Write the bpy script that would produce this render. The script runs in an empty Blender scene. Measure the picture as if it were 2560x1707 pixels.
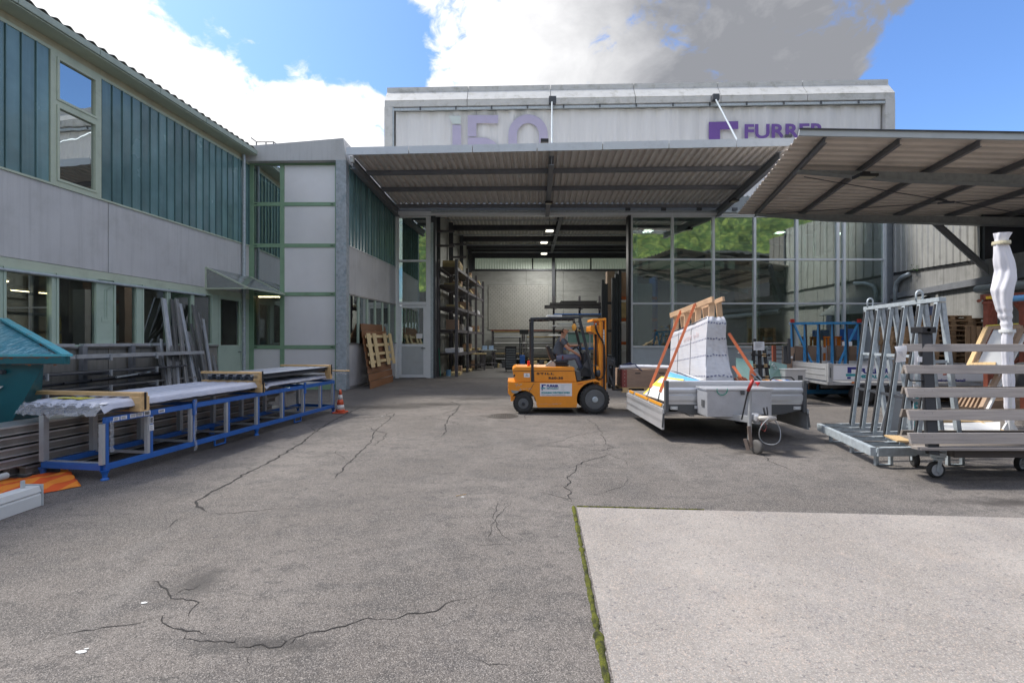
import bpy, bmesh, math, random
from mathutils import Vector, Matrix, noise
from mathutils.geometry import tessellate_polygon
R = math.radians
sc = bpy.context.scene
rnd = random.Random(7)
# ---------------------------------------------------------------- camera, light, exposure
H, F, CX, HY = 1.75, 1138.0, 1280.0, 850.0      # eye height; the photo's focal length, centre and horizon in its own pixels
cam_d = bpy.data.cameras.new('camera')
cam = bpy.data.objects.new('camera', cam_d); sc.collection.objects.link(cam); sc.camera = cam
cam.location = (0, 0, H); cam.rotation_euler = (R(90), 0, 0)
cam_d.sensor_width = 36; cam_d.lens = 36 * F / 2560
cam_d.shift_y = -(853.5 - HY) / 2560; cam_d.clip_end = 2000; cam_d.clip_start = 0.05

SUN_EL, SUN_AZ = R(55), R(-72)                   # azimuth from +Y towards +X
sd = Vector((math.sin(SUN_AZ) * math.cos(SUN_EL), math.cos(SUN_AZ) * math.cos(SUN_EL), math.sin(SUN_EL)))
sun_d = bpy.data.lights.new('sun', 'SUN'); sun_d.energy = 2.0; sun_d.angle = R(8); sun_d.color = (1, .95, .88)
sun = bpy.data.objects.new('sun', sun_d); sc.collection.objects.link(sun)
sun.rotation_euler = sd.to_track_quat('Z', 'Y').to_euler()
vs = sc.view_settings
vs.view_transform = 'Standard'; vs.look = 'None'; vs.gamma = 1; vs.use_curve_mapping = False; vs.exposure = 1.46
sc.cycles.max_bounces = 8; sc.cycles.transparent_max_bounces = 12; sc.cycles.use_denoising = True

world = bpy.data.worlds.new('World'); sc.world = world; world.use_nodes = True
def px_dir(px, py): return Vector(((px - CX) / F, 1, -(py - HY) / F)).normalized()
def build_world():
    nt = world.node_tree; nt.nodes.clear(); N = nt.nodes.new; L = nt.links.new
    def math_(op, a, b=None, clamp=False):
        n = N('ShaderNodeMath'); n.operation = op; n.use_clamp = clamp
        for i, v in enumerate((a, b)):
            if v is None: continue
            if isinstance(v, (int, float)): n.inputs[i].default_value = v
            else: L(v, n.inputs[i])
        return n.outputs[0]
    out = N('ShaderNodeOutputWorld')
    sky = N('ShaderNodeTexSky'); sky.sky_type = 'NISHITA'; sky.sun_disc = False
    sky.sun_elevation = SUN_EL; sky.sun_rotation = SUN_AZ; sky.air_density = 1.0; sky.dust_density = 1.2; sky.ozone_density = 1.5
    tc = N('ShaderNodeTexCoord')
    nrm = N('ShaderNodeVectorMath'); nrm.operation = 'NORMALIZE'; L(tc.outputs['Generated'], nrm.inputs[0])
    d = nrm.outputs[0]
    def blob(px, py, deg, w):
        c = px_dir(px, py); v = N('ShaderNodeVectorMath'); v.operation = 'DOT_PRODUCT'; L(d, v.inputs[0]); v.inputs[1].default_value = c
        m = N('ShaderNodeMapRange'); m.interpolation_type = 'SMOOTHSTEP'; L(v.outputs['Value'], m.inputs[0])
        m.inputs[1].default_value = math.cos(R(deg)); m.inputs[2].default_value = 1; m.inputs[3].default_value = 0; m.inputs[4].default_value = w
        return m.outputs[0]
    def nz(scale, detail, rough, dist=0, off=(0, 0, 0), stretch=(1, 1, 1.5)):
        mp = N('ShaderNodeMapping'); L(d, mp.inputs[0]); mp.inputs['Scale'].default_value = stretch; mp.inputs['Location'].default_value = off
        n = N('ShaderNodeTexNoise'); L(mp.outputs[0], n.inputs[0]); n.inputs['Scale'].default_value = scale
        n.inputs['Detail'].default_value = detail; n.inputs['Roughness'].default_value = rough; n.inputs['Distortion'].default_value = dist
        return n.outputs[0]
    warp = N('ShaderNodeTexNoise'); L(d, warp.inputs[0]); warp.inputs['Scale'].default_value = 5; warp.inputs['Detail'].default_value = 4
    wv = N('ShaderNodeVectorMath'); wv.operation = 'MULTIPLY_ADD'; L(warp.outputs['Color'], wv.inputs[0]); wv.inputs[1].default_value = (.16, .16, .16); L(d, wv.inputs[2]); d0 = d; d = wv.outputs[0]
    s = nz(5.5, 12, .60, 0)
    s2 = nz(20, 10, .62, 0, (3, 1, 2)); d = d0
    val = .10
    for px, py, deg, w in [(180, 60, 9, .22), (420, 130, 10, .45), (590, 215, 9, .5), (740, 255, 7, .45), (840, 300, 8, .4), (700, 370, 10, .35), (990, 300, 8, .42), (960, 185, 4, .15), (300, 330, 14, .3),
                           (1400, 120, 15, .75), (1750, 60, 17, .75), (1110, 10, 6, .3), (1500, 190, 10, .5), (2000, 90, 12, .7), (2230, -80, 10, .3),
                           (800, 50, 11, -.85), (680, -30, 11, -.7), (930, 90, 8, -.6), (1010, 185, 4, -.4), (560, 60, 7, -.35), (760, 100, 3, .35), (560, 30, 2.5, .45), (690, 60, 2, .3), (2500, 200, 12, -1.2), (2330, 280, 10, -.9), (2580, 60, 11, -.7), (520, -40, 10, -.45), (480, 20, 5, -.25)]:
        val = math_('ADD', blob(px, py, deg, w), val)
    cl = N('ShaderNodeClamp'); L(val, cl.inputs[0]); cl.inputs[1].default_value = -.80; cl.inputs[2].default_value = .60
    val = math_('ADD', cl.outputs[0], math_('ADD', math_('MULTIPLY', math_('SUBTRACT', s, .5), 3.4), math_('MULTIPLY', math_('SUBTRACT', s2, .5), 1.6)))
    mask = N('ShaderNodeMapRange'); mask.interpolation_type = 'SMOOTHSTEP'; L(val, mask.inputs[0])
    mask.inputs[1].default_value = -.22; mask.inputs[2].default_value = .38
    # cloud brightness: white sunlit parts, soft blue-grey modelling, one big grey base
    big = math_('ADD', blob(2120, 90, 38, .60), blob(2000, 60, 18, .16))
    g = math_('ADD', math_('ADD', big, .26), math_('MULTIPLY', math_('SUBTRACT', nz(6, 9, .6, .3, (7, 2, 1)), .5), .75))
    gr = N('ShaderNodeMapRange'); gr.interpolation_type = 'LINEAR'; L(g, gr.inputs[0]); gr.inputs[1].default_value = .0; gr.inputs[2].default_value = 1.0
    ccol = N('ShaderNodeMix'); ccol.data_type = 'RGBA'; L(gr.outputs[0], ccol.inputs[0])
    ccol.inputs[6].default_value = (5.9, 5.85, 5.85, 1); ccol.inputs[7].default_value = (1.2, 1.24, 1.36, 1)
    # hazier, paler blue low on the right as in the photo's sky
    sat = N('ShaderNodeMix'); sat.data_type = 'RGBA'; sat.blend_type = 'MULTIPLY'; sat.inputs[0].default_value = 1
    L(sky.outputs[0], sat.inputs[6]); sat.inputs[7].default_value = (.56, .73, .97, 1)
    mx = N('ShaderNodeMix'); mx.data_type = 'RGBA'; L(mask.outputs[0], mx.inputs[0]); L(sat.outputs[2], mx.inputs[6]); L(ccol.outputs[2], mx.inputs[7])
    bg = N('ShaderNodeBackground'); L(mx.outputs[2], bg.inputs[0]); bg.inputs[1].default_value = .10
    L(bg.outputs[0], out.inputs[0])
build_world()

# ---------------------------------------------------------------- pixel <-> place
def P(px, py, Y): return Vector(((px - CX) * Y / F, Y, H - (py - HY) * Y / F))
def PX(px, Y): return (px - CX) * Y / F
def PZ(py, Y): return H - (py - HY) * Y / F
def G(px, py):
    Y = H * F / (py - HY); return Vector(((px - CX) * Y / F, Y, 0))

# ---------------------------------------------------------------- materials
MATS = {}
def mat(name, c, rough=.6, metal=0, var=.12, vs_=3.0, grime=0, grime_c=None, bump=0, bscale=60, stretch=(1, 1, 1), spec=.5, emit=None, es=1, streak=0, rnd_v=0, c2=None, c2s=1.5, c2lo=.5, c2hi=.7, coat=0, alpha=None, fine=0):
    if name in MATS: return MATS[name]
    m = bpy.data.materials.new(name); m.use_nodes = True; MATS[name] = m
    nt = m.node_tree; N = nt.nodes.new; L = nt.links.new; b = nt.nodes['Principled BSDF']
    b.inputs['Roughness'].default_value = rough; b.inputs['Metallic'].default_value = metal
    b.inputs['Specular IOR Level'].default_value = spec
    if coat: b.inputs['Coat Weight'].default_value = coat
    if alpha is not None: b.inputs['Alpha'].default_value = alpha
    m.diffuse_color = (*c, 1)
    tc = N('ShaderNodeTexCoord'); mp = N('ShaderNodeMapping'); L(tc.outputs['Object'], mp.inputs[0]); mp.inputs['Scale'].default_value = stretch
    if rnd_v:
        oi = N('ShaderNodeObjectInfo'); cb = N('ShaderNodeCombineXYZ')
        ml = N('ShaderNodeMath'); ml.operation = 'MULTIPLY'; ml.inputs[1].default_value = 37; L(oi.outputs['Random'], ml.inputs[0])
        L(ml.outputs[0], cb.inputs[0]); L(ml.outputs[0], cb.inputs[2]); L(cb.outputs[0], mp.inputs['Location'])
    def noise_(scale, det=4, r=.6, vec=None):
        n = N('ShaderNodeTexNoise'); L(vec or mp.outputs[0], n.inputs[0]); n.inputs['Scale'].default_value = scale
        n.inputs['Detail'].default_value = det; n.inputs['Roughness'].default_value = r; return n.outputs[0]
    def mix(fac, a, bb, mode='MIX'):
        x = N('ShaderNodeMix'); x.data_type = 'RGBA'; x.blend_type = mode
        for i, v in ((0, fac), (6, a), (7, bb)):
            if isinstance(v, (int, float)): x.inputs[i].default_value = v
            elif isinstance(v, tuple): x.inputs[i].default_value = (*v[:3], 1)
            else: L(v, x.inputs[i])
        return x.outputs[2]
    def rng(v, a, bb, c_=0, d=1):
        r = N('ShaderNodeMapRange'); r.interpolation_type = 'SMOOTHSTEP'; L(v, r.inputs[0])
        for i, x in enumerate((a, bb, c_, d)): r.inputs[i + 1].default_value = x
        return r.outputs[0]
    col = c
    if c2: col = mix(rng(noise_(c2s, 6), c2lo, c2hi), c, c2)
    n1 = noise_(vs_)
    if var:
        r = N('ShaderNodeMapRange'); L(n1, r.inputs[0]); r.inputs[1].default_value = .25; r.inputs[2].default_value = .75
        r.inputs[3].default_value = 1 - var; r.inputs[4].default_value = 1 + var
        hsv = N('ShaderNodeHueSaturation'); L(r.outputs[0], hsv.inputs['Value'])
        if isinstance(col, tuple): hsv.inputs['Color'].default_value = (*col, 1)
        else: L(col, hsv.inputs['Color'])
        col = hsv.outputs[0]
    if fine:
        nf = noise_(140, 2, .8)
        r = N('ShaderNodeMapRange'); L(nf, r.inputs[0]); r.inputs[1].default_value = .3; r.inputs[2].default_value = .7
        r.inputs[3].default_value = 1 - fine; r.inputs[4].default_value = 1 + fine
        hsv = N('ShaderNodeHueSaturation'); L(r.outputs[0], hsv.inputs['Value'])
        if isinstance(col, tuple): hsv.inputs['Color'].default_value = (*col, 1)
        else: L(col, hsv.inputs['Color'])
        col = hsv.outputs[0]
    if rnd_v:
        r = N('ShaderNodeMapRange'); L(oi.outputs['Random'], r.inputs[0]); r.inputs[3].default_value = 1 - rnd_v; r.inputs[4].default_value = 1 + rnd_v
        hsv = N('ShaderNodeHueSaturation'); L(r.outputs[0], hsv.inputs['Value'])
        if isinstance(col, tuple): hsv.inputs['Color'].default_value = (*col, 1)
        else: L(col, hsv.inputs['Color'])
        col = hsv.outputs[0]
    if streak:
        mp2 = N('ShaderNodeMapping'); L(tc.outputs['Object'], mp2.inputs[0]); mp2.inputs['Scale'].default_value = (9, 9, .35)
        col = mix(rng(noise_(1.2, 6, .65, mp2.outputs[0]), .42, .78, 0, streak), col, tuple(x * .35 for x in c))
    if grime:
        gc = grime_c or tuple(x * .4 for x in c)
        col = mix(rng(noise_(vs_ * .7 + .5, 8, .7), .48, .72, 0, grime), col, gc)
    if isinstance(col, tuple): b.inputs['Base Color'].default_value = (*col, 1)
    else: L(col, b.inputs['Base Color'])
    rr = N('ShaderNodeMapRange'); L(n1, rr.inputs[0]); rr.inputs[3].default_value = max(.02, rough - .1); rr.inputs[4].default_value = min(1, rough + .1); L(rr.outputs[0], b.inputs['Roughness'])
    if bump:
        bn = N('ShaderNodeBump'); bn.inputs['Strength'].default_value = bump; bn.inputs['Distance'].default_value = .02
        L(noise_(bscale, 3), bn.inputs['Height']); L(bn.outputs[0], b.inputs['Normal'])
    if emit: b.inputs['Emission Color'].default_value = (*emit, 1); b.inputs['Emission Strength'].default_value = es
    return m
def glass_mat(name, tint=(.75, .85, .82), refl=.25, rough=.0, dirt=.05, wav=0):
    if name in MATS: return MATS[name]
    m = bpy.data.materials.new(name); m.use_nodes = True; MATS[name] = m
    nt = m.node_tree; nt.nodes.clear(); N = nt.nodes.new; L = nt.links.new
    out = N('ShaderNodeOutputMaterial'); tr = N('ShaderNodeBsdfTransparent'); tr.inputs[0].default_value = (*tint, 1)
    gl = N('ShaderNodeBsdfGlossy'); gl.inputs['Roughness'].default_value = rough; gl.inputs[0].default_value = (.95, 1, .98, 1)
    lw = N('ShaderNodeLayerWeight'); lw.inputs[0].default_value = .35
    mr = N('ShaderNodeMapRange'); L(lw.outputs['Fresnel'], mr.inputs[0]); mr.inputs[1].default_value = .0; mr.inputs[3].default_value = refl; mr.inputs[4].default_value = 1
    mx = N('ShaderNodeMixShader'); L(mr.outputs[0], mx.inputs[0]); L(tr.outputs[0], mx.inputs[1]); L(gl.outputs[0], mx.inputs[2])
    df = N('ShaderNodeBsdfDiffuse'); df.inputs[0].default_value = (.35, .36, .35, 1)
    tc = N('ShaderNodeTexCoord'); nz = N('ShaderNodeTexNoise'); L(tc.outputs['Object'], nz.inputs[0]); nz.inputs['Scale'].default_value = 2.2; nz.inputs['Detail'].default_value = 6
    r2 = N('ShaderNodeMapRange'); L(nz.outputs[0], r2.inputs[0]); r2.inputs[1].default_value = .35; r2.inputs[2].default_value = .8; r2.inputs[3].default_value = dirt * .3; r2.inputs[4].default_value = dirt
    m2 = N('ShaderNodeMixShader'); L(r2.outputs[0], m2.inputs[0]); L(mx.outputs[0], m2.inputs[1]); L(df.outputs[0], m2.inputs[2])
    if wav:
        bn = N('ShaderNodeBump'); bn.inputs['Strength'].default_value = wav; bn.inputs['Distance'].default_value = .05
        n3 = N('ShaderNodeTexNoise'); L(tc.outputs['Object'], n3.inputs[0]); n3.inputs['Scale'].default_value = 1.3; L(n3.outputs[0], bn.inputs['Height']); L(bn.outputs[0], gl.inputs['Normal'])
    L(m2.outputs[0], out.inputs[0])
    return m

# ---------------------------------------------------------------- objects
ROOT = {}
def tag(o, label=None, cat=None, group=None, kind=None):
    if label: o['label'] = label
    if cat: o['category'] = cat
    if group: o['group'] = group
    if kind: o['kind'] = kind
    return o
def thing(name, label, cat, loc=(0, 0, 0), rz=0, group=None, rot=None):
    o = bpy.data.objects.new(name, None); sc.collection.objects.link(o); o.empty_display_size = .2
    o.location = loc; o.rotation_euler = rot or (0, 0, rz)
    tag(o, label, cat, group)
    from mathutils import Euler
    ROOT[o.name] = Matrix.Translation(Vector(loc)) @ Euler(o.rotation_euler).to_matrix().to_4x4()
    return o
class MB:
    """collects polygons; build() links them as one mesh object"""
    def __init__(s): s.v = []; s.f = []
    def add(s, vs, fs):
        n = len(s.v); s.v += [Vector(v) for v in vs]; s.f += [tuple(i + n for i in f) for f in fs]; return s
    def box(s, x0, x1, y0, y1, z0, z1):
        return s.add([(x0, y0, z0), (x1, y0, z0), (x1, y1, z0), (x0, y1, z0), (x0, y0, z1), (x1, y0, z1), (x1, y1, z1), (x0, y1, z1)],
                     [(0, 3, 2, 1), (4, 5, 6, 7), (0, 1, 5, 4), (1, 2, 6, 5), (2, 3, 7, 6), (3, 0, 4, 7)])
    def cbox(s, c, size, rot=None):
        M = (rot.to_matrix() if rot is not None and hasattr(rot, 'to_matrix') else (rot or Matrix.Identity(3)))
        h = [x / 2 for x in size]; vs = [Vector(c) + M @ Vector((a * h[0], b * h[1], d * h[2])) for d in (-1, 1) for a, b in ((-1, -1), (1, -1), (1, 1), (-1, 1))]
        return s.add(vs, [(0, 3, 2, 1), (4, 5, 6, 7), (0, 1, 5, 4), (1, 2, 6, 5), (2, 3, 7, 6), (3, 0, 4, 7)])
    def bar(s, p, q, w, h, up=(0, 0, 1)):
        p, q = Vector(p), Vector(q); d = (q - p); L = d.length
        if L < 1e-6: return s
        d.normalize(); u = Vector(up)
        if abs(d.dot(u)) > .98: u = Vector((0, 1, 0))
        sd_ = d.cross(u).normalized(); u2 = sd_.cross(d).normalized()
        vs = []
        for e in (p, q):
            for a, b in ((-1, -1), (1, -1), (1, 1), (-1, 1)): vs.append(e + sd_ * a * w / 2 + u2 * b * h / 2)
        return s.add(vs, [(0, 1, 2, 3), (7, 6, 5, 4), (0, 4, 5, 1), (1, 5, 6, 2), (2, 6, 7, 3), (3, 7, 4, 0)])
    def ibeam(s, p, q, w, h, t=.02, up=(0, 0, 1)):
        p, q = Vector(p), Vector(q); d = (q - p).normalized(); u = Vector(up)
        if abs(d.dot(u)) > .98: u = Vector((0, 1, 0))
        sd_ = d.cross(u).normalized(); u2 = sd_.cross(d).normalized()
        s.bar(p + u2 * (h - t) / 2, q + u2 * (h - t) / 2, w, t, up); s.bar(p - u2 * (h - t) / 2, q - u2 * (h - t) / 2, w, t, up)
        return s.bar(p, q, t, h - 2 * t, up)
    def tube(s, pts, r, n=8, closed=False):
        pts = [Vector(p) for p in pts]; rings = []
        rr = r if isinstance(r, (list, tuple)) else [r] * len(pts)
        pn = None
        for i, p in enumerate(pts):
            d = (pts[min(i + 1, len(pts) - 1)] - pts[max(i - 1, 0)]).normalized()
            if pn is None:
                a = Vector((0, 0, 1)) if abs(d.z) < .9 else Vector((1, 0, 0)); pn = d.cross(a).normalized()
            else: pn = (pn - d * pn.dot(d)).normalized()
            b = d.cross(pn)
            rings.append([p + (pn * math.cos(2 * math.pi * k / n) + b * math.sin(2 * math.pi * k / n)) * rr[i] for k in range(n)])
        vs = [v for rg in rings for v in rg]; fs = []
        for i in range(len(rings) - 1):
            for k in range(n): fs.append((i * n + k, i * n + (k + 1) % n, (i + 1) * n + (k + 1) % n, (i + 1) * n + k))
        fs.append(tuple(range(n))[::-1]); fs.append(tuple((len(rings) - 1) * n + k for k in range(n)))
        return s.add(vs, fs)
    def prism(s, pts, vec):
        """extrude planar polygon by vec (handles concave outlines)"""
        pts = [Vector(p) for p in pts]; vec = Vector(vec); n = len(pts)
        tri = tessellate_polygon([pts]); vs = pts + [p + vec for p in pts]
        fs = [tuple(t) for t in tri] + [tuple(i + n for i in reversed(t)) for t in tri] + [(i, (i + 1) % n, (i + 1) % n + n, i + n) for i in range(n)]
        return s.add(vs, fs)
    def lathe(s, prof, c, axis='Z', n=24):
        c = Vector(c); vs = []
        for r, h in prof:
            for k in range(n):
                a = 2 * math.pi * k / n; u, v = r * math.cos(a), r * math.sin(a)
                vs.append(c + {'Z': Vector((u, v, h)), 'Y': Vector((u, h, v)), 'X': Vector((h, u, v))}[axis])
        fs = []
        for i in range(len(prof) - 1):
            for k in range(n): fs.append((i * n + k, i * n + (k + 1) % n, (i + 1) * n + (k + 1) % n, (i + 1) * n + k))
        if prof[0][0] > 1e-5: fs.append(tuple(range(n)))
        if prof[-1][0] > 1e-5: fs.append(tuple((len(prof) - 1) * n + k for k in range(n)))
        return s.add(vs, fs)
    def quad(s, a, b, c, d): return s.add([a, b, c, d], [(0, 1, 2, 3)])
    def grid(s, fn, nu, nv):
        vs = [fn(i / nu, j / nv) for j in range(nv + 1) for i in range(nu + 1)]
        fs = [(j * (nu + 1) + i, j * (nu + 1) + i + 1, (j + 1) * (nu + 1) + i + 1, (j + 1) * (nu + 1) + i) for j in range(nv) for i in range(nu)]
        return s.add(vs, fs)
    def build(s, name, m, parent=None, world=True, smooth=False, bevel=0, label=None, center=False, solid=0):
        me = bpy.data.meshes.new(name); vs = s.v; off = None
        pm = ROOT.get(parent.name) if parent is not None else None
        if pm is not None and world: inv = pm.inverted(); vs = [inv @ v for v in vs]
        elif center or (parent is None and world):      # give the mesh an origin of its own at its base
            lo = [min(v[i] for v in vs) for i in range(3)]; hi = [max(v[i] for v in vs) for i in range(3)]
            off = Vector(((lo[0] + hi[0]) / 2, (lo[1] + hi[1]) / 2, lo[2])); vs = [v - off for v in vs]
        me.from_pydata([tuple(v) for v in vs], [], s.f); me.update()
        bm = bmesh.new(); bm.from_mesh(me); bmesh.ops.recalc_face_normals(bm, faces=bm.faces); bm.to_mesh(me); bm.free()
        if smooth:
            for p in me.polygons: p.use_smooth = True
        o = bpy.data.objects.new(name, me); sc.collection.objects.link(o)
        if off is not None:
            o.location = off
            if parent is None: ROOT[o.name] = Matrix.Translation(off)
        if m: me.materials.append(m)
        if parent is not None:
            o.parent = parent
            if pm is not None: ROOT[o.name] = pm if world or True else pm
        if bevel:
            md = o.modifiers.new('bevel', 'BEVEL'); md.width = bevel; md.segments = 2; md.limit_method = 'ANGLE'; md.angle_limit = R(40)
        if solid:
            md = o.modifiers.new('solid', 'SOLIDIFY'); md.thickness = solid; md.offset = 0
        if label: o['label'] = label
        return o
def copy_obj(o, parent=None, loc=None, rot=None):
    c = o.copy(); sc.collection.objects.link(c)
    if parent is not None: c.parent = parent
    if loc is not None: c.location = loc
    if rot is not None: c.rotation_euler = rot
    return c
def copy_tree(root, loc, rot=None, label=None, keep=lambda c: True):
    r = copy_obj(root, None, loc, rot)
    if label: r['label'] = label
    for ch in list(root.children):
        if not keep(ch): continue
        c = copy_obj(ch, r)
        for g in list(ch.children): copy_obj(g, c)
    return r
def text(name, body, size, m, origin, xdir, ydir, parent=None, extrude=.003, offset=0, sx=1, align='LEFT', spacing=1, resu=3):
    cu = bpy.data.curves.new(name, 'FONT'); cu.body = body; cu.size = size; cu.extrude = extrude; cu.offset = offset; cu.align_x = align; cu.space_character = spacing; cu.resolution_u = resu
    cu.materials.append(m)
    tmp = bpy.data.objects.new(name, cu); dg = bpy.context.evaluated_depsgraph_get()
    sc.collection.objects.link(tmp); dg.update()
    me = bpy.data.meshes.new_from_object(tmp.evaluated_get(dg)); bpy.data.objects.remove(tmp)
    x = Vector(xdir).normalized(); y = Vector(ydir).normalized(); z = x.cross(y)
    M = Matrix(((x.x * sx, y.x, z.x, origin[0]), (x.y * sx, y.y, z.y, origin[1]), (x.z * sx, y.z, z.z, origin[2]), (0, 0, 0, 1)))
    pm = ROOT.get(parent.name) if parent is not None else None
    if pm is not None: M = pm.inverted() @ M
    me.transform(M); me.name = name
    o = bpy.data.objects.new(name, me); sc.collection.objects.link(o)
    if parent is not None: o.parent = parent
    return o
def nz2(x, y, z=0, s=1): return noise.noise(Vector((x * s, y * s, z * s)))

# common materials
M_white = mat('white_paint', (.62, .63, .62), .45, var=.06, grime=.2)
M_lgrey = mat('light_grey_frame', (.46, .49, .50), .4, var=.06, grime=.15)
M_galv = mat('galvanised_steel', (.42, .47, .50), .42, metal=.25, var=.2, vs_=14, grime=.3, grime_c=(.25, .29, .31))
M_dsteel = mat('dark_steel', (.07, .075, .085), .5, metal=.3, var=.2)
M_black = mat('black_plastic', (.018, .018, .02), .5, var=.2)
M_rubber = mat('black_rubber', (.028, .028, .028), .8, var=.25, vs_=10, grime=.3, grime_c=(.09, .085, .08))
M_alu = mat('aluminium', (.55, .57, .60), .36, metal=.5, var=.12, vs_=5, grime=.3, grime_c=(.25, .26, .28))
M_aludark = mat('weathered_aluminium', (.33, .32, .31), .45, metal=.6, var=.25, vs_=4, grime=.4, grime_c=(.14, .13, .12))
M_concrete = mat('concrete_wall', (.27, .27, .26), .85, var=.15, vs_=1.5, grime=.5, grime_c=(.14, .14, .13), bump=.25, streak=.5)
M_sage = mat('sage_green_frame', (.42, .52, .43), .45, var=.05, grime=.15)
M_cream = mat('cream_green_frame', (.47, .53, .42), .45, var=.06, grime=.25)
M_green = mat('leaf_green_frame', (.24, .38, .25), .42, var=.07, grime=.25)
M_wood = mat('pale_timber', (.58, .40, .20), .65, var=.18, vs_=3, stretch=(14, 14, 2), rnd_v=.12, grime=.2, bump=.1)
M_woodx = mat('pale_timber_long', (.60, .40, .19), .65, var=.2, vs_=2, stretch=(2, 14, 14), rnd_v=.12, grime=.15)
M_paper = mat('white_paper', (.7, .7, .72), .7, var=.03)
M_film = mat('white_film', (.68, .69, .73), .28, var=.08, bump=.5, bscale=9, spec=.6)
M_rust = mat('rusty_red_steel', (.22, .06, .035), .6, var=.25, vs_=6, grime=.3)
M_blue = mat('blue_painted_steel', (.02, .12, .42), .4, var=.12, vs_=5, grime=.25, grime_c=(.02, .06, .2), coat=.2)
# ================================================================ GROUND
def ground_material():
    m = bpy.data.materials.new('asphalt'); m.use_nodes = True; nt = m.node_tree; N = nt.nodes.new; L = nt.links.new; b = nt.nodes['Principled BSDF']
    geo = N('ShaderNodeNewGeometry'); pos = geo.outputs['Position']
    def nz(scale, det=4, r=.6, st=(1, 1, 1), loc=(0, 0, 0)):
        mp = N('ShaderNodeMapping'); L(pos, mp.inputs[0]); mp.inputs['Scale'].default_value = st; mp.inputs['Location'].default_value = loc
        n = N('ShaderNodeTexNoise'); L(mp.outputs[0], n.inputs[0]); n.inputs['Scale'].default_value = scale; n.inputs['Detail'].default_value = det; n.inputs['Roughness'].default_value = r; return n.outputs[0]
    def rng(v, a, bb, c=0, d=1):
        r = N('ShaderNodeMapRange'); r.interpolation_type = 'SMOOTHSTEP'; L(v, r.inputs[0])
        for i, x in enumerate((a, bb, c, d)): r.inputs[i + 1].default_value = x
        return r.outputs[0]
    def mix(f, a, bb, mode='MIX'):
        x = N('ShaderNodeMix'); x.data_type = 'RGBA'; x.blend_type = mode
        for i, v in ((0, f), (6, a), (7, bb)):
            if isinstance(v, (int, float)): x.inputs[i].default_value = v
            elif isinstance(v, tuple): x.inputs[i].default_value = (*v, 1)
            else: L(v, x.inputs[i])
        return x.outputs[2]
    def mth(op, a, bb):
        n = N('ShaderNodeMath'); n.operation = op
        for i, v in enumerate((a, bb)):
            if isinstance(v, (int, float)): n.inputs[i].default_value = v
            else: L(v, n.inputs[i])
        return n.outputs[0]
    col = mix(rng(nz(.35, 5), .35, .68), (.104, .092, .083), (.172, .154, .140))
    col = mix(rng(nz(1.7, 6, .7, (1, 1.6, 1)),   .48, .68, 0, .7), col, (.075, .070, .068))
    col = mix(rng(nz(.8, 7, .68, (1, 1.8, 1), (4, 2, 0)), .50, .62, 0, .7), col, (.076, .070, .066))
    col = mix(rng(nz(.55, 4, .6, (1.8, .5, 1), (9, 1, 0)), .55, .75, 0, .45), col, (.21, .195, .18))
    col = mix(rng(nz(5.5, 5, .7, (1, 1.4, 1), (2, 7, 0)), .50, .66, 0, .75), col, (.062, .058, .055))
    vor = N('ShaderNodeTexVoronoi'); vor.inputs['Scale'].default_value = 210; L(pos, vor.inputs[0])
    sp = N('ShaderNodeSeparateColor'); L(vor.outputs['Color'], sp.inputs[0])
    col = mix(rng(sp.outputs[0], .60, .95, 0, .6), col, (.36, .33, .30))
    col = mix(rng(sp.outputs[1], .66, .95, 0, .8), col, (.028, .026, .025))
    col = mix(rng(nz(26, 3, .7), .5, .75, 0, .35), col, (.06, .056, .054))
    # damp and oil stains that lie where they lie: (x, y, rx, ry)
    wet = None
    for x, y, rx, ry in [(-.35, 10.45, .75, .38), (-3.2, 11.9, 1.9, .55), (-2.2, 12.4, 1.8, .5), (-4.6, 7.6, .6, 1.6), (2.9, 8.4, .45, .22), (4.0, 7.1, .9, .28), (-2.27, 3.3, .26, .34), (-1.4, 2.62, .6, .10), (5.3, 9.3, 1.2, .5), (-.9, 13.6, 1.6, .5), (3.4, 3.95, .5, .18), (5.6, 4.9, 1.4, .22)]:
        mp = N('ShaderNodeMapping'); L(pos, mp.inputs[0]); mp.inputs['Location'].default_value = (-x / rx, -y / ry, 0); mp.inputs['Scale'].default_value = (1 / rx, 1 / ry, 0)
        ln = N('ShaderNodeVectorMath'); ln.operation = 'LENGTH'; L(mp.outputs[0], ln.inputs[0])
        f = rng(mth('ADD', ln.outputs['Value'], mth('MULTIPLY', nz(5.5, 8, .72, loc=(x, y, 0)), 1.9)), 1.05, 1.95, 1, 0)
        wet = f if wet is None else mth('MAXIMUM', wet, f)
    wet = mth('MULTIPLY', wet, .72)
    col = mix(wet, col, (.035, .031, .028))
    L(col, b.inputs['Base Color'])
    rr = N('ShaderNodeMapRange'); L(wet, rr.inputs[0]); rr.inputs[3].default_value = .82; rr.inputs[4].default_value = .45; L(rr.outputs[0], b.inputs['Roughness'])
    b.inputs['Specular IOR Level'].default_value = .35
    bn = N('ShaderNodeBump'); bn.inputs['Strength'].default_value = .55; bn.inputs['Distance'].default_value = .006
    L(mth('ADD', nz(120, 2, .6), mth('MULTIPLY', nz(7, 3, .6), .8)), bn.inputs['Height']); L(bn.outputs[0], b.inputs['Normal'])
    return m
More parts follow.
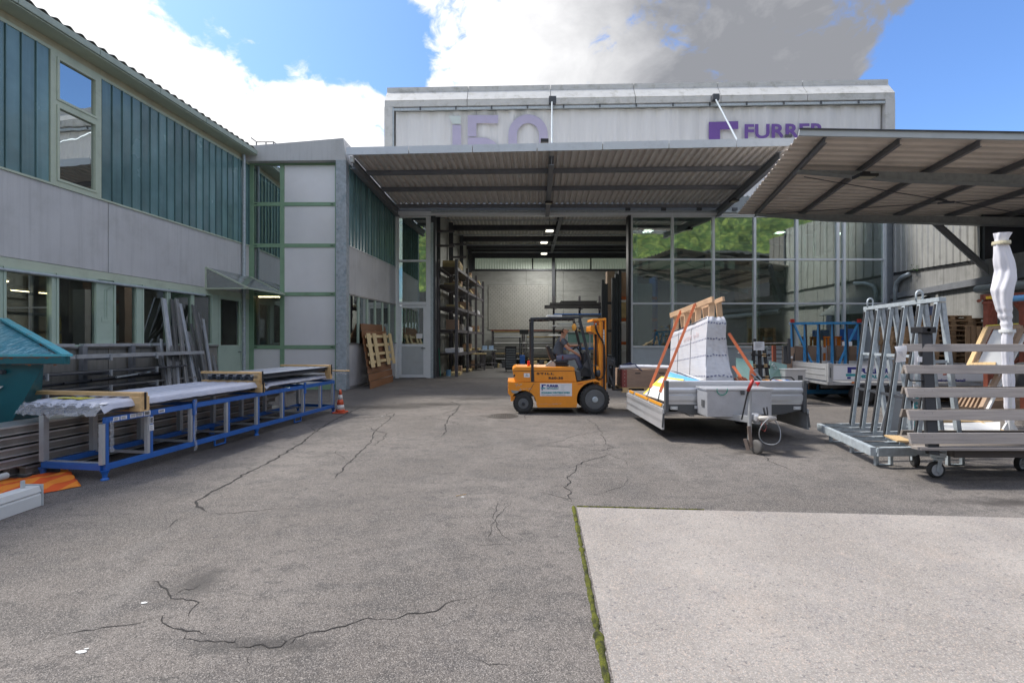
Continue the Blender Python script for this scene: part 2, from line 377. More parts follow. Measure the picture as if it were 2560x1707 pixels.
def slab_material():
    m = bpy.data.materials.new('exposed_aggregate_concrete'); m.use_nodes = True; nt = m.node_tree; N = nt.nodes.new; L = nt.links.new; b = nt.nodes['Principled BSDF']
    geo = N('ShaderNodeNewGeometry'); pos = geo.outputs['Position']
    def nz(scale, det=4, r=.6, st=(1, 1, 1), loc=(0, 0, 0)):
        mp = N('ShaderNodeMapping'); L(pos, mp.inputs[0]); mp.inputs['Scale'].default_value = st; mp.inputs['Location'].default_value = loc
        n = N('ShaderNodeTexNoise'); L(mp.outputs[0], n.inputs[0]); n.inputs['Scale'].default_value = scale; n.inputs['Detail'].default_value = det; n.inputs['Roughness'].default_value = r; return n.outputs[0]
    def rng(v, a, bb, c=0, d=1):
        r = N('ShaderNodeMapRange'); r.interpolation_type = 'SMOOTHSTEP'; L(v, r.inputs[0])
        for i, x in enumerate((a, bb, c, d)): r.inputs[i + 1].default_value = x
        return r.outputs[0]
    def mix(f, a, bb):
        x = N('ShaderNodeMix'); x.data_type = 'RGBA'
        for i, v in ((0, f), (6, a), (7, bb)):
            if isinstance(v, (int, float)): x.inputs[i].default_value = v
            elif isinstance(v, tuple): x.inputs[i].default_value = (*v, 1)
            else: L(v, x.inputs[i])
        return x.outputs[2]
    col = mix(rng(nz(.9, 6, .65), .35, .7), (.215, .196, .178), (.290, .266, .242))
    col = mix(rng(nz(1.1, 5, .6, loc=(5, 3, 0)), .55, .75, 0, .3), col, (.36, .30, .25))
    col = mix(rng(nz(2.2, 7, .7, loc=(1, 9, 0)), .48, .68, 0, .75), col, (.215, .20, .19))
    col = mix(rng(nz(9, 6, .75, (1, 1.6, 1), (3, 3, 0)), .50, .70, 0, .5), col, (.235, .215, .20))
    col = mix(rng(nz(6, 5, .6, loc=(7, 1, 0)), .60, .72, 0, .3), col, (.38, .31, .26))
    for sc_, lo, hi, am, cc, st in ((70, .80, .92, .5, (.13, .12, .12), (1, 1.5, 1)), (48, .95, .985, .7, (.10, .095, .1), (1, 1.5, 1)), (190, .72, .95, .5, (.46, .43, .40), (1, 1, 1)), (130, .85, .97, .45, (.50, .40, .33), (1, 1, 1))):
        mp = N('ShaderNodeMapping'); L(pos, mp.inputs[0]); mp.inputs['Scale'].default_value = st; mp.inputs['Location'].default_value = (sc_, sc_, 0)
        vor = N('ShaderNodeTexVoronoi'); vor.inputs['Scale'].default_value = sc_; L(mp.outputs[0], vor.inputs[0])
        sp = N('ShaderNodeSeparateColor'); L(vor.outputs['Color'], sp.inputs[0]); col = mix(rng(sp.outputs[2], lo, hi, 0, am), col, cc)
    col = mix(rng(nz(35, 3, .7), .5, .72, 0, .35), col, (.17, .155, .145))
    L(col, b.inputs['Base Color']); b.inputs['Roughness'].default_value = .85; b.inputs['Specular IOR Level'].default_value = .3
    bn = N('ShaderNodeBump'); bn.inputs['Strength'].default_value = .4; bn.inputs['Distance'].default_value = .004
    L(nz(100, 3, .7), bn.inputs['Height']); L(bn.outputs[0], b.inputs['Normal'])
    return m
M_asphalt = ground_material()
g = MB().quad((-400, -400, 0), (400, -400, 0), (400, 900, 0), (-400, 900, 0)).build('ground', M_asphalt); tag(g, 'grey cracked asphalt yard', kind='structure'); 
A, B2 = G(1442, 1268), G(1535, 1707); dl = (B2 - A).normalized(); Dr = (G(2560, 1295) - A).normalized()
C0 = A + dl * 9; C1 = C0 + Dr * 14; C2 = A + Dr * 14
slab = MB().add([(p.x, p.y, .005) for p in (A, C0, C1, C2)], [(0, 1, 2, 3)]).build('concrete_pavement', slab_material()); tag(slab, 'pale exposed aggregate concrete slab', kind='structure')
# moss strip along slab's left joint (+ a thinner one on its far edge)
M_moss = mat('moss', (.125, .135, .012), .95, var=.5, vs_=26, bump=1, bscale=160, c2=(.035, .04, .012), c2s=18, c2lo=.45, c2hi=.65)
def moss(p, q, w0, w1, name, label):
    mb = MB(); n = 420; side = Vector((-(q - p).y, (q - p).x, 0)).normalized(); vs = []
    for i in range(n + 1):
        t = i / n; c = p.lerp(q, t); w = (w0 + (w1 - w0) * t) * (.55 + .8 * abs(nz2(t * 40, 1)) + .5 * nz2(t * 170, 5))
        cells = [-1, -.8, -.4, 0, .4, .8, 1]
        for k, u in enumerate(cells):
            h = .004 + .011 * (1 - u * u) * (1 + 1.2 * nz2(t * 500, k * 3.1)); wob = .004 * nz2(t * 300, k * 7)
            vs.append(c + side * (w * (u * .5 + (.0 if u > 0 else 0)) + wob) + Vector((0, 0, max(.001, h if abs(u) < 1 else .001))))
    fs = [(i * 7 + k, i * 7 + k + 1, (i + 1) * 7 + k + 1, (i + 1) * 7 + k) for i in range(n) for k in range(6)]
    o = mb.add(vs, fs).build(name, M_moss, smooth=True); tag(o, label, 'moss', kind='stuff'); return o
moss(A + Vector((-.032, .02, 0)), C0 + Vector((-.036, 0, 0)), .048, .112, 'moss', 'green moss strip along the left edge of the concrete slab')
moss(A + Vector((0, .01, 0)), A + Dr * 1.3, .03, .012, 'moss', 'thin moss line on the far edge of the concrete slab')
# cracks traced on the asphalt, as dark grooves filled with dirt
M_crack = mat('crack_dirt', (.022, .02, .019), .95, var=.3)
def crack(pts, w=.018, jit=.03):
    w *= min(1.9, max(.75, G(*pts[0]).length / 5.0))
    P3 = [G(*p) for p in pts]; fine = []
    for a, b in zip(P3, P3[1:]):
        n = max(2, int((b - a).length / .06)); sdv = Vector((-(b - a).y, (b - a).x, 0)).normalized()
        for i in range(n): t = i / n; c = a.lerp(b, t); fine.append(c + sdv * jit * (nz2(c.x * 6, c.y * 6, 3) * 1.2 + rnd.uniform(-.5, .5)))
    fine.append(P3[-1]); vs = []; m = len(fine)
    for i, c in enumerate(fine):
        d = (fine[min(i + 1, m - 1)] - fine[max(i - 1, 0)]); sdv = Vector((-d.y, d.x, 0)); sdv = sdv.normalized() if sdv.length > 0 else Vector((1, 0, 0))
        ww = w * (.35 + rnd.random() * .9) * min(1, (i + .4) / 4, (m - i) / 5); vs += [c + sdv * ww / 2 + Vector((0, 0, .003)), c - sdv * ww / 2 + Vector((0, 0, .003))]
    return vs, [(2 * i, 2 * i + 1, 2 * i + 3, 2 * i + 2) for i in range(m - 1)]
cr = MB()
Z = lambda pts, ox=0, oy=980, s=1300 / 2352: [(ox + x * s, oy + y * s) for x, y in pts]
for pts, w in [
    (Z([(0, 1240), (60, 1225), (180, 1180)]), .012), (Z([(100, 1145), (250, 1100), (380, 1080), (470, 1060), (560, 1065), (640, 1045), (700, 1025), (725, 1018)]), .009),
    (Z([(735, 1003), (722, 1018), (730, 1045), (790, 1065), (850, 1078), (900, 1080), (938, 1098)]), .013), (Z([(860, 1078), (850, 1105), (880, 1125), (930, 1132), (1010, 1128), (1060, 1130), (1065, 1110), (1115, 1098)]), .011),
    (Z([(1065, 1130), (1080, 1148), (1125, 1160), (1180, 1150), (1260, 1145), (1285, 1130), (1270, 1110)]), .012), (Z([(1125, 1160), (1110, 1200), (1130, 1230), (1110, 1270), (1060, 1300)]), .006),
    (Z([(1285, 1132), (1340, 1110), (1380, 1095), (1440, 1088), (1500, 1078), (1560, 1055), (1600, 1040), (1660, 1028), (1740, 1025), (1800, 1010), (1880, 998), (1940, 998), (2000, 980), (2050, 950), (2110, 928), (2180, 915)]), .011),
    (Z([(1300, 1145), (1320, 1130), (1345, 1112), (1375, 1085)]), .008), (Z([(655, 855), (700, 862), (735, 880), (760, 900), (790, 915), (800, 938), (840, 940), (885, 955), (880, 975), (850, 1015)]), .013), (Z([(790, 912), (830, 895), (880, 890), (905, 870)]), .02),
    (Z([(1640, 65), (1560, 100), (1470, 150), (1440, 170), (1370, 225), (1340, 245), (1290, 275), (1240, 305), (1170, 340), (1100, 375), (1050, 405), (980, 440), (920, 475), (880, 495), (885, 510), (920, 530), (935, 540)]), .017),
    (Z([(935, 540), (880, 560), (820, 575), (780, 598), (740, 620)]), .009), (Z([(935, 540), (1000, 548), (1080, 550), (1150, 535), (1300, 525), (1420, 520)]), .006), (Z([(900, 472), (800, 478), (690, 488)]), .006),
    (Z([(1790, 92), (1760, 125), (1720, 155), (1690, 185), (1680, 225), (1640, 260), (1600, 300), (1550, 345), (1530, 375), (1500, 400)]), .011), (Z([(1550, 345), (1640, 345)]), .006), (Z([(1640, 270), (1690, 270)]), .006),
    (Z([(2030, 38), (2080, 60), (2060, 90), (2030, 115), (2015, 150), (2020, 180), (1995, 200)]), .014), (Z([(2120, 690), (2180, 693), (2240, 690), (2352, 685)]), .006), (Z([(2110, 1215), (2180, 1222), (2250, 1230), (2352, 1235)]), .008),
    (Z([(1270, 1330), (1260, 1360)]), .006)]:
    cr.add(*crack(pts, w))
Z2 = lambda pts: [(1300 + x * 1260 / 2352, 980 + y * 1260 / 2352) for x, y in pts]
for pts, w in [
    (Z2([(250, 515), (225, 490), (240, 465), (215, 445), (232, 415), (220, 395), (260, 370), (265, 340), (310, 320), (350, 310), (400, 300), (420, 290)]), .02), (Z2([(250, 515), (200, 490), (140, 478), (100, 465)]), .013),
    (Z2([(0, 255), (130, 250), (250, 262), (380, 275), (440, 258), (400, 240), (380, 190), (350, 150), (300, 120)]), .008), (Z2([(380, 275), (430, 300), (490, 315), (500, 345)]), .008),
    (Z2([(1090, 268), (1130, 290), (1160, 320), (1220, 345), (1290, 380)]), .01), (Z2([(1010, 235), (1060, 262), (1130, 280)]), .012)]:
    cr.add(*crack(pts, w))
r2 = random.Random(21)
for k in range(26):
    a_, Yc = r2.uniform(0, 6.28), r2.uniform(3.0, 13); x_ = r2.uniform(-.45, .30) * Yc; p = [Vector((x_, Yc, 0))]
    if x_ > .4 and Yc < 4.9: continue
    for j in range(r2.randint(4, 9)): a_ += r2.uniform(-.7, .7); p.append(p[-1] + Vector((math.cos(a_), math.sin(a_), 0)) * r2.uniform(.12, .35))
    if any(q_.x > .4 and q_.y < 4.9 for q_ in p) or any(q_.x < -.5 * q_.y for q_ in p): continue
    cr.add(*crack([(CX + q_.x / q_.y * F, HY + H * F / q_.y) for q_ in p], r2.uniform(.004, .009)))
o = cr.build('crack', M_crack, g); o['kind'] = 'stuff'
# manhole cover
mh = thing('manhole_cover', 'round iron manhole cover in the wet patch beside the forklift', 'manhole cover', (-.2, 10.5, 0))
M_iron = mat('cast_iron', (.10, .09, .08), .6, metal=.4, var=.3, vs_=20)
MB().lathe([(.34, .001), (.34, .007), (.30, .007), (.30, .003)], (-.2, 10.5, 0)).build('frame', M_iron, mh)
mb = MB().lathe([(.29, .001), (.29, .006), (.0, .006)], (-.2, 10.5, 0))
mb.build('lid', M_iron, mh)
mb = MB()
for i in range(-5, 6):
    for j in range(-5, 6):
        if i * i + j * j < 27: mb.box(-.2 + i * .05 - .016, -.2 + i * .05 + .016, 10.5 + j * .05 - .016, 10.5 + j * .05 + .016, .006, .010)
mb.build('lug_pattern', M_iron, mh)
# small litter, pale paint splashes
for k, (px, py, r) in enumerate([(202, 1630, .016), (216, 1622, .008), (1157, 1242, .012), (360, 1507, .012), (955, 1040, .015)]):
    c = G(px, py); n = 9; mb = MB(); mb.add([c + Vector((math.cos(a) * r * (1 + .5 * rnd.random()) * 1.4, math.sin(a) * r * (.6 + .5 * rnd.random()), .004)) for a in [2 * math.pi * i / n for i in range(n)]], [tuple(range(n))])
    mb.build('paint_splash', M_white, g)
# small twigs
tw = MB().tube([G(1140, 1240) + Vector((0, 0, .005)), G(1165, 1236) + Vector((0, 0, .006))], .004, 5).build('twig', M_wood); tag(tw, 'thin pale twig lying on the open asphalt', 'twig')

# ================================================================ LEFT WORKSHOP
LA, LB = -10.673, .0835
LD = Vector((LB, 1, 0)).normalized(); LN = Vector((1, -LB, 0)).normalized()
def LWb(Y, off=0, z=0): return Vector((LA + LB * Y, Y, z)) + LN * off
def LWY(px, off=0):
    r = (px - CX) / F; a = LA + off * 1.0
    return a / (r - LB)
def lbox(mb, Y0, Y1, o0, o1, z0, z1):
    vs = [LWb(Y0, o0, z0), LWb(Y1, o0, z0), LWb(Y1, o1, z0), LWb(Y0, o1, z0), LWb(Y0, o0, z1), LWb(Y1, o0, z1), LWb(Y1, o1, z1), LWb(Y0, o1, z1)]
    return mb.add(vs, [(0, 3, 2, 1), (4, 5, 6, 7), (0, 1, 5, 4), (1, 2, 6, 5), (2, 3, 7, 6), (3, 0, 4, 7)])
def LBX(*a): return lbox(MB(), *a)
ws = thing('workshop_building', 'two storey workshop with blue glass planks above concrete panels', 'building', (-10.5, 12, 0))
M_cpanel = mat('weathered_fibre_cement', (.53, .53, .53), .6, var=.07, vs_=1.0, grime=.4, grime_c=(.36, .36, .34), streak=.22, fine=.05)
M_cpanel2 = mat('stained_lower_panel', (.27, .26, .235), .8, var=.15, vs_=1.6, grime=.5, grime_c=(.13, .125, .11), streak=.5)
M_plank = mat('profiled_blue_glass', (.135, .24, .25), .24, var=.30, vs_=.7, rnd_v=.20, spec=.8, coat=.3, streak=.25, bump=.03, bscale=6)
Y0, YE = 4.0, 16.3
ZL0, ZL1, ZU0, ZU1 = 3.2, 3.37, 5.1, 7.95
# parts: concrete band panels
for a, b in ((4.0, 6.9), (6.905, 11.0), (11.006, YE)):
    LBX(a + .006, b - .006, -.14, 0, ZL1 + .01, ZU0 - .03).build('wall_panel', M_cpanel, ws, bevel=.01)
LBX(Y0, YE, -.2, .012, ZL0, ZL1).build('ledge', M_cream, ws)
LBX(Y0, YE, -.14, .03, ZU0 - .03, ZU0 + .012).build('ledge', M_cream, ws)
LBX(Y0, YE, -.14, .02, ZU1, ZU1 + .07).build('fascia', M_cream, ws)
M_fasc2 = mat('beige_fascia', (.46, .43, .30), .6, var=.1, grime=.3)
LBX(Y0, YE, -.14, -.02, ZU1 + .07, ZU1 + .24).build('fascia', M_fasc2, ws)
LBX(Y0, YE, -.2, .40, ZU1 + .245, ZU1 + .265).build('soffit', M_cream, ws)
M_gut = mat('green_grey_gutter', (.36, .42, .36), .5, var=.08, grime=.3)
yy = Y0
while yy < YE - .05:
    LBX(yy + .004, min(yy + 1.6, YE + .0) - .004, .26, .44, ZU1 + .27, ZU1 + .42).build('gutter_section', M_gut, ws, bevel=.012); yy += 1.6
# corrugated roof, eave edge showing its waves
def roof_fn(u, v):
    Y = Y0 - .3 + u * (YE + .3 - Y0); o = .36 - v * 6; return LWb(Y, o, ZU1 + .50 + v * 6 * math.tan(R(14)) + .032 * math.sin(Y * 2 * math.pi / .25))
M_roof = mat('fibre_cement_roof', (.14, .14, .13), .85, var=.2, grime=.5)
MB().grid(roof_fn, 400, 8).build('roof', M_roof, ws, smooth=True, solid=.012)
# profiled glass planks (every plank its own piece) with an upper window between
pitch = .265
def plank(Ya, Yb, off, z0, z1, parent, wallbox=lbox):
    mb = MB()
    wallbox(mb, Ya + .006, Yb - .006, -.06, 0.0, z0, z1)
    wallbox(mb, Ya + .004, Ya + .022, .0, .035, z0, z1)
    return mb.build('glass_plank', M_plank, parent)
M_frameb = mat('dark_joint', (.05, .08, .09), .5)
LBX(Y0, YE, -.2, -.075, ZU0, ZU1).build('wall_backing', M_frameb, ws)
y = 9.70
while y > 4.2: plank(y - pitch, y, 0, ZU0 + .012, ZU1, ws); y -= pitch
y = 10.81
while y < YE - .15: plank(y, min(y + pitch, YE), 0, ZU0 + .012, ZU1, ws); y += pitch
M_winglass = glass_mat('window_reflective_glass', (.25, .32, .34), .55, wav=.05)
M_shopglass = glass_mat('shop_window_glass', (.72, .76, .74), .16, dirt=.04)
def lwindow(Ya, Yb, z0, z1, m, fr=.05, glass=M_winglass, name='window', o0=-.06, o1=.05):
    mb = MB(); lbox(mb, Ya, Ya + fr, o0, o1, z0, z1); lbox(mb, Yb - fr, Yb, o0, o1, z0, z1); lbox(mb, Ya + fr, Yb - fr, o0, o1, z0, z0 + fr); lbox(mb, Ya + fr, Yb - fr, o0, o1, z1 - fr, z1)
    w = mb.build(name, m, ws); LBX(Ya + fr, Yb - fr, -.02, -.008, z0 + fr, z1 - fr).build('pane', glass, w); return w
mb = MB(); lbox(mb, 9.705, 9.82, -.06, .03, ZU0 + .012, ZU1); lbox(mb, 10.70, 10.805, -.06, .03, ZU0 + .012, ZU1); lbox(mb, 9.82, 10.70, -.06, .03, ZU0 + .012, ZU0 + .09); lbox(mb, 9.82, 10.70, -.06, .03, 7.87, ZU1); lbox(mb, 9.82, 10.70, -.06, .03, 6.83, 6.93)
mb.build('window_frame', M_cream, ws)
lwindow(9.822, 10.698, 6.932, 7.868, M_cream); lwindow(9.822, 10.698, ZU0 + .092, 6.828, M_cream)
# ground floor window band
ZS = 1.60
def yp(px): return LWY(px)
LBX(Y0, YE, .0, .05, ZL0 - .012, ZL0 + .0).build('ledge', M_cream, ws)
tb = MB().tube([LWb(Y0, .07, ZL0 - .08), LWb(14.0, .07, ZL0 - .08)], .03).build('roller_rail', M_galv, ws)
wins = [(-160, -10), (4, 130), (137, 241), (281, 341), (352, 417), (419, 478), (479, 529)]
for a, b in wins: lwindow(yp(a), yp(b), ZS, ZL0 - .012, M_sage, .045, M_shopglass)
# mullions and the solid green panel between the windows
for a, b in ((-10, 4), (130, 137), (341, 352), (417, 419), (478, 479), (529, 543)):
    LBX(yp(a) + .002, yp(b) - .002, -.05, .035, ZS, ZL0 - .012).build('mullion', M_sage, ws)
LBX(yp(241) + .003, yp(281) - .003, -.05, .02, ZS - .02, ZL0 - .012).build('green_panel', M_sage, ws)
mb = MB()
for o_ in (-.03, .03):
    Yc = (yp(262)) + o_; mb.tube([LWb(Yc, .03, 2.25), LWb(Yc, .03, 2.95), LWb(Yc + .25, .06, 3.12)], .010, 6)
lbox(mb, yp(252), yp(275), .021, .03, 2.18, 2.3)
mb.build('shutter_crank', M_sage, ws)
# sill, lower panels
LBX(Y0, yp(543), -.05, .07, ZS - .045, ZS).build('sill', M_aludark, ws)
for a, b in ((Y0, 6.8), (6.8, 11.0), (11.0, yp(543))): LBX(a + .01, b - .01, -.12, 0, .0, ZS - .046).build('lower_wall_panel', M_cpanel2, ws)
# door
dY0, dY1 = yp(543), yp(604)
mb = MB(); lbox(mb, dY0, dY0 + .07, -.05, .04, 0, ZL0 - .012); lbox(mb, dY1 - .07, dY1, -.05, .04, 0, ZL0 - .012); lbox(mb, dY0 + .07, dY1 - .07, -.05, .04, 3.08, ZL0 - .012)
door = mb.build('door', M_sage, ws)
mb = MB(); lbox(mb, dY0 + .072, dY1 - .072, -.03, .012, .02, 1.58); mb.build('door_panel', M_sage, door)
mb = MB(); lbox(mb, dY0 + .072, dY0 + .14, -.03, .012, 1.582, 3.078); lbox(mb, dY1 - .14, dY1 - .072, -.03, .012, 1.582, 3.078); mb.build('door_stile', M_sage, door)
LBX(dY0 + .14, dY1 - .14, -.02, -.01, 1.582, 3.078).build('pane', M_shopglass, door)
mb = MB(); mb.tube([LWb(dY1 - .12, .02, 1.35), LWb(dY1 - .12, .07, 1.35), LWb(dY1 - .25, .07, 1.35)], .012); mb.build('handle', M_dsteel, door)
LBX(dY1 + .002, YE, -.1, .0, 0, ZL0).build('corner_panel', M_sage, ws)
MB().tube([LWb(15.75, .09, 0), LWb(15.75, .09, ZU1 + .2)], .055, 10).build('downpipe', M_galv, ws)
# glass awning over the door, reaching in front of the stair tower
aw = MB()
p1, p2 = LWb(14.1, .02, 4.0), LWb(14.1, 1.42, 3.34); q1, q2 = Vector((-9.25, 16.12, 3.98)), Vector((-8.02, 16.05, 3.36))
for a, b in ((p1, p2), (p2, q2), (q1, q2), (p1, Vector(p1) - Vector((0, 0, .64))), (Vector(p1) - Vector((0, 0, .66)), p2)): aw.bar(a, b, .045, .045)
awn = aw.build('awning_frame', M_cream, ws)
M_awn = glass_mat('awning_glass', (.62, .72, .66), .3, .08, dirt=.55)
MB().add([p1, p2, q2, q1], [(0, 1, 2, 3)]).build('awning_pane', M_awn, ws, solid=.012)
MB().add([p1, p2, Vector(p1) - Vector((0, 0, .64))], [(0, 1, 2)]).build('awning_pane', M_awn, ws, solid=.01)
# inside of the ground floor
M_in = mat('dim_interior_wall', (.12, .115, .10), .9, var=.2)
M_inbrick = mat('interior_brick', (.30, .17, .08), .85, var=.3, vs_=8)
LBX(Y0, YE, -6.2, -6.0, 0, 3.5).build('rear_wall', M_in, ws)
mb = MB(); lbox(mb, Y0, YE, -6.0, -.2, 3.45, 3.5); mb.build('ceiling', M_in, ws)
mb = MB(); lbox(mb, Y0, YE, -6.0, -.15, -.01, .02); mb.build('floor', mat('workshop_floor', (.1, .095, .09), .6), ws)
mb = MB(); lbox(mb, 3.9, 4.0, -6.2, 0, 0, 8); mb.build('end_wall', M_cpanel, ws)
# brick pier seen through the third window
br = MB()
for k in range(18):
    for j in range(9):
        y_ = 12.6 + j * .27 + (k % 2) * .13; lbox(br, y_, y_ + .25, -2.2, -2.08 + .01 * rnd.random(), 1.2 + k * .105, 1.2 + k * .105 + .09)
o = br.build('brickwork', M_inbrick, ws); o['kind'] = 'stuff'
M_tubel = mat('fluorescent_tube', (.9, .8, .6), .5, emit=(1, .78, .45), es=4.5)
def tubelamp(Ya, Yb, o_, z, lab):
    t = thing('strip_lamp', lab, 'lamp', tuple(LWb((Ya + Yb) / 2, o_, z)), group='lit strip lamps inside the workshop')
    LBX(Ya, Yb, o_ - .05, o_ + .05, z, z + .06).build('housing', M_white, t); LBX(Ya + .03, Yb - .03, o_ - .025, o_ + .025, z - .035, z - .001).build('tube', M_tubel, t)
    ld = bpy.data.lights.new('tube_light', 'AREA'); ld.shape = 'RECTANGLE'; ld.size = .1; ld.size_y = Yb - Ya; ld.energy = 28; ld.color = (1, .88, .68)
    lo = bpy.data.objects.new('tube_light', ld); sc.collection.objects.link(lo); lo.parent = t; lo.location = (0, 0, -.06)
tubelamp(8.6, 9.9, -1.2, 3.05, 'lit strip lamp behind the workshop window nearest the blue skip')
tubelamp(14.8, 17.2, -2.5, 3.1, 'lit strip lamp seen above the leaning metal profiles')
tubelamp(11.9, 13.2, -3.8, 3.1, 'lit strip lamp deep in the workshop behind the green wall panel')
yc = thing('machine_cabinet', 'yellow machine cabinet behind the second workshop window', 'machine', tuple(LWb(12.0, -2.2, 0)))
LBX(12.2, 13.1, -3.1, -2.3, 0, 2.45).build('body', mat('yellow_machine', (.42, .33, .04), .5), yc, bevel=.02)
LBX(12.35, 12.95, -2.299, -2.27, 1.2, 1.9).build('door', mat('yellow_machine_dark', (.32, .25, .03), .5), yc)
# rack of dark bars just inside the first window
ir = thing('bar_rack', 'dark steel rack of bars just inside the first workshop window', 'rack', tuple(LWb(9.8, -1.0, 0)))
for y_ in (9.0, 10.2, 11.4): LBX(y_, y_ + .12, -1.1, -1.0, 0, 3.2).build('post', M_black, ir)
for z_ in (1.9, 2.3, 2.75): LBX(8.6, 11.8, -1.0, -.9, z_, z_ + .06).build('arm', M_black, ir)
ic = thing('drill_press', 'grey drill press standing inside the second workshop window', 'machine', tuple(LWb(11.2, -1.2, 0)))
LBX(11.3, 11.4, -1.3, -1.2, 0, 2.6).build('column', M_dsteel, ic); LBX(11.15, 11.6, -1.35, -1.0, 2.3, 2.75).build('head', M_dsteel, ic); LBX(11.1, 11.6, -1.4, -1.0, 1.45, 1.5).build('table', M_galv, ic)
# rear wall window: solid plate, daylight put in as a glowing colour
LBX(9.2, 11.6, -5.99, -5.96, 1.7, 3.1).build('rear_window', mat('foliage_glow', (.10, .16, .05), .9, var=.5, vs_=9, emit=(.25, .36, .12), es=.5), ws)

# ================================================================ STAIR TOWER
tw_ = thing('stair_tower', 'green framed corner block with metal panels left of the open hall', 'building', (-7.5, 16.2, 0))
TY = 16.2
tx = lambda px: PX(px, TY); tz = lambda py: PZ(py, TY)
M_silver = mat('brushed_alu_panel', (.80, .79, .80), .32, metal=.12, var=.05, vs_=.8, grime=.06)
xs = [tx(622), tx(636), tx(702), tx(712), tx(839), tx(847)]
zs_r = [(0, tz(962)), (tz(871) - .0, tz(862)), (tz(737), tz(729)), (tz(617), tz(608)), (tz(514), tz(503)), (tz(414), tz(408))]
# frame members
for i, (a, b) in enumerate(((0, 1), (2, 3), (4, 5))): MB().box(xs[a], xs[b], TY - .06, TY + .1, 0, tz(410)).build('post', M_green, tw_)
for z0, z1 in [(.0, tz(960))] + [(z, z + .13) for z in (tz(872), tz(740), tz(619), tz(516))] + [(tz(414), tz(408))]:
    for a, b in ((1, 2), (3, 4)): MB().box(xs[a] + .002, xs[b] - .002, TY - .055, TY + .1, z0, z1).build('rail', M_green, tw_)
rows = [tz(960), tz(872), tz(740), tz(619), tz(516), tz(414)]
for i in range(5):
    z0 = rows[i] + (.13 if i else 0); z1 = rows[i + 1]
    MB().box(xs[3] + .004, xs[4] - .004, TY - .03, TY, z0 + .004, z1 - .004).build('panel', M_silver, tw_)
    MB().box(xs[1] + .004, xs[2] - .004, TY - .03, TY - .02 if i else TY, z0 + .004, z1 - .004).build('panel' if i == 0 else 'pane', M_silver if i == 0 else (M_winglass if i > 1 else M_shopglass), tw_)
for px in (638, 828):
    for z in (tz(872), tz(740), tz(619), tz(516)): MB().box(tx(px), tx(px + 7), TY - .062, TY - .056, z + .05, z + .075).build('drain_slot', M_black, tw_)
# parapet, sloping up to the right as photographed
pa = [(tx(622) - .3, tz(376)), (tx(866), tz(354)), (tx(872), tz(408)), (tx(622) - .3, tz(411))]
MB().prism([(x, TY - .28, z) for x, z in pa], (0, .25, 0)).build('parapet', M_cpanel, tw_, bevel=.01)
MB().prism([(x + (.0 if k else 0), TY - .03, z) for k, (x, z) in enumerate(pa)], (0, 4.9, 0)).build('roof_slab', M_cpanel, tw_)
# column
M_colg = mat('spangled_column', (.36, .40, .43), .6, var=.25, vs_=9, grime=.3, c2=(.28, .34, .37), c2s=4)
MB().box(tx(847) + .003, tx(873), TY - .3, TY + .1, 0, tz(408)).build('column', M_colg, tw_, bevel=.012)
mb = MB()
for k in range(9): mb.box(tx(850), tx(850) + .03, TY - .303, TY - .3, .8 + k * .8, .82 + k * .8)
mb.build('bolt_head', M_dsteel, tw_)
# rooftop ladder rail
lr = thing('roof_ladder', 'thin steel ladder rail on the flat roof above the green framed block', 'ladder', (tx(665), 18, tz(372)))
mb = MB()
for yy_ in (17.6, 18.1):
    a = lambda px, py: P(px, py, yy_)
    mb.tube([a(628, 345), a(641, 355), a(684, 355), a(700, 367)], .02, 6)
    mb.tube([a(641, 355), a(641, 372)], .02, 6); mb.tube([a(665, 355), a(665, 372)], .02, 6); mb.tube([a(684, 355), a(684, 370)], .02, 6); mb.tube([a(646, 366), a(697, 366)], .015, 6)
mb.build('rail', M_dsteel, lr)
# tower interior backing + inner clutter lamps
MB().box(xs[0], xs[5], TY + 3, TY + 3.1, 0, 8).build('inner_wall', M_in, tw_)
MB().box(xs[0] - .5, xs[0] - .4, TY + .1, TY + 3, 0, 8).build('inner_wall', M_in, tw_); MB().box(xs[5], xs[5] + .1, TY + .11, TY + 3, 0, 8).build('inner_wall', M_in, tw_); MB().box(xs[0] - .4, xs[5], TY + .11, TY + 2.99, 3.5, 3.6).build('inner_floor', M_in, tw_)
tl = thing('strip_lamp', 'lit strip lamp in the ground floor window of the green framed block', 'lamp', (tx(675), 17.3, 3.3), group='lit strip lamps inside the workshop')
MB().box(PX(646, 17.2), PX(704, 17.2), 17.2, 17.28, PZ(743, 17.2), PZ(738, 17.2)).build('tube', M_tubel, tl)
sh = thing('tool_shelf', 'shelf with brown boxes behind the ground floor window of the green framed block', 'shelf', (tx(675), 17.8, 0))
for z in (1.9, 2.4, 2.9): MB().box(tx(640), tx(730), 17.9, 18.3, z, z + .04).build('board', M_dsteel, sh)
for k in range(7): 
    z = (1.94, 2.44)[k % 2]; x = tx(642) + .02 + (k // 2) * .32; MB().box(x, x + .26, 17.95, 18.2, z, z + .2 + .06 * rnd.random()).build('box', mat('brown_carton', (.22, .12, .06), .8), sh)

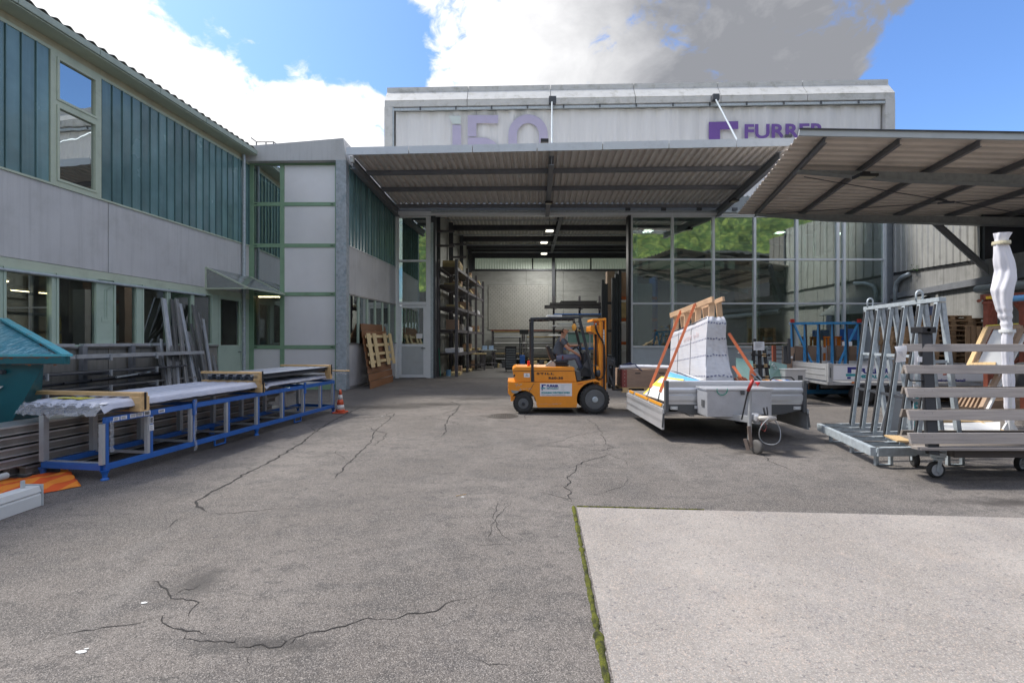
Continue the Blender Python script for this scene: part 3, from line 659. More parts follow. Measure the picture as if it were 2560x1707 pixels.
# ================================================================ SIDE WALL between tower column and hall front (Y 16.3 -> 21)
SA = Vector((PX(873, 16.2), 16.2, 0)); SB = Vector((PX(989, 20.9), 20.9, 0)); SL = (SB - SA).length; SU = (SB - SA).normalized(); SN = Vector((SU.y, -SU.x, 0))
def sbox(mb, s0, s1, o0, o1, z0, z1):
    f = lambda s, o, z: SA + SU * s + SN * o + Vector((0, 0, z))
    vs = [f(s0, o0, z0), f(s1, o0, z0), f(s1, o1, z0), f(s0, o1, z0), f(s0, o0, z1), f(s1, o0, z1), f(s1, o1, z1), f(s0, o1, z1)]
    return mb.add(vs, [(0, 3, 2, 1), (4, 5, 6, 7), (0, 1, 5, 4), (1, 2, 6, 5), (2, 3, 7, 6), (3, 0, 4, 7)])
sw = tw_
n = 17
for k in range(n): plank(SL * k / n, SL * (k + 1) / n, 0, 5.12, 7.98, sw, sbox)
sbox(MB(), 0, SL, -.2, -.07, 5.1, 8.0).build('wall_backing', M_frameb, sw)
sbox(MB(), 0, SL, -.12, .02, 5.07, 5.11).build('ledge', M_lgrey, sw)
sbox(MB(), 0, SL, -.12, 0, 3.4, 5.069).build('wall_panel', M_cpanel, sw)
sbox(MB(), 0, SL, -.12, .02, 3.35, 3.399).build('ledge', M_aludark, sw)
sbox(MB(), 0, SL, -.12, 0, .1, 1.60).build('wall_panel', M_cpanel, sw)
sbox(MB(), 0, SL, -.14, -.01, 0, .099).build('plinth', M_concrete, sw)
sbox(MB(), 0, SL, -.1, .04, 1.601, 1.64).build('sill', M_aludark, sw)
for k in range(7):
    s = SL * k / 6.; sbox(MB(), max(0, s - .04), min(SL, s + .04), -.08, .02, 1.64, 3.349).build('mullion', M_sage, sw)
    if k < 6: sbox(MB(), s + .042, SL * (k + 1) / 6 - .042, -.03, -.02, 1.64, 3.349).build('pane', M_winglass if k < 4 else M_shopglass, sw)
# ================================================================ MAIN HALL
FY = 21.0
fx = lambda px: PX(px, FY); fz = lambda py: PZ(py, FY)
hall = thing('industrial_hall', 'large hall with open bay, glazed front and white banner above', 'building', (6, 21, 0))
M_pc = mat('powder_coated_grey', (.74, .77, .79), .38, var=.04, grime=.1)
M_pcd = mat('grey_lintel', (.25, .27, .28), .45, var=.08, grime=.3)
M_glaz = glass_mat('hall_glass', (.66, .76, .72), .36, wav=.04); mat_clear = glass_mat('clear_glass', (.75, .88, .85), .05)
def hb(x0, x1, y0, y1, z0, z1, name, m, par=None, **k): return MB().box(x0, x1, y0, y1, z0, z1).build(name, m, par or hall, **k)
ZT = fz(541)
# lintel bands over the front
hb(fx(989), fx(2232), FY - .12, FY + .12, ZT + .005, fz(530), 'lintel', M_pc)
hb(fx(989), fx(2232), FY - .05, FY + .2, fz(530) + .003, 8.35, 'wall', M_pcd)
hb(fx(1080), fx(2000), FY - .24, FY - .13, fz(534), fz(529), 'door_track', M_galv)
mb = MB()
for px in range(1560, 2000, 88): mb.box(fx(px), fx(px + 12), FY - .30, FY - .242, fz(531), fz(524))
mb.build('track_bracket', M_dsteel, hall)
# bay left of the opening: post, transoms, personnel door
for a, b in ((989, 997), (1066, 1077)): hb(fx(a), fx(b), FY - .08, FY + .08, .0, ZT, 'post', M_pc)
hb(fx(1078), fx(1089), FY - .06, FY + .3, 0, ZT, 'door_leaf', M_dsteel)
hb(fx(1077.2), fx(1084), FY - .09, FY - .062, 0, ZT - .3, 'guide_rail', M_galv)
for y0, y1 in ((545, 541), (655, 650), (763, 755)): hb(fx(997) + .003, fx(1066) - .003, FY - .07, FY + .07, fz(y0), fz(y1) - .002, 'transom', M_pc)
for za, zb3 in ((fz(650), fz(545)), (fz(755), fz(655))): MB().add([(fx(998), FY + .02, za), (fx(1065), FY - .035, za), (fx(1065), FY - .035, zb3), (fx(998), FY + .02, zb3)], [(0, 1, 2, 3)]).build('pane', M_glaz, hall, solid=.008)
mb = MB(); a, b = fx(997) + .004, fx(1066) - .004
mb.box(a, a + .13, FY - .05, FY + .02, .02, fz(764)); mb.box(b - .13, b, FY - .05, FY + .02, .02, fz(764)); mb.box(a + .13, b - .13, FY - .05, FY + .02, fz(770), fz(764)); mb.box(a + .13, b - .13, FY - .05, FY + .02, fz(866), fz(860)); mb.box(a + .13, b - .13, FY - .05, FY + .02, .02, .16)
pd = mb.build('personnel_door', M_pc, hall, bevel=.006)
hb(a + .132, b - .132, FY - .035, FY + .0, .162, fz(866) - .003, 'door_panel', M_lgrey, pd)
MB().add([(a + .132, FY + .015, fz(860)), (b - .132, FY - .03, fz(860)), (b - .132, FY - .03, fz(770)), (a + .132, FY + .015, fz(770))], [(0, 1, 2, 3)]).build('pane', M_glaz, pd, solid=.008)
hb(b - .45, b - .17, FY - .035, FY - .028, fz(846), fz(834), 'notice', M_paper, pd)
MB().tube([(b - .05, FY - .05, fz(870)), (b - .05, FY - .11, fz(870)), (b - .22, FY - .11, fz(870))], .016).build('handle', M_dsteel, pd)
hb(fx(985), fx(1080), 22.6, 22.7, 0, 8.3, 'dark_backing', mat('shaded_backing', (.10, .12, .12), .7)); hb(fx(985) - .3, fx(985) - .2, 21.15, 22.6, 0, 8.3, 'dark_backing', M_black)  # added dark walls behind the door panes, hiding open sky
# glazed front
mull = [1577.5, 1680, 1782, 1885, 1990, 2092, 2108, 2209]
hb(fx(1568), fx(1574.5), FY - .2, FY + .2, 0, ZT, 'door_leaf', M_black)
for i, px in enumerate(mull):
    w = 3.2 if i else 3.5
    if i == 6: w = 3.0
    hb(fx(px - w + .3), fx(px + w - .3), FY - .10, FY + .08, 0, ZT, 'mullion', M_pc)
for i in range(7):
    a, b = fx(mull[i] + 3) + .003, fx(mull[i + 1] - 3) - .003
    for y0, y1 in ((544, 541), (651.5, 647), (761, 756.5), (869, 864)): hb(a, b, FY - .085, FY + .06, fz(y0), fz(y1) - .002, 'transom', M_pc)
    for y0, y1 in ((647, 544), (756.5, 651.5), (864, 761)): hb(a, b, FY - .02, FY - .008, fz(y0), fz(y1), 'pane', M_glaz)
    hb(a, b, FY - .04, FY + .02, .0, fz(869) - .003, 'spandrel_panel', mat('pale_grey_panel', (.52, .57, .61), .4, var=.05, grime=.15))
hb(fx(2212), fx(2232), FY - .15, FY + .2, 0, 8.3, 'corner_column', M_pcd)
hb(fx(2233), fx(2252), FY - .35, FY - .1, PZ(700, 20.8), 8.2, 'flashing', M_white)
# inner pale posts behind the glass
M_inner = mat('pale_green_grey_post', (.82, .90, .86), .5, var=.04)
for a, b in ((1581, 1593), (1686, 1692), (1787, 1799), (1893, 1899), (1997, 2010), (2112, 2120)): hb(PX(a, 21.2), PX(b, 21.2), 21.16, 21.3, 0, 7.44, 'inner_post', M_inner)
# shell behind
M_hfloor = mat('hall_floor', (.14, .135, .13), .5, var=.15, vs_=1, grime=.3)
BY = 32.0; XL_, XR_ = -3.6, 17.3
fl = MB().quad((XL_ - .5, 20.9, .006), (XR_, 20.9, .006), (XR_, BY, .006), (XL_ - .5, BY, .006)).build('hall_floor', M_hfloor); tag(fl, 'smooth dark concrete floor of the hall', kind='structure')
M_hconc = mat('board_marked_concrete', (.30, .31, .295), .85, var=.15, vs_=1.2, grime=.45, grime_c=(.16, .16, .15), stretch=(1, 1, 3), bump=.2)
bw = [(-2.9, 1.0), (1.0, 3.6), (3.6, 7.6), (7.6, 12.2), (12.2, XR_)]
for a, b in bw:
    hb(a + .01, b - .01, BY, BY + .2, 5.2, 6.6, 'wall_panel', M_hconc)
    hb(a + .01, b - .01, BY, BY + .2, 2.6, 5.19, 'wall_panel', M_hconc); hb(a + .01, b - .01, BY, BY + .2, 0, 2.59, 'wall_panel', M_hconc)
hb(-4, XR_ + .2, BY + .3, BY + .4, 0, 8.6, 'rear_backing', M_black)  # added dark sheet that stops sky light in the panel gaps
M_trans = mat('daylight_glow_band', (.50, .56, .50), .5, var=.05, stretch=(1, 1, 1), emit=(.30, .36, .28), es=.10)  # weak emission stands in for daylight coming through the sheets
def corr(x0, x1, y, z0, z1, pitch=.18, amp=.02):
    n = int((x1 - x0) / pitch * 4); return MB().grid(lambda u, v: Vector((x0 + u * (x1 - x0), y + amp * math.sin(u * n / 4 * 2 * math.pi), z0 + v * (z1 - z0))), n, 1)
for a, b in ((-2.6, 1.4), (1.5, 5.5), (5.6, 9.6), (9.7, 13.5), (13.6, XR_)): corr(a, b, BY + .05, 6.75, 7.5).build('translucent_sheet', M_trans, hall)
mb = MB(); mb.box(-3, XR_, BY - .1, BY + .0, 6.62, 6.72); mb.box(-3, XR_, BY - .12, BY + .02, 7.5, 8.3)
for x in (-2.7, 2.9, 9.0, 15): mb.box(x - .1, x + .1, BY - .25, BY - .02, 4.5 if x == 2.9 else 6.6, 8.3)
mb.build('rear_frame', M_dsteel, hall)
# masonry infill, real bricks (past the part limit, so one stuff piece)
mb = MB(); x0, x1 = PX(1221, BY), PX(1370, BY); z0, z1 = PZ(824, BY), PZ(713, BY); nr = 22; nc = 16
for r in range(nr):
    for c in range(nc + 1):
        bwid = (x1 - x0) / nc; xa = x0 + (c - .5 * (r % 2)) * bwid; xb = xa + bwid
        xa, xb = max(xa, x0), min(xb, x1)
        if xb - xa < .05: continue
        zz = z0 + r * (z1 - z0) / nr; d = .01 * rnd.random(); mb.box(xa + .012, xb - .012, BY - .05 - d, BY - .001, zz + .010, zz + (z1 - z0) / nr - .010)
o = mb.build('brickwork', mat('sand_lime_brick', (.34, .345, .325), .85, var=.08, vs_=3, grime=.15), hall); o['kind'] = 'stuff'
hb(x0 - .02, x1 + .02, BY - .03, BY - .002, z0 - .02, z1 + .02, 'mortar_bed', mat('mortar', (.20, .20, .19), .9))
# side walls, roof, beams
mb = MB(); mb.add([(-3.95, 21.1, 0), (-3.0, BY + .1, 0), (-3.0, BY + .1, 8.4), (-3.95, 21.1, 8.4)], [(0, 1, 2, 3)]); mb.build('side_wall', mat('pale_sheet_wall', (.45, .46, .43), .6, var=.1), hall, solid=.1)
hb(XR_, XR_ + .15, 21.2, BY + .2, 0, 6.5, 'side_wall', M_hconc); hb(XR_, XR_ + .15, 27.0, BY + .2, 6.5, 8.4, 'side_wall', M_hconc)
for k in range(7):
    y = 21.4 + k * .93; hb(XR_ - .02, XR_ + .12, y, y + .07, 6.5, 8.4, 'window_mullion', M_pc)
    if k < 6: hb(XR_ + .05, XR_ + .06, y + .072, y + .928, 6.5, 8.4, 'side_pane', mat_clear)
M_deck_in = mat('inner_roof_sheet', (.60, .60, .56), .6, var=.08)
n = 400; MB().grid(lambda u, v: Vector((-4.2 + u * 21.8, 21.0 + v * 11.3, 8.38 + .03 * (1 if (int(u * n) % 4) < 2 else -1))), n, 1).build('roof_deck', M_deck_in, hall, solid=.02)
for y, z in ((22.6, 8.0), (25.6, 7.95), (28.4, 7.95), (30.8, 7.95)):
    MB().ibeam((-3.9, y, z + .1), (XR_, y, z + .1), .2, .30).build('roof_beam', M_dsteel, hall)
    MB().tube([(-3.4, y + .6, z - .15), (XR_, y + .6, z - .15)], .03, 6).build('conduit', M_galv, hall)
MB().ibeam((2.4, 21.3, 8.0), (2.75, BY, 8.0), .2, .4).build('longitudinal_beam', M_dsteel, hall)
for k in range(4):
    y = 22.2 + k * 2.9; x = -3.85 + (y - 21.1) * .087; MB().ibeam((x + .14, y, 0), (x + .14, y, 8.2), .22, .2, .02, (0, 1, 0)).build('column', M_dsteel, hall)
# high-bay lamps with their light
M_lamp = mat('lamp_glow', (1, .95, .8), .5, emit=(1, .93, .78), es=1.6)
def baylamp(px, py, Y, lab, power):
    c = P(px, py, Y); t = thing('high_bay_lamp', lab, 'lamp', tuple(c), group='lit ceiling lamps in the hall')
    MB().box(c.x - .22, c.x + .22, Y - .16, Y + .16, c.z, c.z + .08).build('housing', M_lgrey, t)
    MB().box(c.x - .18, c.x + .18, Y - .12, Y + .12, c.z - .04, c.z - .003).build('diffuser', M_lamp, t)
    mb = MB(); mb.tube([(c.x, Y, c.z + .08), (c.x, Y, 8.3)], .012, 5); mb.build('hanger', M_dsteel, t)
    ld = bpy.data.lights.new('lamp_light', 'AREA'); ld.energy = power; ld.size = .5; ld.color = (1, .97, .92)
    lo = bpy.data.objects.new('lamp_light', ld); sc.collection.objects.link(lo); lo.parent = t; lo.location = (0, 0, -.08)
baylamp(1374, 577, 23.4, 'lit ceiling lamp of the hall nearest the open door', 62)
baylamp(1360, 606, 26.3, 'lit ceiling lamp of the hall second from the open door', 62)
baylamp(1360, 634, 29.6, 'lit ceiling lamp of the hall closest to the rear wall', 85)
baylamp(1620, 575, 24.5, 'lit ceiling lamp seen through the first glazed bay', 22)
baylamp(1950, 580, 26.5, 'lit ceiling lamp behind the middle of the glazing', 22)

# ---------------- banner box above
XBL, XBR = PX(961, 21.5), PX(2237, 20.8); 
def bx(u, off=0): # along the front, off = back
    p = Vector((XBL + (XBR - XBL) * u, 21.5 - .7 * u, 0)); d = Vector((XBR - XBL, -.7, 0)).normalized(); return p + Vector((-d.y, d.x, 0)) * off
def bbox(mb, u0, u1, o0, o1, z0, z1):
    vs = []
    for z in (z0, z1): 
        for u, o in ((u0, o0), (u1, o0), (u1, o1), (u0, o1)): p = bx(u, o); vs.append((p.x, p.y, z))
    return mb.add(vs, [(0, 3, 2, 1), (4, 5, 6, 7), (0, 1, 5, 4), (1, 2, 6, 5), (2, 3, 7, 6), (3, 0, 4, 7)])
M_cap = mat('lichen_stained_metal', (.55, .55, .54), .5, var=.08, grime=.55, grime_c=(.24, .23, .18), vs_=2.5, fine=.05)
L_ = XBR - XBL
nb = 6
for k in range(nb):
    u0, u1 = k / nb + .0006, (k + 1) / nb - .0006
    bbox(MB(), u0, u1, -.02, .3, 12.74, 13.02).build('fascia_panel', M_cap, hall)
    a0, a1 = bx(u0, -.02), bx(u1, -.02); b0, b1 = bx(u0, .36), bx(u1, .36); c0, c1 = bx(u0, .40), bx(u1, .40)
    MB().add([(a0.x, a0.y, 13.025), (a1.x, a1.y, 13.025), (b1.x, b1.y, 13.60), (b0.x, b0.y, 13.60)], [(0, 1, 2, 3)]).build('sloped_panel', M_cap, hall, solid=.03)
    bbox(MB(), u0, u1, .36, .9, 13.62, 13.86).build('cap_panel', M_cap, hall)
bbox(MB(), 0, 1, .35, 6, 8.4, 13.6).build('wall', M_cpanel, hall)
for u0, u1 in ((0, .0165), (.982, 1)): bbox(MB(), u0, u1, -.02, .3, 8.0, 12.735).build('corner_trim', M_cap, hall)
bbox(MB(), .017, .0195, -.04, .02, 8.2, 12.70).build('drain_tube', M_galv, hall)
bbox(MB(), .017, .981, -.03, .05, 12.56, 12.66).build('banner_rail', M_galv, hall)
mb = MB()
for k in range(1, 14): bbox(mb, k / 14, k / 14 + .003, -.06, -.031, 12.55, 12.7)
mb.build('clip', M_dsteel, hall)['kind'] = 'stuff'
M_ban = mat('white_banner_cloth', (.68, .68, .69), .65, var=.05, stretch=(3, 3, .25), vs_=2, spec=.3)
def ban(u, v):
    uu = .022 + u * .957; X = uu * L_; fold = .06 * nz2(X * 1.6, v * .8, 1) + .045 * math.sin(X * 9 + 2 * nz2(X * .7, 2)) * (.5 + .5 * nz2(X * .9, v * 1.5, 4)) + .02 * nz2(X * 7, v, 3)
    p = bx(uu, .16 + fold); return Vector((p.x, p.y, 8.25 + v * 4.32))
MB().grid(ban, 900, 10).build('banner', M_ban, hall, smooth=True)
M_pur = mat('purple_print', (.16, .08, .33), .6, var=.05); M_lil = mat('faded_lilac_print', (.44, .41, .56), .65, var=.05); M_mint = mat('faded_mint_print', (.55, .62, .61), .65, var=.03)
def bpt(px, py):       # banner-plane point for a pixel of the photograph
    # intersect the view ray with the plane of the banner front (off = .02)
    r = (px - CX) / F; a = bx(0, .035); b = bx(1, .035); t = (r * a.y - a.x) / ((b.x - a.x) - r * (b.y - a.y)); p = a.lerp(b, t)
    return Vector((p.x, p.y, H - (py - HY) * p.y / F))
bdir = (bx(1) - bx(0)).normalized(); bn_ = Vector((-bdir.y, bdir.x, 0)) * .006
def zc(x, y): return bpt(850 + x * .3614, 200 + y * .3614)
def decal(pts, m, name='print'): return MB().prism(pts, bn_).build(name, m, hall)
decal([zc(778, 312), zc(838, 312), zc(838, 520), zc(778, 520)], M_lil, 'numeral')
decal([zc(752, 250), zc(836, 250), zc(836, 304), zc(778, 304)], M_mint, 'numeral')
decal([zc(883, 245), zc(1093, 245), zc(1093, 300), zc(943, 300), zc(943, 392), zc(883, 392)], M_lil, 'numeral')
arc = [zc(883, 400), zc(985, 400)] + [zc(985 + 130 * math.sin(a), 530 - 130 * math.cos(a)) for a in [R(t) for t in range(10, 91, 10)]] + [zc(985 + 75 * math.sin(a), 530 - 75 * math.cos(a)) for a in [R(t) for t in range(90, -1, -10)]] + [zc(883, 455)]
decal(arc, M_lil, 'numeral')
ring = [zc(1165, 560)] + [zc(1301 - 136 * math.cos(a), 376 - 136 * math.sin(a)) for a in [R(t) for t in range(0, 181, 10)]] + [zc(1437, 560), zc(1377, 560)] + [zc(1301 + 76 * math.cos(a), 376 - 76 * math.sin(a)) for a in [R(t) for t in range(0, 181, 10)]] + [zc(1225, 560)]
decal(ring, M_lil, 'numeral')
z2 = lambda x, y: bpt(1560 + x * .4252, 180 + y * .4252)
decal([z2(499, 295), z2(672, 290), z2(672, 336), z2(565, 339), z2(565, 450), z2(499, 450)], M_pur, 'logo')
p0 = z2(702, 390); cap = (z2(702, 310) - z2(702, 390)).length
text('lettering', 'FURRER', cap / .70, M_pur, p0 - bn_, bdir, (0, 0, 1), hall, extrude=.003, offset=.024, sx=1.16)
# hold-down rods from the banner box to the canopy
def rod(p, q, par): MB().tube([p, q], .034, 8).build('tie_rod', M_galv, par)

# ================================================================ FRONT CANOPY
can = thing('steel_canopy', 'grey corrugated steel canopy over the open hall bay', 'canopy', (2, 16, 7.5))
KL, KR = Vector((PX(866, 15.6), 15.6, 0)), Vector((PX(2010, 14.85), 14.85, 0))
def kp(u, v, z=0):   # u along front edge, v 0 front .. 1 back (at the hall)
    f = KL.lerp(KR, u); b = Vector((KL.x + (KR.x - KL.x) * u + .32, 20.9, 0)); p = f.lerp(b, v); return Vector((p.x, p.y, 8.22 - .30 * v + z))
M_deck = mat('corrugated_canopy_sheet', (.72, .69, .65), .55, metal=.1, var=.1, vs_=2, grime=.3)
M_beam = mat('grey_painted_beam', (.22, .23, .25), .5, metal=.2, var=.12, grime=.25)
# trapezoid deck, one object per sheet
npit = 60
def trap(t, h=.05):
    t = t % 1
    return h if t < .38 else (h * (1 - (t - .38) / .1) if t < .48 else (0 if t < .9 else h * (t - .9) / .1))
sheets = 12
for s in range(sheets):
    us = []
    for k in range(s * npit // sheets, (s + 1) * npit // sheets):
        for t in (0, .38, .48, .90): us.append(((k + t) / npit, t))
    us.append((((s + 1) * npit // sheets) / npit, 0)); vs = []
    for u, t in us:
        h = {0: .09, .38: .09, .48: 0, .90: 0}[t]; vs += [kp(u, .012, h), kp(u, .985, h)]
    fs = [(2 * i, 2 * i + 1, 2 * i + 3, 2 * i + 2) for i in range(len(us) - 1)]
    MB().add(vs, fs).build('corrugated_sheet', M_deck, can, solid=.004)
# fascia in lengths
for k in range(7):
    a, b = kp(k / 7 + .0008, 0), kp((k + 1) / 7 - .0008, 0)
    MB().bar(a + Vector((0, -.03, -.02)), b + Vector((0, -.03, -.02)), .04, .26).build('fascia_panel', mat('pale_fascia', (.60, .63, .66), .35, metal=.2, var=.05, grime=.2), can)
for v, h in ((.30, .16), (.60, .16), (.965, .16)):
    MB().ibeam(kp(0.005, v, -.09), kp(.995, v, -.09), .10, h, .014).build('purlin', M_beam, can)
for u0, u1 in ((.008, .008), (.461, .459), (.960, .972)):
    MB().ibeam(kp(u0, .05, -.33), kp(u1, 1, -.36), .18, .32, .02).build('rafter', M_beam, can)
MB().bar(kp(.008, .04, -.1), kp(.008, .04, -.3), .12, .12).build('bracket', M_white, can)
# tie rods: parts of the canopy
rod(P(1380, 252, 21.1) , P(1380, 372, 15.9), can); rod(P(1788, 246, 20.9), P(1854, 372, 15.9), can)
mb = MB(); mb.bar(P(1372, 252, 21.0), P(1390, 252, 21.0), .25, .3); mb.bar(P(1780, 245, 20.8), P(1796, 245, 20.8), .25, .25); mb.build('rod_bracket', M_dsteel, can)
def flood(c, lab, tilt=0, w=.32):
    t = thing('floodlight', lab, 'lamp', tuple(c))
    mb = MB(); mb.cbox(c, (w, .26, .07)); mb.cbox(c + Vector((0, 0, .07)), (w * .4, .1, .08)); mb.build('housing', M_black, t, bevel=.01)
    MB().cbox(c + Vector((0, 0, -.04)), (w * .8, .18, .012)).build('lens', mat('lamp_lens', (.45, .42, .32), .3), t); return t
flood(kp(.460, .66, -.56), 'black floodlight under the middle rafter of the front canopy')
flood(kp(.958, .62, -.60), 'black floodlight under the rafter at the dark right end of the front canopy')
sm = kp(.385, .32, -.22); t = thing('motion_sensor', 'small white motion sensor hanging under the front canopy', 'sensor', tuple(sm)); MB().lathe([(.0, -.06), (.05, -.05), (.06, .0), (.04, .05)], sm, n=12).build('body', M_white, t)
ts = kp(.445, .0, .2); t = thing('security_camera', 'small dark box on the front edge of the canopy left of the tie rod', 'camera', tuple(ts)); MB().cbox(ts, (.26, .15, .10)).build('body', M_black, t)
ts = kp(.965, .0, .17); t = thing('roof_spotlight', 'small dark spotlight on the canopy edge below the purple lettering', 'lamp', tuple(ts)); MB().cbox(ts, (.22, .15, .08)).build('body', M_dsteel, t)

# ================================================================ RIGHT CANOPY (skewed, falls to the right)
rc = thing('yard_canopy', 'dark cantilever canopy with corrugated underside above the right side of the yard', 'canopy', (9, 14, 6))
RU = Vector((1, -.28, 0)).normalized(); RV = Vector((.28, 1, 0)).normalized()
E0 = Vector((8.70, 17.03, 6.61))
def rp(u, w, z=0): p = E0 + RU * u * 1.0385 + RV * w * 1.0385; return Vector((p.x, p.y, E0.z - u * (.148 - .060 * (w + 6.28) / 6.9) + z))
W0, W1 = -6.28, .62
# corrugations run along u, profile across w
pit = .30; nsh = 7
wtot = W1 - W0
for s in range(nsh):
    wa, wb = W0 + wtot * s / nsh, W0 + wtot * (s + 1) / nsh; n = 3; pts = []
    for k in range(n):
        for t, h in ((0, .05), (.38, .05), (.48, 0), (.9, 0)): pts.append((wa + (wb - wa) * (k + t) / n, h))
    pts.append((wb, .05)); vs = []
    for w, h in pts: vs += [rp(-.12, w, h), rp(9.0, w, h)]
    MB().add(vs, [(2 * i, 2 * i + 1, 2 * i + 3, 2 * i + 2) for i in range(len(pts) - 1)]).build('corrugated_sheet', mat('brown_grey_underside_sheet', (.68, .61, .54), .6, metal=.05, var=.08, vs_=1, grime=.25), rc, solid=.004)
MB().bar(rp(-.15, W0 - .03, .02), rp(9, W0 - .03, .02), .05, .16).build('edge_flashing', M_lgrey, rc)
MB().bar(rp(-.15, W0 - .07, .09), rp(9, W0 - .07, .09), .05, .02).build('edge_flashing', M_dsteel, rc)
for k in range(8): 
    u = .42 + k * 1.42
    if u > 8.8: break
    MB().ibeam(rp(u, W0 + .12, -.08), rp(u, W1 - .25, -.08), .08, .15, .012).build('purlin', mat('dark_purlin', (.19, .19, .20), .5, metal=.2, var=.15), rc)
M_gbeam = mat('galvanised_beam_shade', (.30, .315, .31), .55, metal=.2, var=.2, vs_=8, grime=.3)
for w in (-4.5, -.15):   # tapered main beams
    a = [rp(.38, w, -.16), rp(9, w, -.16), rp(9, w, -.44), rp(2.6, w, -.36), rp(.38, w, -.20)]
    MB().prism(a, RV * .16).build('main_beam', M_gbeam, rc)
    q = [rp(.38, w, -.20), rp(2.6, w, -.36), rp(9, w, -.44)]; mb = MB()
    for i in (0, 1): mb.bar(q[i] + RV * .08, q[i + 1] + RV * .08, .24, .02)
    mb.build('beam_flange', M_gbeam, rc)
# struts from the wall and crossed wind braces
s0 = Vector((16.0, 15.1, PZ(690, 15.04))); s1 = P(2325, 545, 16.0)
MB().ibeam(s0, s1, .16, .18, .02).build('strut', M_beam, rc)
for a, b in ((rp(.6, -.4, -.25), rp(8.4, -4.3, -.25)), (rp(.6, -4.2, -.25), rp(8.4, -.4, -.25))):
    MB().tube([a, b], .014, 5).build('brace_rod', M_dsteel, rc); m_ = a.lerp(b, .52); MB().tube([a.lerp(b, .5), a.lerp(b, .54)], .035, 6).build('turnbuckle', M_dsteel, rc)
c = P(2163, 441, 11.6); flood(c, 'large black floodlight under the corrugated yard canopy on the right', w=.5)

# ================================================================ RIGHT WING
rw = thing('side_wing', 'concrete wing with ribbed metal cladding along the right side behind the pallets', 'building', (16.5, 18, 0))
def wr(Y, off=0, z=0): d = Vector((.28, 1, 0)).normalized(); return Vector((17.5 - .28 * (21 - Y), Y, z)) + Vector((d.y, -d.x, 0)) * off
def wbx(Ya, Yb, o0, o1, z0, z1, z0b=None, z1b=None):
    z0b = z0 if z0b is None else z0b; z1b = z1 if z1b is None else z1b
    vs = [wr(Ya, o0, z0), wr(Yb, o0, z0b), wr(Yb, o1, z0b), wr(Ya, o1, z0), wr(Ya, o0, z1), wr(Yb, o0, z1b), wr(Yb, o1, z1b), wr(Ya, o1, z1)]
    return MB().add(vs, [(0, 3, 2, 1), (4, 5, 6, 7), (0, 1, 5, 4), (1, 2, 6, 5), (2, 3, 7, 6), (3, 0, 4, 7)])
wbx(8, 12.9, 0, .3, 0, 4.3, 0, 4.4).build('concrete_wall', M_concrete, rw); wbx(12.91, 17.4, 0, .3, 0, 4.4, 0, 4.5).build('concrete_wall', M_concrete, rw); wbx(17.41, 20.85, 0, .3, 0, 4.5, 0, 4.7).build('concrete_wall', M_concrete, rw)
wbx(8, 20.8, -.14, -.002, 3.62, 3.85).build('steel_girder', M_beam, rw)
wbx(17.6, 17.75, -.06, -.004, 0, 3.61).build('pilaster', M_concrete, rw)
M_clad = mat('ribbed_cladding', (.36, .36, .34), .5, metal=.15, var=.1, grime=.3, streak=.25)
def clad(Ya, Yb, off, zb, zt, m, name='cladding_sheet', pitch=.36):
    n = int((Yb - Ya) / pitch); vs = []; pts = []
    for k in range(n):
        for t, h in ((0, 0), (.45, 0), (.52, .045), (.66, .045), (.73, 0)): pts.append((Ya + (Yb - Ya) * (k + t) / n, h))
    pts.append((Yb, 0))
    for Y, h in pts: vs += [wr(Y, off - h, zb(Y)), wr(Y, off - h, zt)]
    return MB().add(vs, [(2 * i, 2 * i + 1, 2 * i + 3, 2 * i + 2) for i in range(len(pts) - 1)]).build(name, m, rw, solid=.006)
zb = lambda Y: 4.5 + (Y - 15.4) * .06
for a in (15.5, 16.6, 17.7, 18.8, 19.9): clad(a, min(a + 1.1, 20.8), -.02, zb, 8.2, M_clad)
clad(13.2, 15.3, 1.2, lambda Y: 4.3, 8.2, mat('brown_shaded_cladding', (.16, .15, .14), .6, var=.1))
wbx(15.4, 20.8, .0, .1, 4.35, 8.2, 4.65, 8.2).build('cladding_backing', M_black, rw)  # added black sheet so no sky shows between cladding and concrete
wbx(15.32, 15.48, .0, 1.3, 4.4, 8.2).build('cladding_corner', M_dsteel, rw)
# opening as a flat dark sheet, its shade put into the colour, with blind
wbx(17.9, 20.6, -.03, -.003, .0, 3.1).build('opening_sheet', mat('opening_shade', (.02, .028, .06), .5), rw)
a = [wr(18.2, -.05, 3.55), wr(20.6, -.05, 3.55), wr(20.6, -.9, 3.0), wr(18.2, -.9, 3.0)]
MB().add(a, [(0, 1, 2, 3)]).build('awning', mat('grey_awning_cloth', (.18, .19, .19), .8), rw, solid=.03)
MB().tube([wr(20.4, -.12, 3.3), wr(20.4, -.12, 4.05), wr(20.3, -.12, 4.32), wr(19.9, -.12, 4.5), wr(19.4, -.12, 4.56)], .09, 10).build('drain_pipe', M_galv, rw, smooth=True)
MB().tube([wr(11.0, -.25, 3.3), wr(15.2, -.25, 3.45)], .14, 12).build('duct', M_galv, rw, smooth=True)
# weed growing on the wall top
wd = thing('weed', 'small green weed sprouting on top of the concrete wall under the ribbed cladding', 'plant', tuple(wr(19.0, -.05, 4.6)))
mb = MB()
for k in range(60):
    c = wr(19.0, -.1, 4.62) + Vector((rnd.gauss(0, .14), rnd.gauss(0, .12), abs(rnd.gauss(0, .14)))); d = Vector((rnd.uniform(-1, 1), rnd.uniform(-1, 1), rnd.uniform(-.3, .6))).normalized() * .06; e = d.cross(Vector((0, 0, 1))) * .35
    mb.add([c - d, c + e, c + d, c - e], [(0, 1, 2, 3)])
mb.build('leaves', mat('weed_leaf', (.05, .12, .03), .6, var=.3), wd)['kind'] = 'stuff'

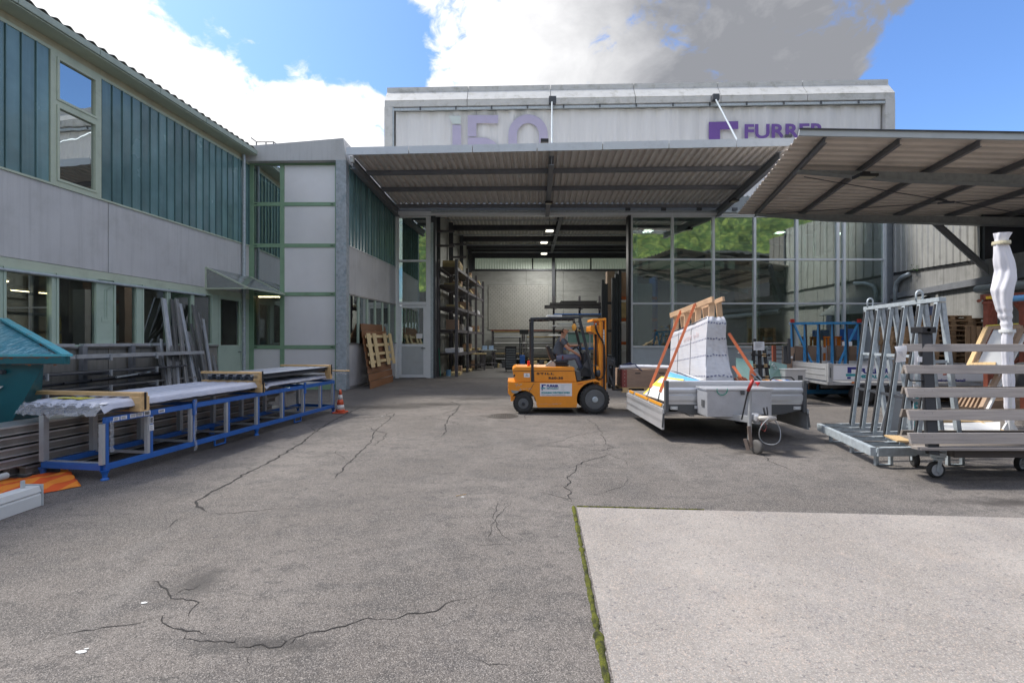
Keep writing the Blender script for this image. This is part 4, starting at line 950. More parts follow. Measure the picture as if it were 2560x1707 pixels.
# ================================================================ WHAT LIES BEHIND THE CAMERA (seen in the glass)
M_forest = mat('forest_hillside', (.045, .085, .02), .95, var=.6, vs_=.9, c2=(.14, .18, .04), c2s=.5, c2lo=.42, c2hi=.62, grime=.7, grime_c=(.015, .03, .01))
def hillf(u, v):
    x = -170 + u * 360; y = -75 - v * 150; h = 8 + 72 * (1 - (1 - v) ** 1.6) + 5 * math.sin(x * .02)
    h += 5.5 * noise.noise(Vector((x * .11, y * .11, 0))) + 2.5 * abs(noise.noise(Vector((x * .35, y * .35, 3)))) * 2 + 1.0 * noise.noise(Vector((x * .9, y * .9, 1)))
    return Vector((x, y, h if v > .01 else -1))
hl = MB().grid(hillf, 300, 130).build('hill', M_forest, smooth=True); tag(hl, 'wooded green hillside behind the yard', kind='structure')
bb = thing('far_workshop', 'dark roofed shed facing the hall, seen reflected in its glazing', 'building', (4, -26, 0))
M_dk = mat('dark_shed_wall', (.09, .085, .085), .8, var=.2)
MB().prism([(-30, -24, 0), (75, -24, 0), (75, -24, 11.4), (28, -24, 14.2), (17, -24, 11.4), (5, -24, 9.4), (-30, -24, 8.6)], (0, -14, 0)).build('walls', M_dk, bb)
mb = MB(); mb.bar((5, -31, 9.7), (28, -31, 14.5), 16, .3, (0, 0, 1)); mb.bar((28, -31, 14.5), (76, -31, 11.7), 16, .3, (0, 0, 1)); mb.build('roof', M_roof, bb)
for k in range(6): MB().box(-22 + k * 6.5, -19 + k * 6.5, -23.99, -23.9, 2, 4.2).build('window', M_lgrey, bb)

# trees beyond the hall's side windows
M_bark = mat('bark', (.09, .065, .045), .9, var=.3); M_leafs = [mat('leaf_mid', (.055, .12, .022), .6, var=.4, vs_=2), mat('leaf_light', (.11, .20, .04), .6, var=.3, vs_=2)]
for k, (x, y, h) in enumerate(((27, 33, 13), (34, 38, 15), (23.5, 28, 10))):
    t = thing('leafy_tree', ['broad tree seen through the side windows of the hall', 'tallest tree farthest behind the side windows of the hall', 'slender tree nearest to the side windows of the hall'][k], 'tree', (x, y, 0), group='trees beyond the hall windows')
    tm = MB().tube([(x, y, 0), (x + .2, y, h * .4), (x, y + .2, h * .8)], [.25, .18, .06], 8)
    for j in range(7): a = j * 2.4; zz = h * (.35 + .08 * j); tm.tube([(x, y, zz), (x + 1.8 * math.cos(a), y + 1.8 * math.sin(a), zz + 1.4)], [.08, .02], 5)
    tm.build('trunk', M_bark, t)
    for mi in range(2):
        mb = MB()
        for c_ in range(26):
            cc = Vector((x + rnd.gauss(0, 1.5), y + rnd.gauss(0, 1.5), h * (.45 + .5 * rnd.random())))
            for q_ in range(60):
                p = cc + Vector((rnd.gauss(0, .55), rnd.gauss(0, .55), rnd.gauss(0, .45))); d = Vector((rnd.uniform(-1, 1), rnd.uniform(-1, 1), rnd.uniform(-1, 1))).normalized() * .14; e = d.cross(Vector((rnd.random(), rnd.random(), 1))).normalized() * .07
                mb.add([p - d, p + e, p + d, p - e], [(0, 1, 2, 3)])
        mb.build('crown', M_leafs[mi], t)['kind'] = 'stuff'
# ================================================================ LEFT YARD
# ---- tipping skip
sk = thing('skip_container', 'teal steel skip with rusty rim at the left edge of the yard', 'skip', (-7.5, 6.5, 0))
M_teal = mat('teal_skip_paint', (.004, .105, .13), .42, var=.12, grime=.3, grime_c=(.01, .07, .09), coat=.15)
M_teali = mat('scratched_teal_inside', (.015, .19, .26), .5, var=.3, vs_=6, stretch=(6, 1.2, 1.2), c2=(.25, .45, .52), c2s=7, c2lo=.52, c2hi=.60, grime=.35, grime_c=(.16, .07, .03))
M_rim = mat('lit_teal_rim', (.08, .40, .48), .4, var=.1, grime=.6, grime_c=(.20, .09, .04), vs_=7)  # paler teal puts the light on the rim's top into the colour; rust grime over it
C = Vector((-5.86, 6.0, 1.55)); D = Vector((-8.44, 7.55, 2.10)); Ln = Vector((-9.4, 5.75, 1.55)); LD2 = Vector((-10.3, 7.6, 2.15))
MB().bar(C + Vector((.03, 0, 0)), Ln, .10, .03).bar(D, C, .10, .03).build('rim_plate', M_rim, sk)
MB().bar(C + Vector((0, -.02, -.065)), Ln + Vector((0, -.02, -.065)), .06, .10).bar(C + Vector((0, .0, -.07)), D + Vector((0, 0, -.07)), .06, .10).build('rim', M_teal, sk, bevel=.01)
MB().add([C + Vector((-.12, .05, -.02)), D + Vector((0, .05, -.03)), LD2, Ln + Vector((0, .1, -.1))], [(0, 1, 2, 3)]).build('inner_plate', M_teali, sk, solid=.01)
rj = MB(); M_rustj = mat('rust', (.16, .065, .03), .9, var=.4, vs_=20)
for (pa_, pb_, n_) in ((C + Vector((-.03, -.055, -.022)), Ln + Vector((0, -.055, -.022)), 90), (C + Vector((-.05, -.05, -.112)), Ln + Vector((0, -.05, -.112)), 90), (C + Vector((-.14, .0, .012)), D + Vector((.02, .0, -.0)), 70)):
    for k in range(n_):
        t = k / n_; p = pa_.lerp(pb_, t); h = (.004 + .012 * abs(nz2(t * 40, pa_.z * 9)) + (.03 * rnd.random() if rnd.random() < .12 else 0)) * (1 if nz2(t * 14, pa_.z * 30) > -.25 else .25); q_ = pa_.lerp(pb_, t + 1.02 / n_)
        rj.add([p, q_, q_ - Vector((0, 0, h)), p - Vector((0, 0, h * (.7 + .5 * rnd.random())))], [(0, 1, 2, 3)])
rj.build('rust_edge', M_rustj, sk)['kind'] = 'stuff'
b0, b1 = Vector((-7.05, 6.15, .12)), Vector((-9.6, 5.9, .12))
MB().add([C + Vector((-.35, .03, -.12)), Ln + Vector((0, .03, -.12)), b1, b0, Vector((-7.6, 7.3, .12)), D + Vector((-.35, 0, -.12)), Vector((-10, 7.3, .12)), LD2 + Vector((0, 0, -.1))],
         [(0, 1, 2, 3), (0, 3, 4, 5), (5, 4, 6, 7), (3, 2, 6, 4), (1, 7, 6, 2)]).build('body', M_teal, sk, solid=.012)
MB().add([P(-5, 965, 6.0), P(9, 965, 6.0), P(-12, 980, 6.01), P(-30, 1000, 6.02)], [(0, 1, 2, 3)]).build('white_mark', M_white, sk)
MB().lathe([(.0, -.03), (.03, -.03), (.03, .03), (0, .03)], P(5, 930, 5.97), 'Y', 10).build('lifting_lug', M_dsteel, sk)
for x in (-7.6, -9.2): MB().box(x - .06, x + .06, 6.2, 7.2, 0, .12).build('skid', M_teal, sk)

# ---- blue stillage rack
NA = Vector((-5.10, 5.69, 0)); ua = Vector((.1454, .9894, 0)); ub = Vector((-.9894, .1454, 0)); RK = lambda t, o=0, z=0: NA + ua * t + ub * o + Vector((0, 0, z))
rk = thing('steel_rack', 'long blue steel rack on feet carrying wrapped sheet packs', 'rack', tuple(RK(2.7, .45)))
ts_ = [.02, .62, 1.32, 2.03, 2.75, 3.47, 4.17, 4.83, 5.36]; RL = 5.39
M_wpost = mat('pale_aluminium_upright', (.50, .52, .54), .4, metal=.4, var=.08, grime=.25)
MB().bar(RK(0, 0, .745), RK(RL, 0, .745), .05, .075).build('top_rail', M_blue, rk, bevel=.004)
for o_ in (0, .92): MB().bar(RK(0, o_, .16), RK(RL, o_, .16), .05, .075).build('bottom_rail', M_blue, rk, bevel=.004)
for t in (0, RL): MB().bar(RK(t, .03, .16), RK(t, .89, .16), .05, .07).build('end_rail', M_blue, rk)
for i, t in enumerate(ts_):
    MB().bar(RK(t, 0, .199), RK(t, 0, .706), .045, .045).build('post', M_blue, rk)
    MB().bar(RK(t - .048, -.004, .20), RK(t - .048, -.004, .706), .045, .045).build('upright', M_wpost, rk)
    MB().bar(RK(t, .92, .20), RK(t, .92, .79), .06, .07).build('upright', M_wpost, rk)
    MB().bar(RK(t + .03, .03, .19), RK(t + .03, .89, .19), .045, .03).build('cross_member', M_wpost, rk)
    if i < 8: MB().bar(RK(t + .03, .01, .69), RK(ts_[i + 1] - .08, .01, .69), .02, .02).build('seal_strip', M_wpost, rk) if False else None
for t in (.62, 1.35, 2.75, 4.17, 5.36):
    MB().bar(RK(t, .03, .77), RK(t, .9, .77), .05, .05).build('cross_member', M_blue, rk)
for t in (.01, 2.72, 5.36):
    for o_ in (0, .92): c = RK(t, o_); MB().lathe([(.052, .122), (.03, .07), (.025, .03), (.045, .012), (.045, 0)], c, n=12).build('foot', M_blue, rk)
for t in (1.32, 4.17): MB().bar(RK(t, -.035, .60), RK(t, -.035, .84), .03, .07).build('lug', M_blue, rk, bevel=.008)
for t in (1.75, 3.85): MB().bar(RK(t, 0, .12), RK(t, 0, .04), .02, .02).bar(RK(t + .22, 0, .12), RK(t + .22, 0, .04), .02, .02).bar(RK(t - .01, 0, .035), RK(t + .23, 0, .035), .02, .02).build('fork_loop', M_blue, rk)
# labels on the rack
M_ink = mat('black_ink', (.02, .02, .025), .6, var=0)
def lab(t0, t1, z0, z1, o_=-.027, bars=False):
    q = MB().add([RK(t0, o_, z0), RK(t1, o_, z0), RK(t1, o_, z1), RK(t0, o_, z1)], [(0, 1, 2, 3)]).build('label', M_paper, rk)
    mb = MB(); n = 9 if bars else 3
    for k in range(n):
        if bars: a = t0 + (t1 - t0) * (.15 + .7 * k / n); mb.add([RK(a, o_ - .002, z0 + .01), RK(a + (t1 - t0) * .04, o_ - .002, z0 + .01), RK(a + (t1 - t0) * .04, o_ - .002, z1 - .01), RK(a, o_ - .002, z1 - .01)], [(0, 1, 2, 3)])
        else: a = z0 + (z1 - z0) * (.2 + .25 * k); mb.add([RK(t0 + .01, o_ - .002, a), RK(t1 - .02, o_ - .002, a), RK(t1 - .02, o_ - .002, a + .004), RK(t0 + .01, o_ - .002, a + .004)], [(0, 1, 2, 3)])
    mb.build('print', M_ink, q)
lab(.09, .17, .722, .77); lab(.185, .27, .722, .77); lab(.31, .40, .722, .775); lab(.41, .49, .722, .775); lab(.50, .60, .72, .785, bars=True); lab(.72, .82, .725, .77, bars=True)
lab(.585, .64, .60, .69, -.03, True); lab(.575, .645, .50, .585, -.032)
# plastic scrap on the first post
M_clear = mat('cloudy_plastic', (.6, .62, .66), .2, var=.2, alpha=.35, bump=.6, bscale=20)
ps = MB().grid(lambda u, v: RK(.03 + .05 * u + .02 * nz2(v * 9, u), -.05 - .01 * nz2(u * 7, v * 9), .34 + .40 * v), 6, 20).build('plastic_scrap', M_clear, smooth=True); tag(ps, 'torn clear plastic strip stuck to the first post of the blue rack', 'plastic')
ps = MB().grid(lambda u, v: RK(1.29 + .05 * u + .03 * nz2(v * 5, u), -.05 - .015 * nz2(u * 7, v * 9), .06 + .78 * v), 6, 24).build('plastic_scrap', M_clear, smooth=True); tag(ps, 'clear plastic streamer hanging from the lug of the blue rack', 'plastic')

# ---- wrapped trapezoidal sheet packs
M_sheet = mat('anthracite_sheet', (.13, .15, .18), .35, metal=.4, var=.1)
M_filmv = mat('protective_film', (.48, .50, .58), .32, var=.12, vs_=7, bump=.7, bscale=14, spec=.6, stretch=(1, .25, 1))
def pack(t0, t1, o0, o1, z0, z1, lab_, film=True, wav=.035, ends=.05, crumple=.006, group='sheet metal packs on the blue rack'):
    t = thing('sheet_pack', lab_, 'sheet pack', tuple(RK((t0 + t1) / 2, (o0 + o1) / 2, z0)), group=group)
    nlay = max(2, int((z1 - z0) / .035))
    npf = 6
    def prof(u): 
        w = (u * npf) % 1; return wav * (1 if w < .5 else (1 - (w - .5) / .12 if w < .62 else (0 if w < .88 else (w - .88) / .12)))
    for k in range(nlay):
        za = z0 + (z1 - z0) * k / nlay
        MB().grid(lambda u, v: RK(t0 + .02 + (t1 - t0 - .04) * v, o0 + .015 + (o1 - o0 - .03) * u, za + prof(u)), 48, 1).build('sheet', M_sheet, t, solid=.006)
    if film:
        def ff(u, v):
            tt = t0 + (t1 - t0) * v; oo = o0 + (o1 - o0) * u; e = min(u, 1 - u); ed = min(v, 1 - v) * (t1 - t0)
            z = z1 + .004 + prof(u) * .75 + crumple * (nz2(tt * 5, oo * 22, 1) + .7 * nz2(tt * 16, oo * 40, 2))
            if e < .03: z -= (.03 - e) / .03 * (z1 - z0) * .8; oo += (-.02 if u < .5 else .02) * (1 + .5 * nz2(tt * 8, 3))
            if ed < .10: z -= (.10 - ed) / .10 * .05; 
            return RK(tt + .03 * nz2(oo * 20, v * 3) * (1 if ed < .15 else 0), oo, z)
        MB().grid(ff, 60, int((t1 - t0) * 45)).build('protective_film', M_filmv, t, smooth=True)
    return t
pack(-.05, 2.92, -.04, 1.18, .83, .95, 'longest film wrapped sheet pack at the near end of the blue rack')
pack(2.95, 5.35, -.02, 1.08, .83, .90, 'lower film wrapped sheet pack at the far end of the blue rack')
pk3 = pack(2.62, 5.30, -.08, .95, 1.02, 1.07, 'upper sheet pack with its wavy ends open facing the camera', film=False, wav=.045)
MB().grid(lambda u, v: RK(2.66 + 2.6 * v, -.08 + 1.03 * u, 1.078 + .045 * (1 if (u * 6) % 1 < .5 else (1 - ((u * 6) % 1 - .5) / .12 if (u * 6) % 1 < .62 else (0 if (u * 6) % 1 < .88 else ((u * 6) % 1 - .88) / .12)))), 48, 1).build('top_sheet', mat('pale_blue_grey_sheet', (.40, .44, .52), .35, metal=.3, var=.08, grime=.15), pk3, solid=.005)
# yellow / green paint mark
ym = MB().grid(lambda u, v: RK(.12 + .16 * v + .01 * nz2(u * 9, v * 5), .46 + .5 * u, .990 + .012 * nz2(u * 20, v * 9)), 14, 4).build('paint_mark', mat('yellow_spray', (.55, .50, .06), .5, var=.2)); ym.parent = None; tag(ym, 'yellow sprayed mark on the film at the near end of the blue rack', 'paint mark')
# crumpled film at the open near end
cf = MB().grid(lambda u, v: RK(-.04 - .10 * v + .02 * nz2(u * 14, v * 6), -.04 + 1.2 * u, .95 - .13 * v * (1 + .4 * nz2(u * 10, v * 4)) + .03 * nz2(u * 22, v * 10, 4)), 60, 10).build('film_flap', M_clear, smooth=True); tag(cf, 'crumpled clear film hanging off the near end of the long sheet pack', 'film')
# timbers
def timber(t, o0, o1, z, h, w, lab_, blk=None, dz=0):
    r = thing('timber_clamp', lab_, 'timber', tuple(RK(t, (o0 + o1) / 2, z)), group='orange timber clamps strapped round the sheet packs')
    MB().bar(RK(t, o0, z), RK(t, o1, z + dz), w, h).build('top_timber', M_woodx, r, bevel=.004)
    if blk:
        for (a0, a1, b0, b1, tw_) in blk: MB().bar(RK(t, a0, (b0 + b1) / 2), RK(t, a1, (b0 + b1) / 2), tw_, b1 - b0).build('timber_block', M_woodx, r, bevel=.004)
        MB().bar(RK(t, -.14, z - .2), RK(t, -.14, z + .03), .022, .012).build('strap', M_black, r)
    return r
timber(.42, -.12, 1.55, 1.025, .05, .11, 'wide timber laid across the near end of the long sheet pack', [(-.13, .03, .80, .998, .14), (.0, 1.1, .795, .83, .10)])
timber(2.72, -.08, 1.10, .985, .045, .09, 'lower timber across the end of the long sheet pack', [(-.13, .0, .79, .96, .10), (.0, 1.1, .795, .825, .09)])
timber(2.70, -.10, 1.10, 1.148, .04, .08, 'upper timber lying on the open wavy sheet ends', [(-.10, .02, 1.01, 1.125, .08)])
timber(5.05, -.10, 1.15, 1.148, .04, .08, 'timber across the far end of the upper sheet pack', [(-.13, .0, .84, 1.125, .09), (.0, 1.1, .985, 1.015, .09)])
timber(5.30, -.45, .5, 1.015, .025, .07, 'thin lath sticking out past the far end of the blue rack')
cf = MB().grid(lambda u, v: RK(5.35 + .06 * v, -.02 - .32 * u + .02 * nz2(u * 9, v * 5), .98 - .05 * v + .03 * nz2(u * 12, v * 8, 2)), 24, 8).build('film_flap', M_clear, smooth=True); tag(cf, 'loose film end sticking out at the far corner of the blue rack', 'film')

# ---- bundle of long profiles standing behind the rack
M_prweb = mat('dull_profile_web', (.26, .24, .22), .5, metal=.35, var=.25, vs_=3, grime=.5, grime_c=(.09, .085, .075)); M_prfl = mat('bright_profile_flange', (.50, .50, .50), .35, metal=.6, var=.2, vs_=3, grime=.4, grime_c=(.22, .21, .19))
for r in range(5):
    for c in range(3):
        t0 = -1.3 + rnd.uniform(-.3, .25) + (1.15 if (r == 0 or c) else 0) * (1 if r < 2 else .2); t1 = 5.2 + rnd.uniform(-.8, .5); o_ = 1.12 + c * .16; z = .12 + r * .135
        o = MB().bar(RK(t0 + .005, o_ + .0, z - .038), RK(t1 - .005, o_, z - .038), .09, .085).build('metal_profile', M_prweb)
        fo = o.location.copy(); q_ = MB().bar(RK(t0, o_, z + .015), RK(t1, o_, z + .015), .14, .022).bar(RK(t0, o_, z - .074), RK(t1, o_, z - .074), .14, .012).build('flange', M_prfl, o); lv = ['bottom', 'second', 'middle', 'fourth', 'top'][r]; cc = ['row nearest the rack', 'middle row', 'row nearest the wall'][c]
        tag(o, f'{lv} layer profile behind the blue rack, {cc}', 'metal profile', 'long aluminium profiles stacked behind the blue rack')
for t in (-.1, 2.0, 4.2): 
    o = MB().bar(RK(t, 1.0, .02), RK(t, 1.55, .02), .09, .04).build('bearer', M_dsteel); tag(o, ['near', 'middle', 'far'][(t > 1) + (t > 3)] + ' dark bearer under the stack of long profiles', 'bearer', 'bearers under the profile stack')

# ---- cantilever rack on the wall with bars
cr_ = thing('cantilever_rack', 'grey cantilever rack with bars along the workshop wall', 'rack', tuple(LWb(10.3, .3, 0)))
for Y in (7.7, 9.0, 10.3, 11.5):
    MB().bar(LWb(Y, .12, 0), LWb(Y, .12, 1.62), .09, .12).build('post', M_beam, cr_)
    for z in (.35, .66, 1.0, 1.34):
        MB().bar(LWb(Y, .15, z - .02), LWb(Y, .80, z + .0), .05, .05).build('arm', M_beam, cr_); MB().bar(LWb(Y, .80, z - .05), LWb(Y, .80, z + .09), .05, .03).build('arm_stop', M_wpost, cr_)
def wbar(Ya, Yb, o_, z, w, h, lab_, m=M_aludark, tube=False, dz=0):
    mb = MB()
    if tube: mb.tube([LWb(Ya, o_, z), LWb(Yb, o_, z + dz)], w / 2, 8)
    else: mb.bar(LWb(Ya, o_, z), LWb(Yb, o_, z + dz), w, h)
    o = mb.build('metal_bar', m); tag(o, lab_, 'metal bar', 'bars lying on the cantilever rack')
wbar(9.6, 13.1, .72, 1.40, .10, .085, 'broad pale channel on the top arms of the cantilever rack', M_alu); wbar(8.4, 9.55, .74, 1.39, .08, .06, 'short channel beside the skip rim on the top arms', M_alu)
wbar(8.2, 12.9, .52, 1.395, .10, .08, 'second channel from the front on the top arms', M_aludark)
lv = [(1.045, 'second highest arms'), (.70, 'second lowest arms'), (.385, 'lowest arms')]
for li, (z, nm) in enumerate(lv):
    for k in range(7): wbar(7.6 + rnd.uniform(-.6, 2.4), 12.2 + rnd.uniform(-1.2, .9), .26 + k * .075, z + .005 * (k % 3), .045, .035, f'bar {["closest to the wall","next to the innermost bar","third out from the wall","in the centre","third in from the arm stops","next to the outermost bar","against the arm stops"][k]} on the {nm}', M_aludark if k % 2 else M_dsteel, tube=(k % 3 == 0))
for k in range(6): wbar(8.6 + k * .5, 12.3 - .2 * k, .3 + k * .08, .79 + .025 * k, .05, .05, ['lowest', 'second', 'third', 'fourth', 'fifth', 'highest'][k] + ' loose tube resting slantwise on the lower arms', M_galv if k == 4 else M_dsteel, True, .06)
# long boards stored on the sill
for k, (a, b) in enumerate(((8.6, 10.1), (10.3, 12.0), (12.1, 12.9))): o = LBX(a, b, .02, .14, ZS + .0, ZS + .07).build('metal_bar', M_alu); tag(o, ['left', 'middle', 'right'][k] + ' short aluminium bar lying on the window sill', 'metal bar', 'short bars on the window sill')

# ---- leaning profiles
ZZ = lambda x, y: (x * .2976, 550 + y * .2976)
lean = [((1368, 655), (1450, 1230), 50), ((1440, 665), (1500, 1240), 30), ((1478, 660), (1560, 1260), 40), ((1505, 700), (1640, 1340), 36), ((1622, 715), (1735, 1335), 46), ((1662, 775), (1785, 1330), 34), ((1700, 830), (1760, 1180), 26),
        ((1400, 920), (1425, 1230), 26), ((1432, 890), (1470, 1230), 26), ((1465, 975), (1500, 1300), 24), ((1575, 935), (1690, 1335), 42), ((1600, 870), (1720, 1335), 22), ((1640, 1130), (1710, 1335), 40),
        ((1415, 1180), (1420, 1370), 34), ((1460, 1180), (1465, 1370), 32), ((1500, 1185), (1505, 1370), 26), ((1545, 1180), (1552, 1370), 44), ((1590, 1200), (1600, 1370), 34), ((1640, 1240), (1650, 1370), 30), ((1785, 1130), (1830, 1330), 26), ((1812, 1215), (1845, 1330), 24), ((1350, 1000), (1380, 1370), 20),
        ((1310, 1060), (1385, 1370), 9), ((1325, 1060), (1400, 1370), 9), ((1340, 1062), (1415, 1370), 10)]
desc = ['tallest left', 'tall narrow second', 'tall third', 'long slanting fourth', 'tall broad one on the right', 'tall slanting right', 'narrow upper right', 'short narrow left', 'narrow one beside the window post', 'dark gap-side', 'broad middle', 'thin slanting middle', 'short broad slanting', 'short upright first', 'short upright second', 'short upright third', 'short broad upright', 'short upright fifth', 'short upright sixth', 'small outermost right', 'lowest stub at the right end', 'thin left', 'thin tube first', 'thin tube second', 'thin tube third']
for i, ((tx_, ty_), (bx_, by_), w) in enumerate(lean):
    a = ZZ(tx_, ty_); b = ZZ(bx_, by_)
    o_t, o_b = .06 + .02 * (i % 4), .50 + .05 * (i % 5)
    Yt = LWY(a[0], o_t); Tp = LWb(Yt, o_t, PZ(a[1], Yt))
    Yb = LWY(b[0], o_b); Bv = LWb(Yb, o_b, PZ(b[1], Yb)); dd = (Tp - Bv).normalized(); Bt = Bv - dd * ((Bv.z - .01) / dd.z)
    wm = w * .2976 * Yt / F * .95; mb = MB()
    mb.bar(Bt, Tp, wm, .006, (1, 0, 0)); sv = dd.cross(Vector((1, 0, 0))).normalized()
    for sg in (-1, 1): mb.bar(Bt + sv * sg * (wm / 2 - .004) + Vector((.02, 0, 0)), Tp + sv * sg * (wm / 2 - .004) + Vector((.02, 0, 0)), .008, .045, (1, 0, 0))
    o = mb.build('leaning_profile', M_alu if i % 3 == 0 else mat('grey_leaning_profile', (.34, .34, .34), .45, metal=.55, var=.12, rnd_v=.3, grime=.3)); tag(o, f'{desc[i]} of the metal channels leaning on the workshop windows', 'metal profile', 'metal channels leaning against the workshop windows')

# ---- traffic cone
cn = thing('traffic_cone', 'orange and white traffic cone by the far end of the blue rack', 'traffic cone', (-4.13, 10.95, 0))
M_or = mat('cone_orange', (.62, .10, .04), .5, var=.1, grime=.25); M_cw = mat('cone_white', (.62, .60, .58), .5, var=.05, grime=.25)
hs = [0.035, .09, .20, .325, .44, .56]; rr = lambda h: .115 - .165 * (h) if h < .6 else .02
for i in range(5):
    MB().lathe([(rr(hs[i]) + .0, hs[i] + .001), (rr(hs[i + 1]), hs[i + 1])], (-4.13, 10.95, 0), n=24).build('band', M_or if i % 2 == 0 else M_cw, cn, smooth=True)
MB().box(-4.13 - .145, -4.13 + .145, 10.95 - .145, 10.95 + .145, 0, .034).build('base', M_or, cn, bevel=.012)

# ---- cassette box, roller, tarp
cs = thing('awning_cassette', 'white aluminium awning cassette lying on the asphalt at the lower left', 'awning cassette', (-5.1, 3.9, 0))
x1 = -4.98
MB().prism([(x1, 4.82, .0), (x1 + .0, 4.82, .12), (x1 - .015, 4.82, .135), (x1 - .0, 4.82, .15), (x1 - .02, 4.82, .21), (x1 - .16, 4.82, .21), (x1 - .20, 4.82, .03), (x1 - .19, 4.82, 0)], (0, -2.4, 0)).build('body', M_white, cs, bevel=.004)
MB().box(x1 - .21, x1 + .008, 4.822, 4.832, -.0, .225).build('end_cap', M_lgrey, cs)
MB().box(x1 - .22, x1 - .0, 4.0, 4.06, .211, .218).box(x1 - .12, x1 - .10, 4.72, 4.75, .21, .29).build('bracket', M_lgrey, cs)
rl = MB().tube([(-5.42, 3.2, .32), (-5.42, 4.88, .30)], .035, 12).build('awning_roller', M_white, smooth=True); tag(rl, 'thin white roller tube lying behind the awning cassette', 'roller')
M_tarp = bpy.data.materials.new('orange_striped_cloth'); M_tarp.use_nodes = True
def _t():
    nt = M_tarp.node_tree; N = nt.nodes.new; L = nt.links.new; b = nt.nodes['Principled BSDF']; b.inputs['Roughness'].default_value = .75
    tc = N('ShaderNodeTexCoord'); w = N('ShaderNodeTexWave'); w.wave_type = 'BANDS'; w.bands_direction = 'X'; w.inputs['Scale'].default_value = 1.15; w.inputs['Distortion'].default_value = .6; L(tc.outputs['Object'], w.inputs[0])
    r = N('ShaderNodeValToRGB'); r.color_ramp.interpolation = 'CONSTANT'; r.color_ramp.elements[0].color = (.62, .09, .01, 1); r.color_ramp.elements[1].position = .5; r.color_ramp.elements[1].color = (.72, .22, .02, 1)
    L(w.outputs[0], r.inputs[0]); L(r.outputs[0], b.inputs['Base Color'])
_t()
q = [G(-40, 1262), G(203, 1216), G(150, 1168), G(-60, 1205)]
def tf(u, v):
    p = q[0].lerp(q[1], u).lerp(q[3].lerp(q[2], u), v); h = .015 + .10 * math.sin(math.pi * min(1, v * 1.3)) * (1 - .3 * u) * (.6 + .8 * abs(nz2(p.x * 3, p.y * 3))) + .03 * nz2(p.x * 9, p.y * 9)
    if v < .03 or u > .97: h = .008
    return Vector((p.x + .04 * nz2(v * 5, u * 3), p.y + .05 * nz2(u * 6, v), max(.008, h)))
o = MB().grid(tf, 60, 30).build('striped_tarp', M_tarp, smooth=True, solid=.004); tag(o, 'crumpled orange striped cloth lying on the ground by the blue rack', 'cloth')
# dark box under the near end of the profile stack
o = MB().box(-6.35, -5.95, 5.85, 6.0, 0, .06).build('bearer', M_dsteel); tag(o, 'dark block on the ground under the near corner of the blue rack', 'block')

# ---- brown board stack and pallet leaning on the side wall
PNb = [Vector((-5.06, 16.25, 0)), Vector((-5.02, 19.2, 0))]; PNt = [Vector((PX(900, 17.0), 17.0, PZ(808, 17.0))), Vector((PX(961, 19.75), 19.75, PZ(812, 19.75)))]
pf = lambda u, v, off=0: PNb[0].lerp(PNb[1], u).lerp(PNt[0].lerp(PNt[1], u), v) + Vector((1, 0, .25)).normalized() * off
bp = thing('boarded_screen', 'brown boarded panel leaning against the grey side wall', 'panel', tuple((PNb[0] + PNb[1]) / 2))
M_br = mat('brown_stained_board', (.20, .085, .032), .6, var=.15, vs_=2, grime=.2, rnd_v=.15)
for k in range(9):
    v0, v1 = k / 9, (k + 1) / 9 - .008
    MB().add([pf(0, v0, .0), pf(1, v0, .0), pf(1, v1, .03), pf(0, v1, .03)], [(0, 1, 2, 3)]).build('board', M_br, bp, solid=.025)
lp = thing('pallet', 'pale new pallet standing against the brown boarded panel', 'pallet', tuple(pf(.4, .4)))
uv = lambda px, py: None
M_pal = mat('fresh_pallet_wood', (.62, .48, .26), .65, var=.12, grime=.15, rnd_v=.1)
def pq(u0, u1, v0, v1, off, nm, sk_=0): MB().add([pf(u0, v0, off), pf(u1, v0, off), pf(u1 - sk_, v1, off), pf(u0 - sk_, v1, off)], [(0, 1, 2, 3)]).build(nm, M_pal, lp, solid=.022)
for u in (.05, .28, .72, .98): pq(u, u + .13, .30, .83, .13, 'slat')
for v in (.36, .48, .62, .76): pq(.03, 1.14, v, v + .045, .09, 'cross_board')
# ================================================================ FORKLIFT
FN = 10.77
fk = thing('forklift', 'orange electric forklift with black overhead guard in front of the open hall', 'forklift', (.3, 11.35, 0))
M_fo = mat('forklift_orange', (.76, .27, .018), .38, var=.05, vs_=2, grime=.22, grime_c=(.35, .13, .03), coat=.25)
M_fb = mat('forklift_black', (.028, .032, .038), .42, var=.15)
M_seat = mat('black_seat', (.02, .02, .022), .5, var=.15)
M_rimg = mat('grey_wheel_rim', (.13, .14, .15), .45, metal=.3, var=.15, grime=.3)
def fm(zx, zy, d=0):
    X = (1240 + zx * .1913 - CX) * FN / F; z = (1432 - zy) * .1913 * FN / F; return Vector((X, FN + d, z))
W = 1.16
def fprism(pts, d0, d1, name, m, **k): return MB().prism([fm(x, y, d0) for x, y in pts], (0, d1 - d0, 0)).build(name, m, fk, **k)
arcp = lambda cx, cy, r, a0, a1, n=10: [(cx + r * math.cos(R(a0 + (a1 - a0) * i / n)), cy + r * math.sin(R(a0 + (a1 - a0) * i / n))) for i in range(n + 1)]
